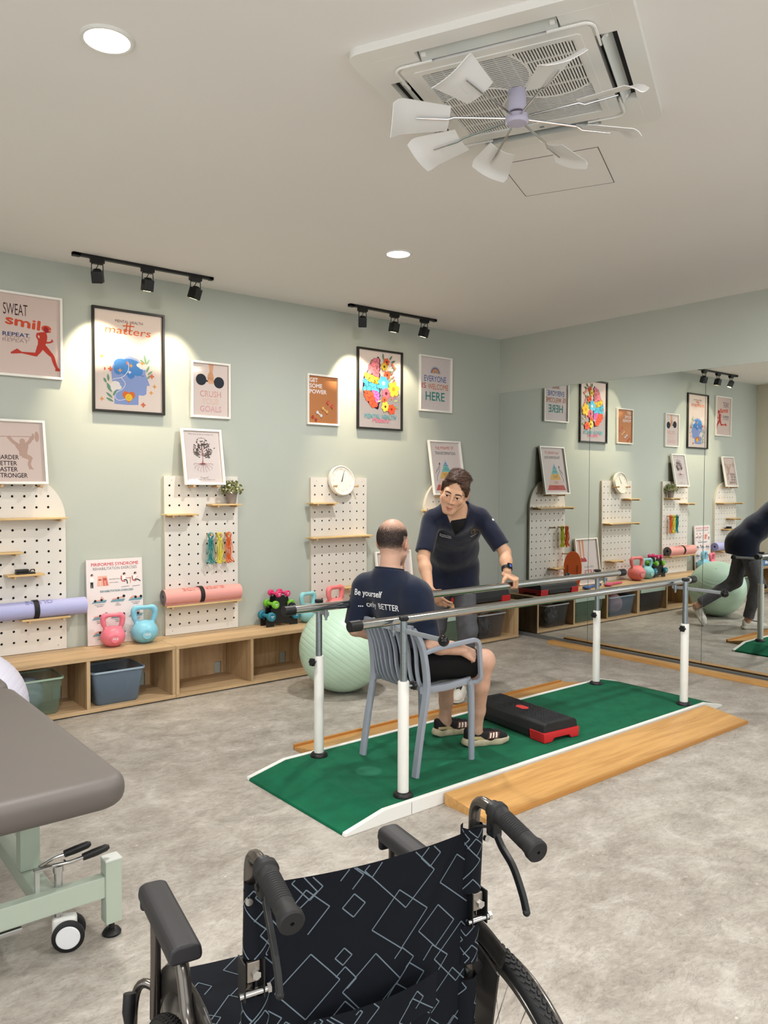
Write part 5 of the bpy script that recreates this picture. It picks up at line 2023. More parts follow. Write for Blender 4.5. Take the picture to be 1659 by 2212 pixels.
RZ = 0.868
for py, ry, s in ((PYN, -2.752, -1), (PYF, -2.200, 1)):
    rl = MB()
    rl.cyl((-3.925 - pc.x, ry - pc.y, RZ), (-1.085 - pc.x, ry - pc.y, RZ), 0.0215, n=32)
    rl.build('hand_rail', M_CHROME, t)
    for x, d in ((-3.925, -1), (-1.085, 1)):
        MB().cyl((x - pc.x - d * 0.015, ry - pc.y, RZ), (x - pc.x + d * 0.050, ry - pc.y, RZ), 0.0255, n=32, bev=0.004).build('end_cap', M_BLACK, t)
    for k, px in enumerate(PX):
        x, y = px - pc.x, py - pc.y
        MB().lathe([(0.0, 0.0605), (0.046, 0.0605), (0.046, 0.068), (0.040, 0.078), (0.032, 0.082), (0.0, 0.082)], 32, Matrix.Translation((x, y, 0)), cap=False).build('base_ring', M_BLACK, t)
        pst = MB().lathe([(0.0, 0.08), (0.0262, 0.08), (0.0262, 0.594), (0.0245, 0.598), (0.0, 0.598)], 32, Matrix.Translation((x, y, 0)), cap=False).build('post', M_POST, t)
        MB().lathe([(0.0, 0.58), (0.0168, 0.58)] + [(q, z) for i in range(5) for q, z in ((0.0168, 0.63 + 0.05 * i), (0.0158, 0.6305 + 0.05 * i), (0.0158, 0.6325 + 0.05 * i), (0.0168, 0.633 + 0.05 * i))] + [(0.0168, 0.878), (0.0, 0.878)], 24, Matrix.Translation((x, y, 0)), cap=False).build('inner_tube', M_ZINC, t)
        # side clamping knob on the sleeve
        kd = Vector((-1, 0, 0)) if (s > 0 or k == 1) else Vector((1, 0, 0))
        kb = MB()
        kb.prism(star_knob(0.0225, 0), 'z', -0.010, 0.010, 0.004)
        ob = kb.build('lock_knob', M_BLACK, t)
        ob.matrix_local = Matrix.Translation((x + kd.x * 0.052, y - 0.012, 0.572)) @ kd.to_track_quat('Z', 'Y').to_matrix().to_4x4()
        MB().cyl((x + kd.x * 0.025, y - 0.006, 0.572), (x + kd.x * 0.047, y - 0.011, 0.572), 0.007, n=12).build('lock_bolt', M_ZINC, t)
        # top knob and cross arm with ball
        kb = MB()
        kb.prism(star_knob(0.024, 0), 'z', 0.8795, 0.899, 0.005, M=Matrix.Translation((x, y, 0)))
        kb.build('top_knob', M_BLACK, t)
        yi, yo = (ry - pc.y), y + s * 0.255
        ar = MB()
        ar.tube([(x, yi - s * 0.022, RZ - 0.036), (x, y, RZ - 0.036), (x, yo, RZ - 0.040)], 0.01, 12, flat=(0.0045, 0.011), up=(0, 0, 1))
        ar.build('cross_arm', mat('arm_grey', '#a4abb1', 0.35, 0.6), t)
        MB().sphere((x, yo + s * 0.012, RZ - 0.041), 0.0255, 24).build('ball_knob', mat('gloss_black', '#08080a', 0.08), t)
        MB().cyl((x, yi, RZ - 0.058), (x, yi, RZ - 0.020), 0.0085, n=14).cyl((x, yi, RZ - 0.052), (x, yi, RZ - 0.044), 0.0125, n=6).cyl((x, yi, RZ - 0.072), (x, yi, RZ - 0.055), 0.006, n=12).build('clamp_bolt', M_ZINC, t)

# loose wooden ramps on both sides
t = thing('wooden_ramp', 'long golden wooden ramp lying along the near side of the green platform', 'ramp', (-2.345, -2.912, 0), group='golden wooden ramps')
MB().prism([(-0.275, 0.0), (-0.002, 0.0), (-0.002, 0.0555), (-0.008, 0.058), (-0.275, 0.020)], 'x', -1.19, 1.185, 0.0015).build('ramp_board', M_OAKY, t)
MB().box((-1.19, -0.290, 0.0), (1.185, -0.2755, 0.0215), 0.002).build('front_lip', mat('lip_oak', '#b98343', 0.4), t)
t = thing('wooden_ramp', 'long golden wooden ramp lying along the far side of the green platform', 'ramp', (-2.47, -2.040, 0), group='golden wooden ramps')
MB().prism([(0.002, 0.0), (0.215, 0.0), (0.215, 0.015), (0.008, 0.052), (0.002, 0.050)], 'x', -1.2, 1.2, 0.0015).build('ramp_board', M_OAKY, t)
MB().box((-1.2, 0.2155, 0.0), (1.2, 0.230, 0.030), 0.002).build('front_lip', mat('lip_oak', '#b98343', 0.4), t)
step_platform('black aerobic step with red feet lying across the green carpet', (-2.455, -2.455, 0.0615), R(-96.4), 0.66, 0.275, 0.108)

# ================================================================ grey armchair on the carpet
M_CHAIR = mat('grey_resin', '#8d949f', 0.48)
t = thing('armchair', 'grey slatted plastic armchair on the green carpet under the seated man', 'chair', (-3.315, -2.475, 0.0605))


def cl(x, y, z):
    return (x + 3.315, y + 2.475, z - 0.0605)


SEAT = 0.490
for s, yb in ((-1, -2.690), (1, -2.265)):
    # rear leg running up into the back upright
    P = [(-3.520, yb, 0.0605), (-3.488, yb, 0.26), (-3.455, yb, 0.43), (-3.446, yb, 0.52), (-3.462, yb - s * 0.004, 0.65), (-3.488, yb - s * 0.010, 0.735), (-3.520, yb - s * 0.026, 0.790)]
    mb = MB()
    mb.tube(catmull([cl(*p) for p in P], 6), 0.016, 12, flat=(0.0125, 0.019), up=(0, 1, 0))
    mb.build('rear_leg', M_CHAIR, t)
    yf = yb + (-0.0 if s < 0 else 0.0) - s * 0.015
    mb = MB()
    mb.tube([cl(-3.112, yf, 0.0605), cl(-3.114, yf, 0.30), cl(-3.122, yf, 0.455), cl(-3.140, yf, 0.482)], [0.0165, 0.018, 0.020, 0.018], 14)
    mb.build('front_leg', M_CHAIR, t)
    ya = yb + s * 0.022
    P = round_path([cl(-3.462, yb + s * 0.004, 0.672), cl(-3.40, ya, 0.690), cl(-3.100, ya, 0.702), cl(-3.082, ya, 0.478), cl(-3.135, yf, 0.470)], 0.045, 6)
    mb = MB()
    mb.tube(P, 0.012, 12, flat=(0.0115, 0.0105), up=(0, 1, 0))
    mb.build('armrest', M_CHAIR, t)
# seat shell with a slotted front and the eight back slats
mb = MB()
mb.tube([cl(-3.46, -2.665, SEAT - 0.012), cl(-3.30, -2.672, SEAT - 0.018), cl(-3.13, -2.668, SEAT - 0.010), cl(-3.095, -2.64, SEAT - 0.012), cl(-3.09, -2.475, SEAT - 0.020), cl(-3.095, -2.31, SEAT - 0.012), cl(-3.13, -2.282, SEAT - 0.010), cl(-3.30, -2.278, SEAT - 0.018), cl(-3.46, -2.285, SEAT - 0.012)], 0.014, 10, flat=(0.011, 0.018), up=(0, 0, 1))
mb.build('seat_rim', M_CHAIR, t)
NS = 9
for k in range(NS):
    f = k / (NS - 1)
    y = -2.640 + 0.325 * f
    ytop = -2.655 + 0.355 * f
    bow = -0.030 * (1 - (2 * f - 1) ** 2)
    P = [(-3.10, y, SEAT - 0.010), (-3.20, y, SEAT - 0.022), (-3.33, y, SEAT - 0.030), (-3.415 + bow * 0.3, y, SEAT - 0.022), (-3.452 + bow * 0.7, y, SEAT + 0.02), (-3.468 + bow, y, SEAT + 0.09), (-3.482 + bow, y * 0.5 + ytop * 0.5, SEAT + 0.18), (-3.505 + bow, ytop, SEAT + 0.25), (-3.525 + bow, ytop, SEAT + 0.298)]
    mb = MB()
    mb.tube(catmull([cl(*p) for p in P], 5), 0.01, 10, flat=(0.0115, 0.0050), up=(0, 1, 0))
    mb.build('slat', M_CHAIR, t)
mb = MB()
mb.tube(catmull([cl(-3.520, -2.664, 0.790), cl(-3.545, -2.58, 0.794), cl(-3.553, -2.475, 0.796), cl(-3.545, -2.37, 0.794), cl(-3.520, -2.291, 0.790)], 6), 0.012, 12, flat=(0.0125, 0.019), up=(0, 0, 1))
mb.build('top_rail', M_CHAIR, t)
# ================================================================ people
def V3(*a):
    return np.array(a, float)


def unit(v):
    v = np.array(v, float)
    return v / np.linalg.norm(v)


def skin_mat(name, base):
    m = mat(name, base, 0.52, spec=0.35, noise=(60, 0.05), bump=(320, 0.08, 0.0008), sss=0.12)
    return m


def hand(s, wrist, dirv, nrm, side, curls, spread=0.10, thumb=(0.5, 0.55, 0.3), sc=1.0, thumb_curl=20):
    """adds palm, four fingers and a thumb.  dirv wrist->knuckles, nrm = out of the palm, side +1 left / -1 right hand"""
    d, n = unit(dirv), np.array(nrm, float)
    n = unit(n - d * (n @ d))
    lat = np.cross(n, d)                       # toward the little finger on a right hand
    tl = lat if side > 0 else -lat             # toward the thumb
    w = np.array(wrist, float)
    offs = (0.0285, 0.0095, -0.0100, -0.0275)
    base_l = (0.088, 0.091, 0.087, 0.079)
    lens = ((0.043, 0.026, 0.020), (0.047, 0.029, 0.021), (0.043, 0.027, 0.020), (0.034, 0.021, 0.017))
    rad = (0.0088, 0.0090, 0.0085, 0.0075)
    for i in range(4):
        k0 = w + tl * offs[i] * 0.62 * sc
        k1 = w + (d * base_l[i] + tl * offs[i]) * sc
        s.cap(k0, k1, 0.0155 * sc, 0.0115 * sc, k=0.008)
        p = k1
        ang = 0.0
        dd = unit(d + tl * spread * offs[i] / 0.028)
        c = curls[i] if isinstance(curls[0], (tuple, list)) else curls
        for j in range(3):
            ang += R(c[j])
            v = dd * math.cos(ang) + n * math.sin(ang)
            q = p + v * lens[i][j] * sc
            s.cap(p, q, rad[i] * sc * (1 - 0.06 * j), rad[i] * sc * (0.94 - 0.07 * j), k=0.0025)
            p = q
    # thumb: leaves the side of the palm near its base
    p = w + (d * 0.022 + tl * 0.020 + n * 0.006) * sc
    v = unit(d * thumb[0] + tl * thumb[1] + n * thumb[2])
    axis = unit(np.cross(v, -tl * 0.7 + n * 0.5))
    s.cap(w + (d * 0.02 + n * 0.004) * sc, p + v * 0.040 * sc, 0.0160 * sc, 0.0125 * sc, k=0.008)
    p = p + v * 0.040 * sc
    for L_, r0, r1 in ((0.034, 0.0108, 0.0100), (0.026, 0.0100, 0.0080)):
        a = R(thumb_curl)
        v = v * math.cos(a) + np.cross(axis, v) * math.sin(a)
        q = p + v * L_ * sc
        s.cap(p, q, r0 * sc, r1 * sc, k=0.003)
        p = q


def frame_from(fwd, up):
    f = unit(fwd)
    u = np.array(up, float)
    u = unit(u - f * (u @ f))
    x = np.cross(u, f)              # person's left is +x
    return np.stack([x, f, u], 1)


class Head:
    def __init__(self, c, fwd, up, sc=1.0):
        self.c, self.Q, self.s = np.array(c, float), frame_from(fwd, up), sc

    def __call__(self, x, y, z):
        return self.c + self.Q @ (np.array([x, y, z]) * self.s)

    def ell(self, S, c, r, k=0.02, cut=False, rot=None):
        Q = self.Q if rot is None else self.Q @ rot
        S.ell(self(*c), np.array(r) * self.s, Q, k, cut)

    def cap(self, S, p, q, r1, r2=None, k=0.02, cut=False):
        S.cap(self(*p), self(*q), r1 * self.s, (r2 or r1) * self.s, k, cut)

    def build(self, S, face=True):
        E, Cp = self.ell, self.cap
        E(S, (0, -0.014, 0.036), (0.0745, 0.094, 0.084), 0.02)
        E(S, (0, -0.040, 0.010), (0.066, 0.062, 0.068), 0.03)
        E(S, (0, 0.038, -0.030), (0.061, 0.052, 0.068), 0.03)
        for x in (-1, 1):
            Cp(S, (x * 0.056, 0.008, -0.058), (x * 0.020, 0.068, -0.100), 0.020, 0.017, 0.03)
            E(S, (x * 0.040, 0.064, -0.026), (0.024, 0.022, 0.022), 0.02)
        Cp(S, (-0.012, 0.074, -0.104), (0.012, 0.074, -0.104), 0.0165, k=0.025)
        E(S, (0, 0.060, -0.065), (0.036, 0.032, 0.036), 0.03)
        if face:
            Cp(S, (-0.040, 0.076, 0.020), (0.040, 0.076, 0.020), 0.0125, k=0.02)
            for x in (-1, 1):
                E(S, (x * 0.0315, 0.096, -0.001), (0.0165, 0.014, 0.0085), 0.012, True)
                E(S, (x * 0.0315, 0.0858, 0.0068), (0.0185, 0.0088, 0.0070), 0.004)
                E(S, (x * 0.0315, 0.0848, -0.0100), (0.0165, 0.0080, 0.0056), 0.004)
            Cp(S, (0, 0.090, 0.010), (0, 0.108, -0.034), 0.0075, 0.0105, 0.014)
            for x in (-1, 1):
                E(S, (x * 0.0140, 0.0985, -0.0365), (0.0095, 0.0100, 0.0080), 0.008)
            for x in (-1, 1):
                Cp(S, (0.0, 0.0965, -0.0675), (x * 0.0205, 0.0885, -0.0715), 0.0062, 0.0030, 0.006)
                Cp(S, (0.0, 0.0945, -0.0810), (x * 0.0185, 0.0880, -0.0760), 0.0072, 0.0030, 0.006)
            Cp(S, (-0.019, 0.0945, -0.0740), (0.019, 0.0945, -0.0740), 0.0022, k=0.003, cut=True)
        for x in (-1, 1):
            rot = np.array(Euler((R(12), R(x * 8), R(x * 28))).to_matrix())
            E(S, (x * 0.079, -0.014, -0.012), (0.0075, 0.0185, 0.0315), 0.008, rot=rot)
            E(S, (x * 0.086, -0.008, -0.010), (0.0050, 0.0095, 0.0180), 0.006, True, rot=rot)
            Cp(S, (x * 0.074, -0.004, -0.030), (x * 0.077, -0.004, -0.036), 0.0065, k=0.008)


def clip_end(S, p, q, r1, r2, k, wide=None, s=1.0):
    """cloth tube that ends flat at q"""
    p, q = np.array(p, float), np.array(q, float)
    d = unit(q - p)
    T = SDF.__new__(SDF)
    T.lo, T.h, T.n = S.lo, S.h, S.n
    m = max(r1, r2) * max(s, 1) + k + 0.06
    sl, X = S._sub(np.minimum(p, q) - m, np.maximum(p, q) + m)
    L = np.linalg.norm(q - p)
    t = np.clip(sum((X[i] - p[i]) * d[i] for i in range(3)) / L, 0, 1.2)
    v = [X[i] - p[i] - t * L * d[i] for i in range(3)]
    r2_ = sum(a * a for a in v)
    if wide is not None:
        w = unit(wide)
        a = sum(v[i] * w[i] for i in range(3))
        rest = np.sqrt(np.maximum(r2_ - a * a, 0) + (a / s) ** 2)
    else:
        rest = np.sqrt(r2_)
    dist = rest - (r1 + (r2 - r1) * np.clip(t, 0, 1))
    plane = sum((X[i] - q[i]) * d[i] for i in range(3))
    S._join(sl, np.maximum(dist, plane), k)


def fold_noise(S, amp, freq, seed, box=None):
    """gentle cloth folds: displaces the field"""
    rg = np.random.default_rng(seed)
    ax = [S.lo[i] + S.h * np.arange(S.n[i]) for i in range(3)]
    X = np.meshgrid(*ax, indexing='ij', sparse=True)
    tot = 0
    for _ in range(7):
        d = unit(rg.normal(size=3) * np.array([1, 1, 0.55]))
        ph = rg.uniform(0, 6.28)
        f = freq * rg.uniform(0.6, 1.5)
        e = unit(rg.normal(size=3))
        arg = sum(X[i] * d[i] for i in range(3)) * f + 1.6 * np.sin(sum(X[i] * e[i] for i in range(3)) * f * 0.45 + ph) + ph
        tot = tot + np.sin(arg) * np.abs(np.sin(arg))
    S.f += (amp * tot / 3).astype(np.float32)


def attach(me, name, m, root, smooth=70):
    me.transform(Matrix.Translation(-Vector(root.location)))
    return link_mesh(name, me, m, root, smooth)


def paint(me, fn, name='tint'):
    """true local skin colour (lips, stubble...) as a colour attribute"""
    ca = me.color_attributes.new(name, 'FLOAT_COLOR', 'POINT')
    co = np.empty(len(me.vertices) * 3)
    me.vertices.foreach_get('co', co)
    col = fn(co.reshape(-1, 3))
    out = np.ones((len(co) // 3, 4))
    out[:, :3] = col
    ca.data.foreach_set('color', out.ravel())


def tint_skin(name):
    m = skin_mat(name, '#d0a287')
    N, Lk, b = nodes_of(m)
    at = N.new('ShaderNodeVertexColor')
    at.layer_name = 'tint'
    n = N.new('ShaderNodeTexNoise')
    n.inputs['Scale'].default_value = 45
    n.inputs['Detail'].default_value = 4
    tc = N.new('ShaderNodeTexCoord')
    Lk.new(tc.outputs['Object'], n.inputs['Vector'])
    mr = N.new('ShaderNodeMapRange')
    mr.inputs['To Min'].default_value = 0.90
    mr.inputs['To Max'].default_value = 1.08
    Lk.new(n.outputs['Fac'], mr.inputs['Value'])
    v = N.new('ShaderNodeVectorMath')
    v.operation = 'SCALE'
    Lk.new(at.outputs['Color'], v.inputs[0])
    Lk.new(mr.outputs[0], v.inputs['Scale'])
    Lk.new(v.outputs[0], b.inputs['Base Color'])
    return m


def blob_tint(P, base, spots):
    """base linear colour, spots = [(centre, radius, colour, strength)]"""
    col = np.tile(np.array(base), (len(P), 1))
    for c, r_, cc, st in spots:
        d = np.linalg.norm(P - np.array(c), axis=1)
        w = np.clip(1 - d / r_, 0, 1) ** 0.8 * st
        w = np.clip(w, 0, 1)[:, None]
        col = col * (1 - w) + np.array(cc) * w
    return col


def project_text(rows, O, U, Vv, D, target, root, name, m, lift=0.0016):
    """rows: (string, u, v, height, kwargs) in metres on a plane at O spanned by U, Vv; dropped along D onto target"""
    bm = bmesh.new()
    bm.from_mesh(target.data)
    bvh = BVHTree.FromBMesh(bm)
    off = Vector(root.location)
    co, fa = [], []
    for s_, u0, v0, h, kw in rows:
        if callable(s_):
            Vt, Ft = s_()
        else:
            Vt, Ft = text_tris(s_, h / 0.7, **kw)
        k = len(co)
        for vt in Vt:
            a, b = vt[:2]
            ly = vt[2] if len(vt) > 2 else 0
            p = Vector(O) + Vector(U) * (u0 + a) + Vector(Vv) * (v0 + b)
            hit = bvh.ray_cast(p - off, Vector(D))
            q = hit[0] if hit[0] is not None else (p - off)
            co.append(q - Vector(D) * (lift + 0.00012 * ly))
        fa += [tuple(k + i for i in f) for f in Ft]
    bm.free()
    me = bpy.data.meshes.new(name)
    me.from_pydata(co, [], fa)
    return link_mesh(name, me, m, root, None)


def project_rows(rows, *a):
    for row in rows:
        project_text([row], *a)


def shoe(root, name, heel, dirv, up, L, ms, side, style):
    """heel = ground contact behind the heel, dirv toward the toe; ms = (sole, upper, accent, lace) materials"""
    d, u = unit(dirv), unit(up)
    u = unit(u - d * (u @ d))
    l = np.cross(u, d)          # left of the shoe
    h = np.array(heel, float)

    def P(a, b, c):
        return h + d * a * L + l * b * L + u * c * L
    lo = np.min([P(a, b, c) for a in (-.1, 1.1) for b in (-.25, .25) for c in (-.05, .5)], 0) - 0.01
    hi = np.max([P(a, b, c) for a in (-.1, 1.1) for b in (-.25, .25) for c in (-.05, .5)], 0) + 0.01
    S = SDF(lo, hi, 0.0035)
    bend = -side * 0.02
    S.chain([P(0.13, 0, .125), P(0.42, 0, .125), P(0.72, bend, .105), P(0.86, bend, .090)], [.105 * L, .105 * L, .140 * L, .115 * L], 0.02)
    S.chain([P(0.15, 0, .20), P(0.27, 0, .235)], [.100 * L, .100 * L], 0.02)
    S.chain([P(0.10, 0, .26), P(0.08, 0, .30)], [.075 * L, .06 * L], 0.02)
    S.chain([P(0.36, 0, .22), P(0.55, 0, .165), P(0.70, bend, .13)], [.085 * L, .085 * L, .09 * L], 0.03)
    ax = [S.lo[i] + S.h * np.arange(S.n[i]) for i in range(3)]
    X = np.meshgrid(*ax, indexing='ij', sparse=True)
    hgt = sum((X[i] - h[i]) * u[i] for i in range(3))
    S.f = np.maximum(S.f, (0.075 * L - hgt).astype(np.float32))
    # collar opening
    S.cap(P(0.215, 0, .30), P(0.20, 0, .48), .062 * L, .075 * L, 0.004, cut=True)
    up_ = attach(sdf_mesh(name, S, 2), name, ms[1], root)
    S2 = SDF(lo, hi, 0.0035)
    S2.chain([P(0.10, 0, .075), P(0.40, 0, .075), P(0.72, bend, .075), P(0.88, bend, .085)], [.125 * L, .115 * L, .152 * L, .125 * L], 0.03)
    top = 0.115 + 0.0
    wave = 0.100 * L
    a_ = sum((X[i] - h[i]) * d[i] for i in range(3)) / L
    upper = ((0.165 if style == 'runner' else 0.125) - 0.055 * np.clip(a_, 0, 1)) * L
    lower = np.maximum(0.0, 0.10 * (a_ - 0.80)) * L * 1.4 + np.maximum(0.0, 0.12 - a_) * 0.35 * L
    S2.f = np.maximum(S2.f, np.maximum(hgt - upper, lower - hgt).astype(np.float32))
    sole = attach(sdf_mesh('sole', S2, 2), 'sole', ms[0], root)
    sole.parent = up_
    bm = bmesh.new()
    bm.from_mesh(up_.data)
    bvh = BVHTree.FromBMesh(bm)
    off = np.array(root.location)

    def drop(a, b, c, dv):
        o = P(a, b, c) - off
        hit = bvh.ray_cast(Vector(o), Vector(dv))
        return Vector(hit[0]) if hit[0] is not None else Vector(o)
    # laces across the tongue
    lace = MB()
    for k in range(5):
        a = 0.36 + 0.062 * k
        for flip in (1, -1):
            pts = []
            for j in range(9):
                f = j / 8 * 2 - 1
                q = drop(a + 0.02 * f * flip, f * 0.062, 0.5, -u)
                pts.append(q + Vector(u) * 0.0022)
            lace.tube(pts, 0.0021, 6)
    for e in (1, -1):
        q = drop(0.37, 0.0, 0.5, -u) + Vector(u) * 0.004
        lace.tube(bez(q, q + Vector(l) * e * 0.02 + Vector(u) * 0.02, q + Vector(l) * e * 0.035 + Vector(d) * 0.01, q + Vector(l) * e * 0.03 - Vector(u) * 0.008, 6), 0.0021, 6)
    lace.build('laces', ms[3], up_)
    # side panels
    for sd in (1, -1):
        panels = []
        if style == 'runner':
            for k in range(3):
                a0 = 0.50 + 0.066 * k
                panels.append(([(a0, 0.150), (a0 + 0.036, 0.150), (a0 + 0.066, 0.240), (a0 + 0.032, 0.240)], ms[2], 0.0016))
            panels.insert(0, ([(0.455, 0.135), (0.69, 0.128), (0.745, 0.235), (0.525, 0.262)], mat('rust_trim', '#5a2c1a', 0.6), 0.0008))
            panels.append(([(0.06, 0.155), (0.42, 0.128), (0.32, 0.200), (0.20, 0.235), (0.07, 0.205)], ms[4], 0.0012))
        for poly, m_, lf in panels:
            mb = MB()
            n_ = 6
            (a0, c0), (a1, c1), (a2, c2), (a3, c3) = poly[:4] if len(poly) == 4 else (poly[0], poly[1], poly[2], poly[4])
            mb.grid(lambda p_, q_: drop(a0 * (1 - p_) * (1 - q_) + a1 * p_ * (1 - q_) + a2 * p_ * q_ + a3 * (1 - p_) * q_, sd * 0.4, c0 * (1 - p_) * (1 - q_) + c1 * p_ * (1 - q_) + c2 * p_ * q_ + c3 * (1 - p_) * q_, -l * sd) + Vector(l) * sd * lf, 9, 9)
            mb.keep = True
            mb.build('side_panel', m_, up_)
    bm.free()
    return up_


# --------------------------------------------------------------- the seated man
SK1 = lin('#c39c87')
t = thing('person', 'balding man in navy tee and black shorts sitting in the grey chair, seen from behind', 'person', (-3.20, -2.46, 0.0605))
hipR, hipL = V3(-3.375, -2.555, 0.585), V3(-3.375, -2.360, 0.585)
knR, knL = V3(-2.965, -2.620, 0.552), V3(-2.955, -2.340, 0.552)
anR, anL = V3(-2.935, -2.535, 0.150), V3(-2.945, -2.297, 0.150)
pel, waist, chest, neckb = V3(-3.345, -2.457, 0.60), V3(-3.365, -2.450, 0.76), V3(-3.415, -2.430, 0.92), V3(-3.455, -2.405, 1.050)
shR, shL = V3(-3.425, -2.590, 0.945), V3(-3.500, -2.245, 0.950)
elR, wrR = V3(-3.410, -2.664, 0.706), V3(-3.186, -2.680, 0.648)
elL, wrL = V3(-3.520, -2.200, 0.730), V3(-3.265, -2.260, 0.665)
lateral = unit(shR - shL)
H = Head(V3(-3.418, -2.392, 1.205), (0.86, 0.42, -0.10), (0.05, 0.02, 1), 1.0)
S = SDF((-3.72, -2.86, 0.05), (-2.70, -2.02, 1.36), 0.0040)
S.ecap(pel, waist, 0.098, 0.092, lateral, 1.5, 0.04).ecap(waist, chest, 0.092, 0.095, lateral, 1.6, 0.05)
S.ecap(chest, (shR + shL) / 2 + V3(0, 0, 0.02), 0.09, 0.06, lateral, 1.7, 0.05)
S.cap(neckb - V3(0, 0, 0.03), H(0, -0.026, -0.030), 0.055, 0.051, 0.025)
for sh_ in (shR, shL):
    S.cap(neckb + V3(0, 0, -0.035), sh_ * 0.75 + neckb * 0.25 + V3(0, 0, -0.005), 0.055, 0.048, 0.04)
for hp, kn, an in ((hipR, knR, anR), (hipL, knL, anL)):
    S.chain([hp, kn * 0.5 + hp * 0.5 + V3(0, 0, -0.008), kn], [0.084, 0.069, 0.054], 0.02)
    S.ell(kn + V3(0.008, 0, 0.004), (0.052, 0.052, 0.056), k=0.03)
    mid = kn * 0.66 + an * 0.34 + V3(-0.018, 0, 0)
    S.chain([kn + V3(-0.004, 0, -0.02), mid, kn * 0.28 + an * 0.72, an], [0.054, 0.056, 0.039, 0.034], 0.02)
    S.cap(an, an + V3(0.02, 0, -0.045), 0.034, 0.036, 0.02)
for sh_, el, wr in ((shR, elR, wrR), (shL, elL, wrL)):
    S.chain([sh_, sh_ * 0.4 + el * 0.6, el], [0.052, 0.047, 0.040], 0.02)
    d_ = unit(wr - el)
    S.chain([el, el + d_ * 0.075, wr], [0.041, 0.043, 0.0275], 0.015)
dR = unit(V3(0.88, 0.0, -0.44))
hand(S, wrR + dR * 0.006, dR, (-0.10, 0.86, -0.48), -1, (66, 78, 48), 0.10, (0.75, 0.35, 0.25), 1.0, 24)
hand(S, wrL + unit(V3(1, -0.2, -0.2)) * 0.012, (0.95, -0.22, -0.2), (0, -0.3, -1), 1, (40, 40, 22), 0.10, (0.7, 0.45, 0.3), 1.0, 20)
H.build(S)
me = sdf_mesh('body', S, 2)
HI = H.Q.T
scalp_c = lin('#8a766b')


def seat_tint(P):
    col = blob_tint(P, SK1, [(H(s_ * 0.080, -0.01, -0.012), 0.034, lin('#c47f69'), 0.55) for s_ in (-1, 1)]
                    + [(H(0, 0.096, -0.0745), 0.022, lin('#a8625a'), 0.8)]
                    + [(knR + V3(0.04, 0, 0.02), 0.07, lin('#b9806c'), 0.5), (knL + V3(0.04, 0, 0.02), 0.07, lin('#b9806c'), 0.5)])
    q = (P - H.c) @ H.Q
    # cropped stubble colour on the scalp: sides and back, thinning toward the crown
    on = (q[:, 2] > -0.055 - 0.25 * np.clip(q[:, 1] + 0.02, -1, 0.2)) & (np.linalg.norm(q, axis=1) < 0.16)
    back = np.clip((0.035 - q[:, 1]) / 0.05, 0, 1)
    low = np.clip((q[:, 2] + 0.060) / 0.045, 0, 1)
    crown = np.clip((0.098 - q[:, 2]) / 0.060, 0, 1)
    w = np.where(on, back * low * crown, 0)[:, None] * 0.78
    ear = np.min([np.linalg.norm(P - H(s_ * 0.084, -0.008, -0.010), axis=1) for s_ in (-1, 1)], 0)
    w = w * np.clip((ear - 0.022) / 0.015, 0, 1)[:, None]
    return col * (1 - w) + np.array(lin('#4b423d')) * w


paint(me, seat_tint)
M_SKIN = tint_skin('skin')
body = attach(me, 'body', M_SKIN, t)
# tee shirt
M_NAVY = mat('navy_cotton', '#151d31', 0.85, spec=0.2, noise=(16, 0.10), bump=(30, 0.25, 0.004), sheen=0.2)
S = SDF((-3.72, -2.86, 0.45), (-3.10, -2.02, 1.16), 0.0045)
S.ecap(pel + V3(0.0, 0, -0.06), waist, 0.112, 0.106, lateral, 1.52, 0.04).ecap(waist, chest, 0.106, 0.108, lateral, 1.6, 0.05)
S.ecap(chest, (shR + shL) / 2 + V3(0, 0, 0.015), 0.104, 0.072, lateral, 1.75, 0.06)
for sh_ in (shR, shL):
    S.cap(neckb + V3(0, 0, -0.03), sh_ * 0.8 + neckb * 0.2 + V3(0, 0, -0.002), 0.068, 0.060, 0.05)
S.cap(chest, neckb + V3(0, 0, 0.005), 0.09, 0.066, 0.04)
for sh_, el in ((shR, elR), (shL, elL)):
    e = sh_ + (el - sh_) * 0.90
    clip_end(S, sh_ + V3(0, 0, 0.002), e, 0.062, 0.066, 0.075)
fold_noise(S, 0.0030, 34, 4)
# neck opening and hem
nd = unit(V3(0.18, 0.05, 1.0))
ax_ = [S.lo[i] + S.h * np.arange(S.n[i]) for i in range(3)]
X_ = np.meshgrid(*ax_, indexing='ij', sparse=True)
pl = sum((X_[i] - (neckb + V3(0, 0, 0.012))[i]) * nd[i] for i in range(3))
S.f = np.maximum(S.f, pl.astype(np.float32))
S.f = np.maximum(S.f, (0.505 - X_[2]).astype(np.float32))
tee = attach(sdf_mesh('tee_shirt', S, 2), 'tee_shirt', M_NAVY, t)
col_ = MB()
cc = neckb + V3(0.002, 0.002, 0.010)
Qc = np.array(frame_from(unit(V3(1, 0.2, -0.18)), nd))
col_.tube([Vector(cc + Qc @ V3(0.0735 * math.cos(2 * math.pi * k / 40), 0.0735 * math.sin(2 * math.pi * k / 40), 0.0)) - Vector(t.location) for k in range(40)], 0.006, 8, closed=True, flat=(0.0035, 0.011), up=tuple(nd))
col_.build('collar', mat('navy_rib', '#121a2c', 0.9), t)
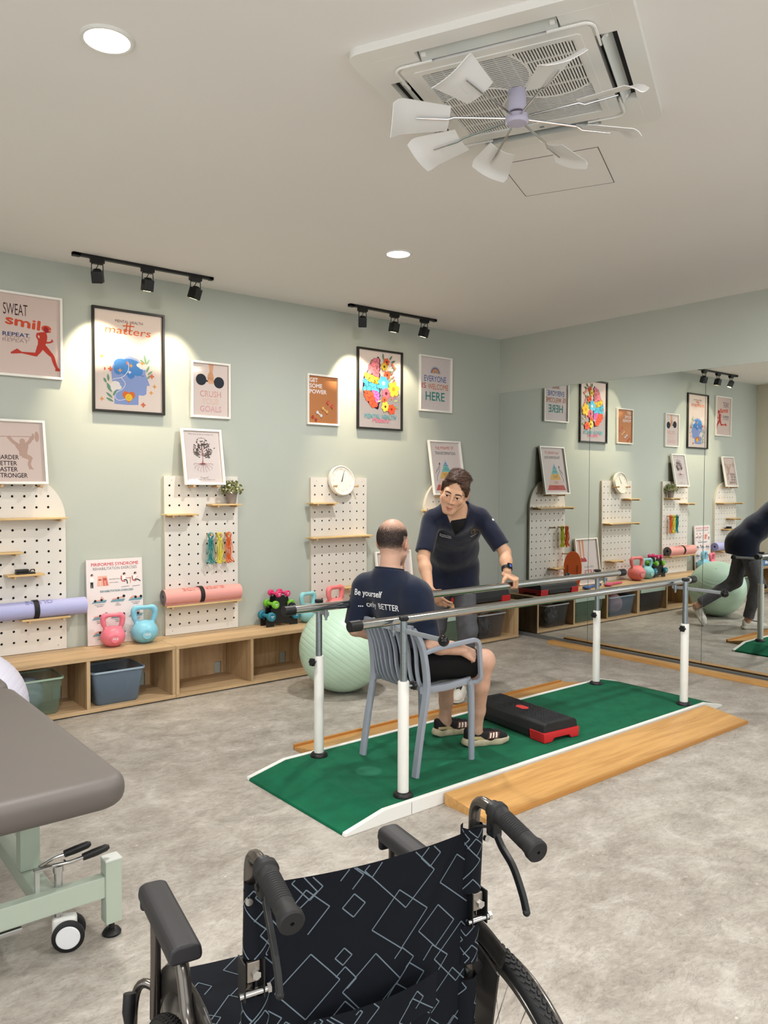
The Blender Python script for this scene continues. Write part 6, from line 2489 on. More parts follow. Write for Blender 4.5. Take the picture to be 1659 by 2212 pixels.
# lettering on the back
Ub = unit(V3(0.19, -0.98, 0.0))
Fb = unit(V3(0.98, 0.19, 0.0))
Ob = V3(-3.80, -2.43, 0.0)
M_PRINT = mat('shirt_print_white', '#e8e8ea', 0.7)
project_rows([('Be yourself', -0.128, 0.925, 0.033, dict(shear=0.26, bold=0.016, sx=0.88)), ('... only', -0.112, 0.862, 0.033, dict(shear=0.26, bold=0.016, sx=0.88)), ('BETTER', 0.022, 0.862, 0.031, dict(shear=0.10, bold=0.014, sx=0.92))],
             Ob, Ub, (0, 0, 1), Fb, tee, t, 'back_print', M_PRINT)
# shorts
M_SHORT = mat('black_shorts', '#0b0b0d', 0.8, spec=0.25, bump=(24, 0.3, 0.004))
S = SDF((-3.70, -2.80, 0.40), (-2.95, -2.10, 0.78), 0.0045)
S.ecap(pel + V3(0.005, 0, -0.035), pel + V3(-0.01, 0, 0.08), 0.108, 0.100, (0, 1, 0), 1.5, 0.04)
for hp, kn in ((hipR, knR), (hipL, knL)):
    e = hp + (kn - hp) * 0.80
    clip_end(S, hp, e + V3(0, 0, -0.008), 0.096, 0.082, 0.04)
fold_noise(S, 0.0032, 30, 9)
ax_ = [S.lo[i] + S.h * np.arange(S.n[i]) for i in range(3)]
X_ = np.meshgrid(*ax_, indexing='ij', sparse=True)
S.f = np.maximum(S.f, ((0.487 + 0.0 * X_[0]) - X_[2] - 0.03 * np.clip((X_[0] + 3.15) / 0.1, 0, 1)).astype(np.float32))
attach(sdf_mesh('shorts', S, 2), 'shorts', M_SHORT, t)
ms = (mat('sole_cream', '#b9ae93', 0.7, noise=(40, 0.12)), mat('knit_black', '#131315', 0.85, bump=(400, 0.4, 0.001)), mat('stripe_cream', '#e3d9cd', 0.6), mat('lace_black', '#0d0d0e', 0.8), mat('heel_gold', '#bfa97a', 0.5))
shoe(t, 'shoe', (-3.010, -2.510, 0.0608), (0.93, -0.33, 0), (0, 0, 1), 0.285, ms, -1, 'runner')
shoe(t, 'shoe', (-3.018, -2.278, 0.0608), (0.965, -0.24, 0), (0, 0, 1), 0.285, ms, 1, 'runner')
# cropped hair: thin short strands on sides and back
bm = bmesh.new()
bm.from_mesh(body.data)
bvh = BVHTree.FromBMesh(bm)
off = np.array(t.location)
hv, hf = [], []
rg = np.random.default_rng(8)
n_ok = 0
while n_ok < 15000:
    v = unit(rg.normal(size=3))
    if v[1] > 0.45 or v[2] < -0.62:
        continue
    if v[2] > 0.93:
        continue
    dens = 1.0
    edge = 0.24 + 0.10 * abs(v[0])
    if v[2] > edge:
        dens *= max(0.0, 1 - (v[2] - edge) / 0.46) ** 1.8 + 0.012
    if v[1] > 0.15:
        dens *= 1 - (v[1] - 0.15) / 0.32
    if v[2] < -0.25:
        dens *= max(0.0, 1 - (-0.25 - v[2]) / 0.36)
    if abs(v[0]) > 0.75 and -0.5 < v[2] < 0.18 and v[1] > -0.35:
        continue
    if rg.random() > dens:
        continue
    o = H.c + H.Q @ (V3(0, -0.014, 0.02) + v * 0.18)
    hit = bvh.ray_cast(Vector(o - off), Vector(-(H.Q @ v)))
    if hit[0] is None:
        continue
    p, nn = np.array(hit[0]), np.array(hit[1])
    if np.linalg.norm(p + off - H.c) > 0.135:
        continue
    down = -H.Q[:, 2] * 0.9 - H.Q[:, 1] * 0.2 + rg.normal(size=3) * 0.30
    tdir = unit(down - nn * (down @ nn))
    L_ = rg.uniform(0.003, 0.0062)
    sd = unit(np.cross(nn, tdir)) * rg.uniform(0.00022, 0.00045)
    k = len(hv)
    hv += [p - sd, p + sd, p + nn * 0.0016 + tdir * L_ * 0.5 + sd * 0.8, p + nn * 0.0016 + tdir * L_ * 0.5 - sd * 0.8, p + nn * 0.0008 + tdir * L_]
    hf += [(k, k + 1, k + 2, k + 3), (k + 3, k + 2, k + 4)]
    n_ok += 1
bm.free()
me = bpy.data.meshes.new('hair')
me.from_pydata([tuple(p) for p in hv], [], hf)
hair_ = link_mesh('hair', me, mat('hair_dark', '#2e2826', 0.6, spec=0.3), t, None)
hair_['kind'] = 'stuff'

# --------------------------------------------------------------- the standing man
t = thing('person', 'young man in navy scrubs leaning over the far rail towards the seated man', 'person', (-2.15, -1.50, 0.0))
SK2 = lin('#c89d80')
pel = V3(-2.140, -1.520, 0.925)
waist = V3(-2.232, -1.622, 1.065)
chest = V3(-2.352, -1.755, 1.225)
neckb = V3(-2.468, -1.880, 1.374)
shR, shL = V3(-2.598, -1.790, 1.272), V3(-2.288, -1.950, 1.285)
elR, wrR = V3(-2.712, -1.845, 1.040), V3(-2.772, -1.968, 0.862)
elL, wrL = V3(-2.215, -2.090, 1.070), V3(-2.276, -2.166, 0.955)
lateral = unit(shR - shL)
hipL, hipR = V3(-2.110, -1.588, 0.90), V3(-2.212, -1.502, 0.90)
knL, anL = V3(-2.150, -1.690, 0.490), V3(-2.120, -1.600, 0.085)
knR, anR = V3(-2.200, -1.420, 0.480), V3(-1.955, -1.115, 0.205)
H = Head(V3(-2.604, -2.016, 1.464), (-0.77, -0.58, -0.33), (-0.02, -0.32, 1.0), 1.05)
H.Q = H.Q @ np.array(Euler((0, R(4), 0)).to_matrix())
S = SDF((-2.95, -2.36, 0.0), (-1.80, -0.95, 1.66), 0.0040)
S.ecap(pel, waist, 0.108, 0.106, lateral, 1.42, 0.04).ecap(waist, chest, 0.106, 0.108, lateral, 1.45, 0.05)
S.ecap(chest, (shR + shL) / 2, 0.105, 0.072, lateral, 1.7, 0.05)
S.cap(neckb, H(0, -0.026, -0.030), 0.056, 0.053, 0.03)
S.cap((shR + shL) / 2, neckb, 0.07, 0.056, 0.04)
for sh_ in (shR, shL):
    S.cap(neckb + V3(0, 0, -0.02), sh_ * 0.75 + neckb * 0.25, 0.05, 0.046, 0.04)
for hp, kn, an in ((hipR, knR, anR), (hipL, knL, anL)):
    S.chain([hp, kn, an], [0.09, 0.056, 0.036], 0.03)
for sh_, el, wr in ((shR, elR, wrR), (shL, elL, wrL)):
    S.chain([sh_, sh_ * 0.4 + el * 0.6, el], [0.050, 0.045, 0.038], 0.02)
    d_ = unit(wr - el)
    S.chain([el, el + d_ * 0.075, wr], [0.039, 0.040, 0.0265], 0.015)
# right hand: open, palm turned up, behind the rail
hand(S, wrR + unit(V3(0.10, -0.30, -1)) * 0.012, (0.55, -0.22, -0.62), (0.55, 0.55, 0.55), -1, (14, 16, 10), 0.10, (0.75, 0.6, 0.35), 1.0, 12)
# left hand: closed over the rail, knuckles toward the camera
hand(S, V3(-2.278, -2.150, 0.936), (0.16, -0.72, -0.30), (-0.02, 0.30, -0.95), 1, (66, 78, 52), 0.03, (0.25, 0.80, 0.25), 1.0, 26)
H.build(S)
me = sdf_mesh('body', S, 2)


def stand_tint(P):
    lip = lin('#b06a60')
    sp = [(H(x, y, z), 0.0120, lip, 0.62) for x, y, z in ((0, 0.101, -0.068), (0.009, 0.098, -0.0695), (-0.009, 0.098, -0.0695), (0.016, 0.093, -0.072), (-0.016, 0.093, -0.072), (0, 0.100, -0.081), (0.009, 0.097, -0.080), (-0.009, 0.097, -0.080))]
    sp += [(H(s_ * 0.080, -0.01, -0.012), 0.034, lin('#c68a70'), 0.5) for s_ in (-1, 1)]
    sp += [(H(s_ * 0.042, 0.085, -0.030), 0.03, lin('#cf9379'), 0.45) for s_ in (-1, 1)]
    sp += [(H(0, 0.118, -0.035), 0.02, lin('#cc9076'), 0.5)]
    return blob_tint(P, SK2, sp)


paint(me, stand_tint)
body = attach(me, 'body', M_SKIN, t)
off = Vector(t.location)
# eyes, brows, lashes
M_EYE = mat('eye_white', '#d9d2c8', 0.25)
M_IRIS = mat('iris_dark', '#1a110d', 0.15)
for x in (-1, 1):
    e = MB().sphere((0, 0, 0), 0.0118 * H.s, 20).build('eye', M_EYE, t)
    e.location = Vector(H(x * 0.0315, 0.0795, -0.0015)) - off
    g = unit(H.Q @ V3(-0.16, 1, -0.06))
    ir = MB().lathe([(0.0, 0.0004), (0.0050, 0.0002), (0.0068, -0.0012), (0.0, -0.0010)], 20).build('iris', M_IRIS, e)
    ir.matrix_local = Matrix.Translation(Vector(g) * 0.0120 * H.s) @ Vector(g).to_track_quat('Z', 'Y').to_matrix().to_4x4()
bm = bmesh.new()
bm.from_mesh(body.data)
bvh = BVHTree.FromBMesh(bm)


def on_face(x, z, lift=0.0008):
    o = H(x, 0.16, z)
    hit = bvh.ray_cast(Vector(o) - off, -Vector(H.Q[:, 1]))
    return Vector(hit[0]) + Vector(H.Q[:, 1]) * lift


M_BROW = mat('brow_dark', '#2a1c16', 0.8)
for x in (-1, 1):
    pts = [on_face(x * a, z, 0.0006) for a, z in ((0.013, 0.0180), (0.022, 0.0205), (0.033, 0.0225), (0.043, 0.0212), (0.050, 0.0175))]
    MB().tube([tuple(p) for p in pts], [0.0030, 0.0040, 0.0038, 0.0030, 0.0014], 8).build('eyebrow', M_BROW, t)
    pts = [on_face(x * a, z, 0.0003) for a, z in ((0.0165, 0.0010), (0.024, 0.0046), (0.032, 0.0054), (0.040, 0.0042), (0.0465, 0.0008))]
    MB().tube([tuple(p) for p in pts], [0.0008, 0.0012, 0.0013, 0.0012, 0.0008], 6).build('eyelash_line', M_BROW, t)
MB().tube([tuple(on_face(a, z, 0.0004)) for a, z in ((-0.020, -0.0725), (-0.014, -0.0735), (-0.007, -0.0742), (0, -0.0738), (0.007, -0.0742), (0.014, -0.0735), (0.020, -0.0725))], [0.0007, 0.0012, 0.0016, 0.0017, 0.0016, 0.0012, 0.0007], 6).build('mouth_line', mat('mouth_dark', '#5c2f2b', 0.5), t)
for x in (-1, 1):
    o = H(x * 0.0085, 0.112, -0.075)
    hit = bvh.ray_cast(Vector(o) - off, Vector(H.Q[:, 2]))
    if hit[0] is not None:
        MB().sphere(tuple(hit[0]), 0.0026, 10).build('nostril', mat('mouth_dark', '#5c2f2b', 0.5), t)
bm.free()
# hair: cap plus combed locks
S = SDF(H.c - 0.19, H.c + 0.19, 0.0026)
H.ell(S, (0, -0.020, 0.040), (0.0795, 0.0980, 0.0820), 0.01)
H.ell(S, (0, -0.050, 0.005), (0.0755, 0.0690, 0.0640), 0.02)
for x in (-1, 1):
    H.cap(S, (x * 0.076, 0.016, 0.045), (x * 0.0755, 0.022, 0.000), 0.010, 0.007, 0.012)
rg = np.random.default_rng(4)
for k in range(34):
    f = k / 33
    # hairline from his right temple over the forehead to his left temple; locks sweep back and toward his left
    x0 = -0.066 + 0.132 * f
    z0 = 0.070 + 0.020 * math.sin(math.pi * min(1, f * 1.15)) - 0.024 * f ** 3
    y0 = 0.066 - 0.20 * abs(f - 0.45) ** 2.0
    dx = 0.030 + 0.02 * rg.random()
    pts = []
    for j in range(6):
        g = j / 5
        x = x0 * (1 - 0.12 * g) + dx * math.sin(g * 1.6) * 0.5 * (1 - 0.8 * f)
        y = y0 - 0.165 * g
        bulge = 0.000 + 0.005 * math.sin(math.pi * min(1, g * 0.8 + 0.10)) * (1 - 0.35 * f) + 0.0035 * ((k * 7) % 5) / 5
        v = V3(x / 0.0800, (y + 0.022) / 0.1000, 0)
        n2 = min(0.93, v[0] ** 2 + v[1] ** 2)
        sc_ = math.sqrt(n2 / max(1e-6, v[0] ** 2 + v[1] ** 2)) if v[0] ** 2 + v[1] ** 2 > 0.93 else 1.0
        x, y = x * sc_, (y + 0.022) * sc_ - 0.022
        zz = math.sqrt(1 - n2) * 0.083 + 0.041
        nrm = unit(V3(x / 0.0064, (y + 0.022) / 0.01, (zz - 0.044) / 0.0076))
        q = V3(x, y, zz) + nrm * (bulge + 0.002 * rg.random())
        if g == 0:
            q = V3(x0, y0 + 0.010, z0 + 0.006)
        pts.append(H(*q))
    S.chain(pts, [r__ * H.s for r__ in (0.0030, 0.0052, 0.0056, 0.0054, 0.0048, 0.003)], 0.0012)
# keep the face and ears clear
H.ell(S, (-0.004, 0.085, -0.006), (0.0585, 0.060, 0.079), 0.004, True)
H.ell(S, (0, 0.02, -0.085), (0.09, 0.12, 0.060), 0.01, True)
for x in (-1, 1):
    H.ell(S, (x * 0.080, 0.000, -0.020), (0.018, 0.022, 0.036), 0.004, True)
M_HAIR = mat('hair_brown', '#33231a', 0.7, spec=0.2)
N_, L2_, b_ = nodes_of(M_HAIR)
tc_ = N_.new('ShaderNodeTexCoord')
mp_ = N_.new('ShaderNodeMapping')
mp_.inputs['Scale'].default_value = (120, 420, 420)
mp_.inputs['Rotation'].default_value = (R(20), R(30), R(20))
nz_ = N_.new('ShaderNodeTexNoise')
nz_.inputs['Scale'].default_value = 1.0
nz_.inputs['Detail'].default_value = 4
bp_ = N_.new('ShaderNodeBump')
bp_.inputs['Strength'].default_value = 0.4
bp_.inputs['Distance'].default_value = 0.003
L2_.new(tc_.outputs['Object'], mp_.inputs['Vector'])
L2_.new(mp_.outputs[0], nz_.inputs['Vector'])
L2_.new(nz_.outputs['Fac'], bp_.inputs['Height'])
L2_.new(bp_.outputs[0], b_.inputs['Normal'])
cap_ = attach(sdf_mesh('hair', S, 1), 'hair', M_HAIR, t, 80)
bm = bmesh.new()
bm.from_mesh(cap_.data)
bvh = BVHTree.FromBMesh(bm)
hv, hf, hm = [], [], []
rg = np.random.default_rng(31)
n_ok = 0
while n_ok < 5200:
    v = unit(rg.normal(size=3))
    if v[2] < -0.5:
        continue
    o = H.c + H.Q @ (V3(0, -0.015, 0.035) + v * 0.22)
    hit = bvh.ray_cast(Vector(o) - off, Vector(-(H.Q @ v)))
    if hit[0] is None or hit[3] > 0.165:
        continue
    p, nn = np.array(hit[0]), np.array(hit[1])
    q = H.Q.T @ (p + np.array(off) - H.c) / H.s
    ln = H.Q.T @ nn
    if ln @ V3(q[0], q[1], q[2] - 0.03) < 0.02:
        continue
    side_ = np.clip((abs(q[0]) - 0.055) / 0.02, 0, 1) * np.clip((0.085 - q[2]) / 0.03, 0, 1)
    fr_ = np.clip((q[1] - 0.045) / 0.03, 0, 1)
    comb = (1 - side_) * (V3(0.75, -0.55, 0.10) + fr_ * V3(0.65, 0.0, 0.22)) + side_ * V3(0.0, -0.55, -0.85)
    comb = comb + rg.normal(size=3) * 0.13
    d3 = H.Q @ comb
    d3 = unit(d3 - nn * (d3 @ nn))
    L_ = rg.uniform(0.020, 0.034) * (1 - 0.6 * side_)
    sd = unit(np.cross(nn, d3)) * rg.uniform(0.0006, 0.0012)
    lift_ = rg.uniform(0.0003, 0.0016) * (1 - 0.6 * side_)
    k = len(hv)
    pts = [p - nn * 0.001, p + d3 * L_ * 0.35 + nn * lift_, p + d3 * L_ * 0.7 + nn * (lift_ - L_ * L_ * 1.3), p + d3 * L_ + nn * (lift_ * 0.5 - L_ * L_ * 3.6)]
    for j, pt in enumerate(pts):
        w_ = (1.0, 1.1, 0.8, 0.15)[j]
        hv += [pt - sd * w_, pt + sd * w_]
    for j in range(3):
        hf.append((k + 2 * j, k + 2 * j + 1, k + 2 * j + 3, k + 2 * j + 2))
        hm.append(n_ok % 3)
    n_ok += 1
bm.free()
me = bpy.data.meshes.new('hair_strands')
me.from_pydata([tuple(p) for p in hv], [], hf)
me.polygons.foreach_set('material_index', hm)
ls = link_mesh('hair_strands', me, [mat('strand_brown', '#4a3325', 0.5, spec=0.3), mat('strand_dark', '#33221a', 0.5, spec=0.3), mat('strand_light', '#60463a', 0.5, spec=0.3)], cap_, None)
ls['kind'] = 'stuff'

# scrub top
M_SCRUB = mat('navy_scrubs', '#0c1329', 0.8, spec=0.25, noise=(14, 0.10), bump=(26, 0.3, 0.005), sheen=0.25)
S = SDF((-2.98, -2.32, 0.62), (-1.80, -1.20, 1.50), 0.0045)
hem = pel + V3(-0.005, -0.01, -0.15)
S.ell(pel + V3(0.025, 0.035, -0.04), (0.135, 0.130, 0.15), k=0.04)
for hp in (hipL, hipR):
    S.cap(hp + V3(0.0, 0.0, 0.03), hp + V3(0.0, 0.0, -0.16), 0.118, 0.116, 0.05)
S.ecap(hem, pel, 0.142, 0.136, lateral, 1.30, 0.05).ecap(pel, waist, 0.134, 0.132, lateral, 1.30, 0.05).ecap(waist, chest, 0.132, 0.128, lateral, 1.34, 0.05)
S.ecap(chest, (shR + shL) / 2, 0.116, 0.078, lateral, 1.70, 0.06)
S.cap((shR + shL) / 2, neckb + V3(0.0, 0.0, -0.005), 0.080, 0.074, 0.05)
for sh_ in (shR, shL):
    S.cap(neckb + V3(0, 0, -0.015), sh_ * 0.8 + neckb * 0.2, 0.066, 0.058, 0.05)
for sh_, el in ((shR, elR), (shL, elL)):
    e = sh_ + (el - sh_) * 0.84
    clip_end(S, sh_, e, 0.061, 0.059, 0.04)
fold_noise(S, 0.0036, 30, 12)
ax_ = [S.lo[i] + S.h * np.arange(S.n[i]) for i in range(3)]
X_ = np.meshgrid(*ax_, indexing='ij', sparse=True)
# hem plane, square to the drooping skirt
hn = unit(V3(0.12, 0.14, -1.0))
S.f = np.maximum(S.f, sum((X_[i] - (hem + V3(0, 0, -0.01))[i]) * hn[i] for i in range(3)).astype(np.float32))
# V neck: wedge cut open towards the front
fwd = unit(np.cross(lateral, neckb - pel))
if fwd @ V3(-0.6, -0.8, 0) < 0:
    fwd = -fwd
upv = unit(neckb - pel)
vp = chest + upv * 0.072 + lateral * 0.026                      # the tip of the V
la = sum((X_[i] - vp[i]) * lateral[i] for i in range(3))
ua = sum((X_[i] - vp[i]) * upv[i] for i in range(3))
fa_ = sum((X_[i] - vp[i]) * fwd[i] for i in range(3))
wedge = np.maximum(np.abs(la) * 0.93 - ua * 0.42, -(fa_ - 0.02))
top_open = np.maximum(-(ua - 0.135), np.sqrt((la - 0.004) ** 2 + (fa_ - 0.01) ** 2) - 0.064)
S.f = np.maximum(S.f, -np.minimum(wedge, top_open).astype(np.float32))
top_ = attach(sdf_mesh('scrub_top', S, 2), 'scrub_top', M_SCRUB, t)
# black undershirt in the V
S = SDF((-2.80, -2.25, 1.05), (-2.15, -1.55, 1.50), 0.0045)
S.ecap(waist, chest, 0.096, 0.104, lateral, 1.40, 0.05)
S.ecap(chest, (shR + shL) / 2, 0.104, 0.068, lateral, 1.6, 0.06)
S.cap((shR + shL) / 2, neckb + V3(0, 0, 0), 0.074, 0.064, 0.05)
ax_ = [S.lo[i] + S.h * np.arange(S.n[i]) for i in range(3)]
X_ = np.meshgrid(*ax_, indexing='ij', sparse=True)
un = unit(upv - fwd * 0.75)
S.f = np.maximum(S.f, sum((X_[i] - (neckb - upv * 0.045 + fwd * 0.07)[i]) * un[i] for i in range(3)).astype(np.float32))
attach(sdf_mesh('undershirt', S, 2), 'undershirt', mat('black_cotton', '#0b0b0e', 0.9), t)


# chest lettering and the round emblem
def emblem():
    A_ = Art(0.001, 0.001)
    A_.V, A_.F, A_.mi = [], [], []
    A_.ring(0, 0, 0.0265, 0.0285, '#b08d5a', n=32)
    A_.ring(0, 0, 0.0195, 0.0208, '#b08d5a', 100, 200, 12)
    A_.ring(0, 0, 0.0195, 0.0208, '#b08d5a', -20, 80, 12)
    for k in range(7):
        z = -0.021 + 0.007 * k
        x = 0.004 * math.sin(k * 0.9)
        A_.poly([(x - 0.006, z - 0.002), (x + 0.006, z - 0.001), (x + 0.007, z + 0.0025), (x - 0.005, z + 0.0025)], '#b08d5a')
    return [(v[0], v[1]) for v in A_.V], A_.F


Ut = -lateral
Vt = upv
Of = chest + fwd * 0.35
kw = dict(bold=0.02, align='CENTER')
project_rows([('Brandon Chan', -0.088, 0.052, 0.0085, kw), ('Physiotherapist', -0.088, 0.038, 0.0085, kw), ('AfterGlow', 0.112, 0.036, 0.0095, kw)],
             Of, Ut, Vt, -fwd, top_, t, 'chest_lettering', M_PRINT)
project_text([(emblem, 0.112, 0.083, 0, {})], Of, Ut, Vt, -fwd, top_, t, 'chest_emblem', mat('gold_thread', '#a98958', 0.6))
sq = lambda: ([(-0.008, -0.011), (0.008, -0.011), (0.008, 0.011), (-0.008, 0.011)], [(0, 1, 2, 3)])
project_text([(sq, 0.0, 0.0, 0, {})], shL * 0.72 + elL * 0.28 + V3(0.0, -0.12, 0.16), Ut, (0.3, 0.1, 0.9), unit(V3(0.0, 0.6, -0.8)), top_, t, 'sleeve_tag', M_PRINT)
# trousers
M_GREY = mat('grey_trousers', '#5b5b60', 0.85, spec=0.2, noise=(30, 0.10), bump=(34, 0.35, 0.004))
S = SDF((-2.45, -1.90, 0.05), (-1.78, -0.95, 1.05), 0.0045)
S.ecap(pel + V3(0.0, 0.0, -0.06), pel + V3(-0.02, -0.02, 0.03), 0.108, 0.095, unit(hipR - hipL), 1.36, 0.04)
for hp, kn, an in ((hipR, knR, anR), (hipL, knL, anL)):
    S.chain([hp + V3(0, 0, -0.03), kn], [0.090, 0.070], 0.03)
    e = kn + (an - kn) * 0.90
    S.cap(kn, kn * 0.6 + e * 0.4, 0.070, 0.062, 0.03)
    clip_end(S, kn * 0.6 + e * 0.4, e, 0.062, 0.054, 0.02)
fold_noise(S, 0.0036, 40, 21)
attach(sdf_mesh('trousers', S, 2), 'trousers', M_GREY, t)
ms = (mat('sole_white', '#d5d1c6', 0.6), mat('knit_white', '#dcd9d0', 0.75, bump=(300, 0.4, 0.001)), None, mat('lace_dark', '#2b2722', 0.8))
shoe(t, 'shoe', (-2.075, -1.565, 0.0), (-0.80, -0.60, 0), (0, 0, 1), 0.290, ms, 1, 'plain')
fd = unit(V3(0.07, -0.17, -0.22)) if False else unit(V3(0.10, -0.20, -0.21))
tip = V3(-1.895, -1.235, 0.006)
upn = unit(V3(-0.35, -0.70, 0.62))
upn = unit(upn - fd * (upn @ fd))
shoe(t, 'shoe', V3(-1.925, -1.205, 0.012) - fd * 0.255, fd, upn * 1.0, 0.285, ms, -1, 'plain')
# smart watch on his left wrist
d_ = unit(wrL - elL)
wc = wrL - d_ * 0.020
face_n = unit(V3(-0.25, -0.95, 0.25) - d_ * (V3(-0.25, -0.95, 0.25) @ d_))
wx = np.cross(d_, face_n)
ws = MB()
ws.tube([Vector(wc + (face_n * math.cos(a) * 0.0325 + wx * math.sin(a) * 0.0335)) - off for a in [2 * math.pi * k / 32 for k in range(32)]], 0.004, 8, closed=True, flat=(0.0018, 0.011), up=tuple(d_))
ws.build('watch_strap', mat('strap_black', '#121214', 0.6), t)
Mw = Matrix((Vector(wx), Vector(d_), Vector(face_n))).transposed().to_4x4()
Mw.translation = Vector(wc + face_n * 0.035) - off
wb = MB().box((-0.0165, -0.020, -0.005), (0.0165, 0.020, 0.0055), 0.005, 3).build('watch_case', mat('watch_black', '#0a0a0c', 0.15), t)
wb.matrix_local = Mw
MB().box((-0.009, -0.008, 0.0056), (0.006, 0.010, 0.0060), 0.0005).build('watch_screen', mat('watch_glow', '#20305a', 0.2, emit='#5a74d8', estr=0.7), wb)
MB().cyl((0.0165, 0.006, 0), (0.0185, 0.006, 0), 0.003, n=12).build('watch_crown', M_CHROME, wb)
# ================================================================ treatment bed at the left
M_VINYL = mat('taupe_vinyl', '#655f5b', 0.5, bump=(500, 0.12, 0.0008))
M_BEDFR = mat('sage_metal', '#b3bfb0', 0.38)
t = thing('treatment_bed', 'taupe padded treatment bed on a pale green steel frame at the left edge', 'treatment bed', (-5.55, -2.4, 0))
BX, BY0 = -5.55, -2.4


def bl_(x, y, z):
    return Vector((x - BX, y - BY0, z))


def cushion(name, x0, x1, y0, y1, z0, z1, rc, puff, tilt=0.0):
    """padded slab: rounded corners in plan, rolled edges"""
    cx, cy = (x0 + x1) / 2, (y0 + y1) / 2
    mb = MB()
    W, D = (x1 - x0) / 2, (y1 - y0) / 2
    rings = []
    H = z1 - z0
    for i in range(15):
        a = -90 + 180 * i / 14
        e = puff * (1 - math.cos(R(a)) ** 0.9) if abs(a) < 89.9 else puff
        z = z0 + H / 2 + H / 2 * math.copysign(abs(math.sin(R(a))) ** 0.8, a)
        rings.append([mb.bm.verts.new((px, py, z)) for px, py in rrect(W - e, D - e, max(rc - e * 0.5, 0.01), 8)])
    n = len(rings[0])
    for A_, B_ in zip(rings, rings[1:]):
        for k in range(n):
            mb.bm.faces.new((A_[k], A_[(k + 1) % n], B_[(k + 1) % n], B_[k]))
    mb.bm.faces.new(rings[0][::-1])
    # crowned top
    prev = rings[-1]
    for j in range(1, 6):
        f = 1 - j / 6
        ring = [mb.bm.verts.new((v.co.x * f, v.co.y * f, z1 + 0.004 * (1 - f * f))) for v in rings[-1]]
        for k in range(n):
            mb.bm.faces.new((prev[k], prev[(k + 1) % n], ring[(k + 1) % n], ring[k]))
        prev = ring
    mb.bm.faces.new(prev)
    o = mb.build(name, M_VINYL, t, smooth=60)
    o.location = bl_(cx, cy, 0)
    if tilt:
        o.matrix_local = Matrix.Translation(bl_(cx, y0, z0)) @ Matrix.Rotation(R(tilt), 4, 'X') @ Matrix.Translation((0, D, -z0))
    return o


CZ0, CZ1 = 0.515, 0.615
cushion('leg_cushion', -5.86, -5.155, -3.235, -1.835, CZ0, CZ1, 0.085, 0.045)
cushion('head_cushion', -5.86, -5.155, -1.825, -1.43, CZ0, CZ1, 0.075, 0.030)
fr = MB()
for x in (-5.80, -5.255):
    fr.box(bl_(x - 0.02, -3.05, 0.475), bl_(x + 0.02, -1.50, 0.513), 0.004)
fr.box(bl_(-5.80, -3.07, 0.475), bl_(-5.255, -3.03, 0.513), 0.004)
fr.box(bl_(-5.80, -1.55, 0.475), bl_(-5.255, -1.51, 0.513), 0.004)
fr.build('top_frame', M_BEDFR, t)
M_ = M_BEDFR
# base frame
for x in (-5.86, -5.205):
    MB().box(bl_(x - 0.025, -2.98, 0.145), bl_(x + 0.025, -1.50, 0.200), 0.005).build('side_beam', M_, t) if x < -5.5 else None
MB().box(bl_(-5.86, -3.005, 0.135), bl_(-5.16, -2.965, 0.208), 0.006).build('foot_beam', M_, t)
MB().box(bl_(-5.86, -1.62, 0.135), bl_(-5.16, -1.58, 0.208), 0.006).build('head_beam', M_, t)
MB().box(bl_(-5.372, -2.965, 0.150), bl_(-5.308, -1.60, 0.205), 0.006).build('centre_beam', M_, t)
for x in (-5.865, -5.135):
    for y in (-2.985, -1.60):
        lg = MB().box(bl_(x - 0.0275, y - 0.026, 0.045), bl_(x + 0.0275, y + 0.026, 0.255), 0.005).build('leg', M_, t)
        MB().box(bl_(x - 0.0285, y - 0.027, 0.252), bl_(x + 0.0285, y + 0.027, 0.262), 0.004).build('cap', mat('leg_cap', '#c9cdc6', 0.4), lg)
        c = bl_(x, y, 0)
        MB().lathe([(0.0, 0.0), (0.030, 0.0), (0.031, 0.006), (0.024, 0.016), (0.010, 0.022), (0.008, 0.05), (0.0, 0.05)], 24, Matrix.Translation(c), cap=False).build('levelling_foot', M_BLACK, lg)
# uprights carrying the top
MB().box(bl_(-5.372, -2.80, 0.205), bl_(-5.308, -2.745, 0.476), 0.005).build('upright', M_, t)
MB().box(bl_(-5.435, -1.80, 0.205), bl_(-5.375, -1.745, 0.476), 0.005).build('upright', M_, t)
MB().cyl(bl_(-5.83, -2.772, 0.43), bl_(-5.318, -2.772, 0.43), 0.021, n=20).build('cross_tube', M_, t)
MB().box(bl_(-5.60, -2.60, 0.20), bl_(-5.545, -2.53, 0.44), 0.005).build('lift_arm', M_, t)
MB().cyl(bl_(-5.66, -2.50, 0.26), bl_(-5.50, -2.50, 0.26), 0.03, n=20).build('actuator', M_BLACK, t)
MB().box(bl_(-5.86, -3.012, 0.118), bl_(-5.42, -2.995, 0.133), 0.003).build('pedal_bar', M_CHROME, t)
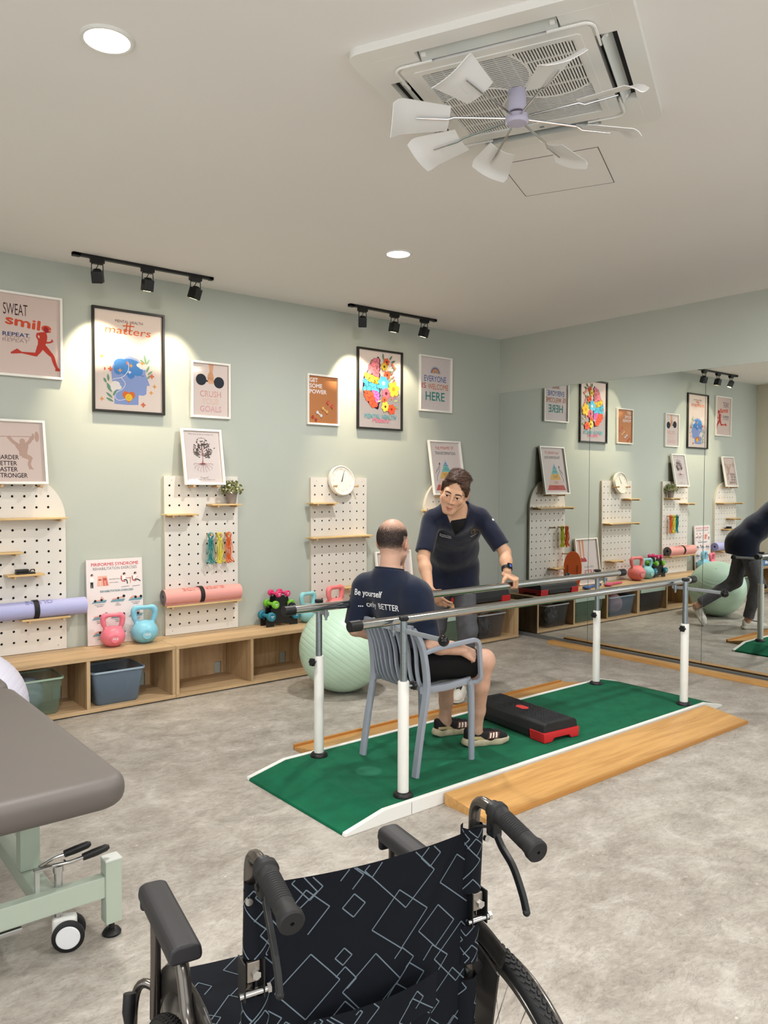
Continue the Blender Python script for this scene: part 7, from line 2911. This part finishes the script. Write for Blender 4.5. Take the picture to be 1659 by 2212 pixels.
# retractable castor with two pedals
cx_, cy_ = -5.300, -2.968
cs = MB()
cs.cyl(bl_(cx_, cy_, 0.105), bl_(cx_, cy_, 0.262), 0.0135, n=18)
cs.cyl(bl_(cx_, cy_, 0.255), bl_(cx_, cy_, 0.275), 0.017, n=18)
cs.build('castor_stem', M_CHROME, t)
CM = Matrix.Translation(bl_(cx_, cy_, 0)) @ Matrix.Rotation(R(68), 4, 'Z')
hg = MB()
hg.box((-0.020, -0.055, 0.045), (0.020, 0.020, 0.110), 0.012, 3, M=CM)
hg.build('castor_fork', M_WHITE, t)
for s in (-1, 1):
    wl = MB()
    M = CM @ Matrix.Translation((s * 0.026, -0.030, 0.0505)) @ Matrix.Rotation(R(90), 4, 'Y')
    wl.lathe([(0.0, -0.009), (0.042, -0.009), (0.050, -0.005), (0.050, 0.005), (0.042, 0.009), (0.0, 0.009)], 36, M, cap=False)
    w = wl.build('castor_wheel', M_BLACK, t)
    MB().lathe([(0.0, s * 0.0095), (0.037, s * 0.0095), (0.034, s * 0.0125), (0.0, s * 0.0135)], 32, M, cap=False).build('hub_cover', mat('hub_white', '#e4e6e8', 0.35), w)
pd = MB()
pd.box(bl_(cx_ - 0.075, cy_ - 0.012, 0.275), bl_(cx_ + 0.025, cy_ + 0.012, 0.283), 0.002)
pd.build('pedal_bracket', M_CHROME, t)
MB().box(bl_(cx_ - 0.072, cy_ - 0.006, 0.120), bl_(cx_ - 0.058, cy_ + 0.006, 0.278), 0.002).build('pedal_link', mat('link_grey', '#c2c8c2', 0.35, 0.5), t)
for dy, x0, x1 in ((0.035, -0.055, 0.115), (-0.025, -0.020, 0.155)):
    MB().tube([bl_(cx_ + x0, cy_ + dy * 0.3, 0.282), bl_(cx_ + x0 + 0.05, cy_ + dy, 0.286), bl_(cx_ + x1 - 0.05, cy_ + dy, 0.292)], 0.0055, 10).build('pedal_rod', M_CHROME, t)
    MB().tube([bl_(cx_ + x1 - 0.085, cy_ + dy, 0.290), bl_(cx_ + x1 - 0.05, cy_ + dy, 0.294), bl_(cx_ + x1 - 0.01, cy_ + dy, 0.299), bl_(cx_ + x1, cy_ + dy, 0.300)], [0.0115, 0.013, 0.012, 0.007], 12).build('pedal_grip', M_BLACK, t)
# folded quilt on the bed's head end
t2 = thing('folded_towel', 'pale yellow patterned towel on the far end of the treatment bed', 'towel', (-5.60, -1.66, 0.623))
mb = MB()


def tw(u, v):
    a = 2 * math.pi * u
    e = 0.5
    c_, s_ = math.cos(a), math.sin(a)
    y = 0.19 * math.copysign(abs(c_) ** e, c_)
    z = 0.058 + 0.055 * math.copysign(abs(s_) ** 0.7, s_) + 0.004 * math.sin(22 * v + 3 * y * 20)
    x = -0.24 + 0.48 * v
    k = 1 - 0.25 * abs(2 * v - 1) ** 8
    return (x, y * k, 0.058 + (z - 0.058) * k)


mb.grid(tw, 60, 40, closed_u=True)
mt = mat('towel_yellow', '#d9d9ae', 0.9, noise=(28, 0.2), bump=(140, 0.5, 0.004))
mb.build('folds', mt, t2, smooth=60)

# ================================================================ wheelchair in the foreground
WO = Vector((-5.229, -4.484, 0.0))
WR = R(-10)
t = thing('wheelchair', 'folding wheelchair with black diamond-patterned canvas back in the foreground', 'wheelchair', tuple(WO), WR)
M_GUN = mat('gunmetal_tube', '#6a6560', 0.24, 0.85)
M_RUB = mat('black_rubber', '#151516', 0.6)
M_PAD = mat('arm_pad', '#242326', 0.5)


M_CANVAS = mat('black_canvas', '#0f1219', 0.88, spec=0.2, bump=(900, 0.25, 0.0006))
M_LINE = mat('canvas_line', '#66737d', 0.85, spec=0.2)


class Sheet:
    """canvas panel: surface function over (u, v) metres with the printed square outlines laid into its mesh"""

    def __init__(self, fn, u0, u1, v0, v1, seed, n=46, sizes=(0.011, 0.015, 0.021, 0.028, 0.040), lw=0.0021):
        self.fn = fn
        self.mb = MB()
        nu = max(4, int((u1 - u0) / 0.012))
        nv = max(4, int((v1 - v0) / 0.012))
        self.mb.grid(lambda a, b: fn(u0 + (u1 - u0) * a, v0 + (v1 - v0) * b, 0.0), nu, nv)
        rg = random.Random(seed)
        L = 0.0006

        def inside(p):
            return u0 <= p[0] <= u1 and v0 <= p[1] <= v1
        placed = []
        tries = 0
        while len(placed) < n and tries < 4000:
            tries += 1
            cu, cv = rg.uniform(u0, u1), rg.uniform(v0, v1)
            a = rg.choice(sizes)
            if any(math.hypot(cu - x_, cv - y_) < (a + a_) * 0.92 for x_, y_, a_ in placed):
                continue
            placed.append((cu, cv, a))
            b = a * rg.choice((1, 1, 1, 1.55))
            an = R(45 + rg.uniform(-6, 6))
            ca, sa = math.cos(an), math.sin(an)
            cs_ = [(-a, -b), (a, -b), (a, b), (-a, b)]
            cs_ = [(cu + x * ca - y * sa, cv + x * sa + y * ca) for x, y in cs_]
            drop = rg.random() < 0.35
            for k in range(4):
                if drop and k == 3:
                    continue
                p, q = Vector(cs_[k]), Vector(cs_[(k + 1) % 4])
                d = (q - p)
                m_ = max(2, int(d.length / 0.006))
                nn = Vector((-d.y, d.x)).normalized() * lw / 2
                pts = [p + d * i / m_ for i in range(m_ + 1)]
                for s, e in zip(pts, pts[1:]):
                    if inside(s) and inside(e):
                        self.mb.poly([fn(*(s + nn), L), fn(*(e + nn), L), fn(*(e - nn), L), fn(*(s - nn), L)], 1)
        self.mb.keep = True


# canvas back: between the two posts, bowed slightly backwards; local y forward, camera is behind (-y)
HW_ = 0.200


def back_fn(u, v, lift):
    # u across (-HW..HW), v height above 0.40
    f = u / HW_
    z = 0.40 + v
    lean = (z - 0.40) * -0.06
    sag = -0.012 * (1 - f * f)
    return (u, lean + sag - 0.012 - lift, z - 0.006 * (1 - f * f) * max(0.0, (v - 0.3)) / 0.16)


sh = Sheet(back_fn, -HW_, HW_, 0.0, 0.470, 5, 50)
sh.mb.build('back_canvas', [M_CANVAS, M_LINE], t, smooth=60)


def sleeve_fn(cx, r_):
    def f(u, v, lift):
        a = u / r_
        z = 0.40 + v
        lean = -0.06 * v
        return (cx + (r_ + lift) * math.sin(a), lean - 0.006 - (r_ + lift) * math.cos(a) * 0.78, z)
    return f


PW = 0.2175      # half distance of the back posts
for s in (-1, 1):
    for v0, v1 in ((0.352, 0.476), (0.215, 0.290), (0.0, 0.185)):
        sl = Sheet(sleeve_fn(s * (PW - 0.010), 0.0225), -0.062, 0.062, v0, v1, int(50 + 9 * s + 40 * v0), 7, (0.012, 0.018, 0.026))
        sl.mb.build('canvas_sleeve', [M_CANVAS, M_LINE], t, smooth=60)
# rear pocket
def pocket_fn(u, v, lift):
    x, y, z = back_fn(u, v, lift)
    return (x, y - 0.016 - 0.012 * (1 - (u / 0.12) ** 2), z)


pk = Sheet(pocket_fn, -0.125, 0.112, 0.03, 0.225, 77, 13)
pk.mb.build('rear_pocket', [M_CANVAS, M_LINE], t, smooth=60)
pf = Sheet(lambda u, v, l: (lambda p: (p[0], p[1] - 0.008 - 0.002 * l, p[2] + 0.010 * (u + 0.125) / 0.237))(pocket_fn(u, v, l)), -0.130, 0.117, 0.165, 0.232, 78, 7)
pf.mb.build('pocket_flap', [M_CANVAS, M_LINE], t, smooth=60)
# back posts with the bent push handles
for s in (-1, 1):
    x = s * PW
    P = round_path([(x, 0.02, 0.36), (x, 0.0, 0.44), (x, -0.024, 0.80), (x, -0.030, 0.926), (x, -0.108, 0.920)], 0.055, 7)
    MB().tube(P, 0.0108, 16).build('back_post', M_GUN, t)
    # grip: ribbed rubber
    g0, g1 = Vector((x, -0.094, 0.922)), Vector((x - 0.006, -0.216, 0.898))
    d = (g1 - g0)
    mb = MB()
    prof = [(0.0, 0.0), (0.019, 0.0), (0.0195, 0.010), (0.0165, 0.013), (0.0162, 0.026)]
    for k in range(13):
        zz = 0.028 + 0.0048 * k
        prof += [(0.0148, zz), (0.0166, zz + 0.0016), (0.0166, zz + 0.0032)]
    L_ = d.length
    prof += [(0.0160, 0.093), (0.0170, 0.105), (0.0195, 0.112), (0.0195, L_ - 0.003), (0.0170, L_), (0.003, L_), (0.003, L_ - 0.004), (0.0, L_ - 0.004)]
    mb.lathe(prof, 28, Matrix.Translation(g0) @ d.to_track_quat('Z', 'Y').to_matrix().to_4x4(), cap=False)
    mb.build('push_grip', M_RUB, t)
    # brake lever and clamp
    cl_ = MB()
    cl_.cyl((x - s * 0.0, -0.082, 0.922), (x, -0.098, 0.921), 0.0155, n=20)
    cl_.box((x - 0.010, -0.100, 0.874), (x + 0.010, -0.076, 0.912), 0.004)
    cl_.cyl((x - 0.013, -0.088, 0.892), (x + 0.013, -0.088, 0.892), 0.006, n=12)
    cl_.build('brake_clamp', M_BLACK, t)
    lv_ = MB()
    lv_.tube(catmull([(x, -0.090, 0.886), (x + s * 0.002, -0.108, 0.862), (x + s * 0.005, -0.136, 0.838), (x + s * 0.006, -0.160, 0.802), (x + s * 0.007, -0.170, 0.776)], 5), 0.005, 10, flat=(0.0065, 0.0045), up=(1, 0, 0))
    lv_.sphere((x + s * 0.007, -0.171, 0.773), 0.0068, 14)
    lv_.build('brake_lever', M_BLACK, t)
    MB().tube(bez((x, -0.080, 0.886), (x - s * 0.01, -0.04, 0.885), (x - s * 0.022, -0.004, 0.85), (x - s * 0.02, 0.0, 0.78)), 0.0028, 6).build('brake_cable', M_BLACK, t)
    # folding hinge between the sleeves
    hb = MB()
    for dx in (-0.016, 0.016):
        hb.box((x + dx - 0.0015, -0.048, 0.690), (x + dx + 0.0015, -0.016, 0.752), 0.001)
    hb.build('hinge_plate', M_BLACK, t)
    hp = MB()
    hp.cyl((x - 0.024, -0.042, 0.700), (x + 0.024, -0.042, 0.700), 0.0055, n=14)
    hp.cyl((x + 0.022, -0.042, 0.700), (x + 0.028, -0.042, 0.700), 0.008, n=6)
    hp.build('hinge_pin', M_CHROME, t)
    MB().cyl((x + 0.004, -0.040, 0.728), (x + 0.004, -0.047, 0.728), 0.0075, n=6).build('hinge_nut', M_CHROME, t)
    MB().box((x - 0.010, -0.040, 0.715), (x + 0.012, -0.034, 0.748), 0.002).build('hinge_tongue', mat('brushed_steel', '#9c958d', 0.35, 0.9), t)
    MB().cyl((x + s * 0.010, -0.048, 0.853), (x + s * 0.011, -0.054, 0.853), 0.006, n=14).build('screw', M_CHROME, t)
    # arm assembly
    ax = 0.232 if s > 0 else -0.292
    P = round_path([(ax, -0.010, 0.592), (ax, 0.070, 0.612), (ax, 0.105, 0.690), (ax, 0.15, 0.712)], 0.03, 5)
    MB().tube(P, 0.0118, 16).build('arm_tube', M_GUN, t)
    MB().cyl((ax, -0.018, 0.590), (ax, -0.008, 0.592), 0.0145, n=20).build('arm_tube_cap', M_BLACK, t)
    MB().cyl((s * 0.205, -0.012, 0.588), (ax, -0.006, 0.592), 0.011, n=16).build('pivot_sleeve', M_BLACK, t)
    MB().tube(round_path([(ax, 0.300, 0.712), (ax, 0.300, 0.60), (ax, 0.310, 0.47)], 0.02, 4), 0.010, 14).build('arm_front_post', M_GUN, t)
    pad = MB()
    pad.prism([(-0.026, -0.010), (0.026, -0.010), (0.029, 0.0), (0.026, 0.017), (0.014, 0.022), (-0.014, 0.022), (-0.026, 0.017), (-0.029, 0.0)], 'y', 0.078, 0.325, 0.006, 3, M=Matrix.Translation((ax, 0, 0.712)))
    pad.box((ax - 0.024, 0.314, 0.680), (ax + 0.024, 0.330, 0.725), 0.007, 3)
    pad.build('arm_pad', M_PAD, t, smooth=50)
    # skirt guard (side panel with arched fender)
    gd = MB()
    gx = s * 0.262
    out = [(-0.02, 0.42)] + [(0.10 + 0.315 * math.cos(R(a)), 0.305 + 0.315 * math.sin(R(a))) for a in range(118, 28, -6)] + [(0.365, 0.42)]
    gd.prism(out, 'x', gx - 0.0025, gx + 0.0025, 0.001)
    gd.build('side_guard', mat('guard_plastic', '#2a2826', 0.25), t)
    fd = MB()
    pts = [(gx + s * 0.016, 0.08 + 0.322 * math.cos(R(a)), 0.305 + 0.322 * math.sin(R(a))) for a in range(112, 20, -4)]
    fd.tube(pts, 0.02, 12, flat=(0.022, 0.004), up=(1, 0, 0))
    fd.build('fender', mat('guard_plastic', '#2a2826', 0.25), t)
    # main wheel
    wx = s * 0.305
    wc = Vector((wx, 0.03, 0.300))
    MW = Matrix.Translation(wc) @ Matrix.Rotation(R(90), 4, 'Y')
    ty = MB()
    TR, tr_ = 0.283, 0.017
    prof = [(TR + tr_ * math.cos(R(a)), tr_ * math.sin(R(a))) for a in range(0, 361, 24)]
    ty.lathe(prof, 110, MW, cap=False)
    ty.build('tyre', M_RUB, t, smooth=60)
    td = MB()
    for k in range(120):
        a0 = 2 * math.pi * k / 120
        for q, off in ((-0.0095, 0), (-0.0032, 0.5), (0.0032, 0), (0.0095, 0.5)):
            a = a0 + off * 2 * math.pi / 120
            r_ = TR + math.sqrt(max(tr_ ** 2 - q * q, 0)) + 0.0004
            M = MW @ Matrix.Rotation(a, 4, 'Z') @ Matrix.Translation((r_, 0, q)) @ Matrix.Rotation(math.asin(q / tr_) * -1.0, 4, 'Y') @ Matrix.Rotation(R(28 if q < 0 else -28), 4, 'X')
            td.box((-0.0012, -0.0050, -0.0024), (0.0018, 0.0050, 0.0024), M=M)
    td.build('tread', M_RUB, t, smooth=None)
    rm = MB()
    rm.lathe([(0.256, -0.011), (0.268, -0.0125), (0.270, -0.010), (0.270, 0.010), (0.268, 0.0125), (0.256, 0.011), (0.256, -0.011)], 80, MW, cap=False)
    rm.build('rim', mat('rim_grey', '#77746f', 0.3, 0.8), t)
    hb = MB()
    hb.cyl(wc + Vector((-0.032, 0, 0)), wc + Vector((0.032, 0, 0)), 0.012, n=20)
    for e in (-0.026, 0.026):
        hb.cyl(wc + Vector((e - 0.002, 0, 0)), wc + Vector((e + 0.002, 0, 0)), 0.024, n=24)
    hb.build('hub', M_CHROME, t)
    for k in range(28):
        a = 2 * math.pi * k / 28
        e = 0.026 if k % 2 else -0.026
        b = a + (0.55 if (k // 2) % 2 else -0.55)
        p = wc + Vector((e, 0.023 * math.cos(b), 0.023 * math.sin(b)))
        q = wc + Vector((0, 0.258 * math.cos(a), 0.258 * math.sin(a)))
        MB().cyl(p, q, 0.0011, n=5).build('spoke', M_CHROME, t)
    hr = MB()
    hr.tube([wc + Vector((s * 0.040, 0.255 * math.cos(2 * math.pi * k / 64), 0.255 * math.sin(2 * math.pi * k / 64))) for k in range(64)], 0.0085, 12, closed=True)
    hr.build('push_rim', M_GUN, t)
    # lower frame and front castor
    fx = s * 0.225
    MB().tube(round_path([(fx, 0.0, 0.36), (fx, 0.20, 0.36), (fx, 0.42, 0.36), (fx, 0.47, 0.15)], 0.05, 5), 0.0108, 14).build('lower_tube', M_GUN, t)
    MB().tube([(fx, -0.02, 0.475), (fx, 0.42, 0.485)], 0.0108, 14).build('seat_tube', M_GUN, t)
    MB().tube(round_path([(fx, 0.42, 0.485), (fx, 0.48, 0.46), (fx, 0.56, 0.12)], 0.05, 5), 0.0108, 14).build('front_tube', M_GUN, t)
    MB().box((fx - 0.07, 0.54, 0.105), (fx + 0.045, 0.68, 0.117), 0.004).build('footplate', M_BLACK, t)
    MB().box((fx - 0.016, 0.40, 0.095), (fx + 0.016, 0.44, 0.20), 0.006).build('castor_fork', M_BLACK, t)
    MB().lathe([(0.0, -0.012), (0.062, -0.012), (0.075, -0.007), (0.075, 0.007), (0.062, 0.012), (0.0, 0.012)], 36, Matrix.Translation((fx, 0.40, 0.0755)) @ Matrix.Rotation(R(90), 4, 'Y'), cap=False).build('castor_wheel', M_RUB, t)
    # parking brake in front of the wheel
    pb = MB()
    pb.tube(bez((s * 0.275, 0.335, 0.50), (s * 0.300, 0.37, 0.52), (s * 0.318, 0.38, 0.52), (s * 0.322, 0.37, 0.43)), 0.009, 12)
    pb.build('parking_brake', M_GUN, t)
    MB().tube([(s * 0.330, 0.355, 0.505), (s * 0.334, 0.345, 0.475), (s * 0.334, 0.34, 0.44)], [0.0125, 0.013, 0.008], 14).build('brake_knob', M_BLACK, t)
st = Sheet(lambda u, v, l: (u, v, 0.492 - 0.012 * (1 - (u / 0.22) ** 2) + l), -0.222, 0.222, 0.0, 0.405, 90, 44)
st.mb.build('seat_canvas', [M_CANVAS, M_LINE], t, smooth=60)
for s in (-1, 1):
    MB().cyl((s * 0.20, 0.12, 0.34), (-s * 0.20, 0.18, 0.46), 0.010, n=14).build('cross_brace', M_GUN, t)
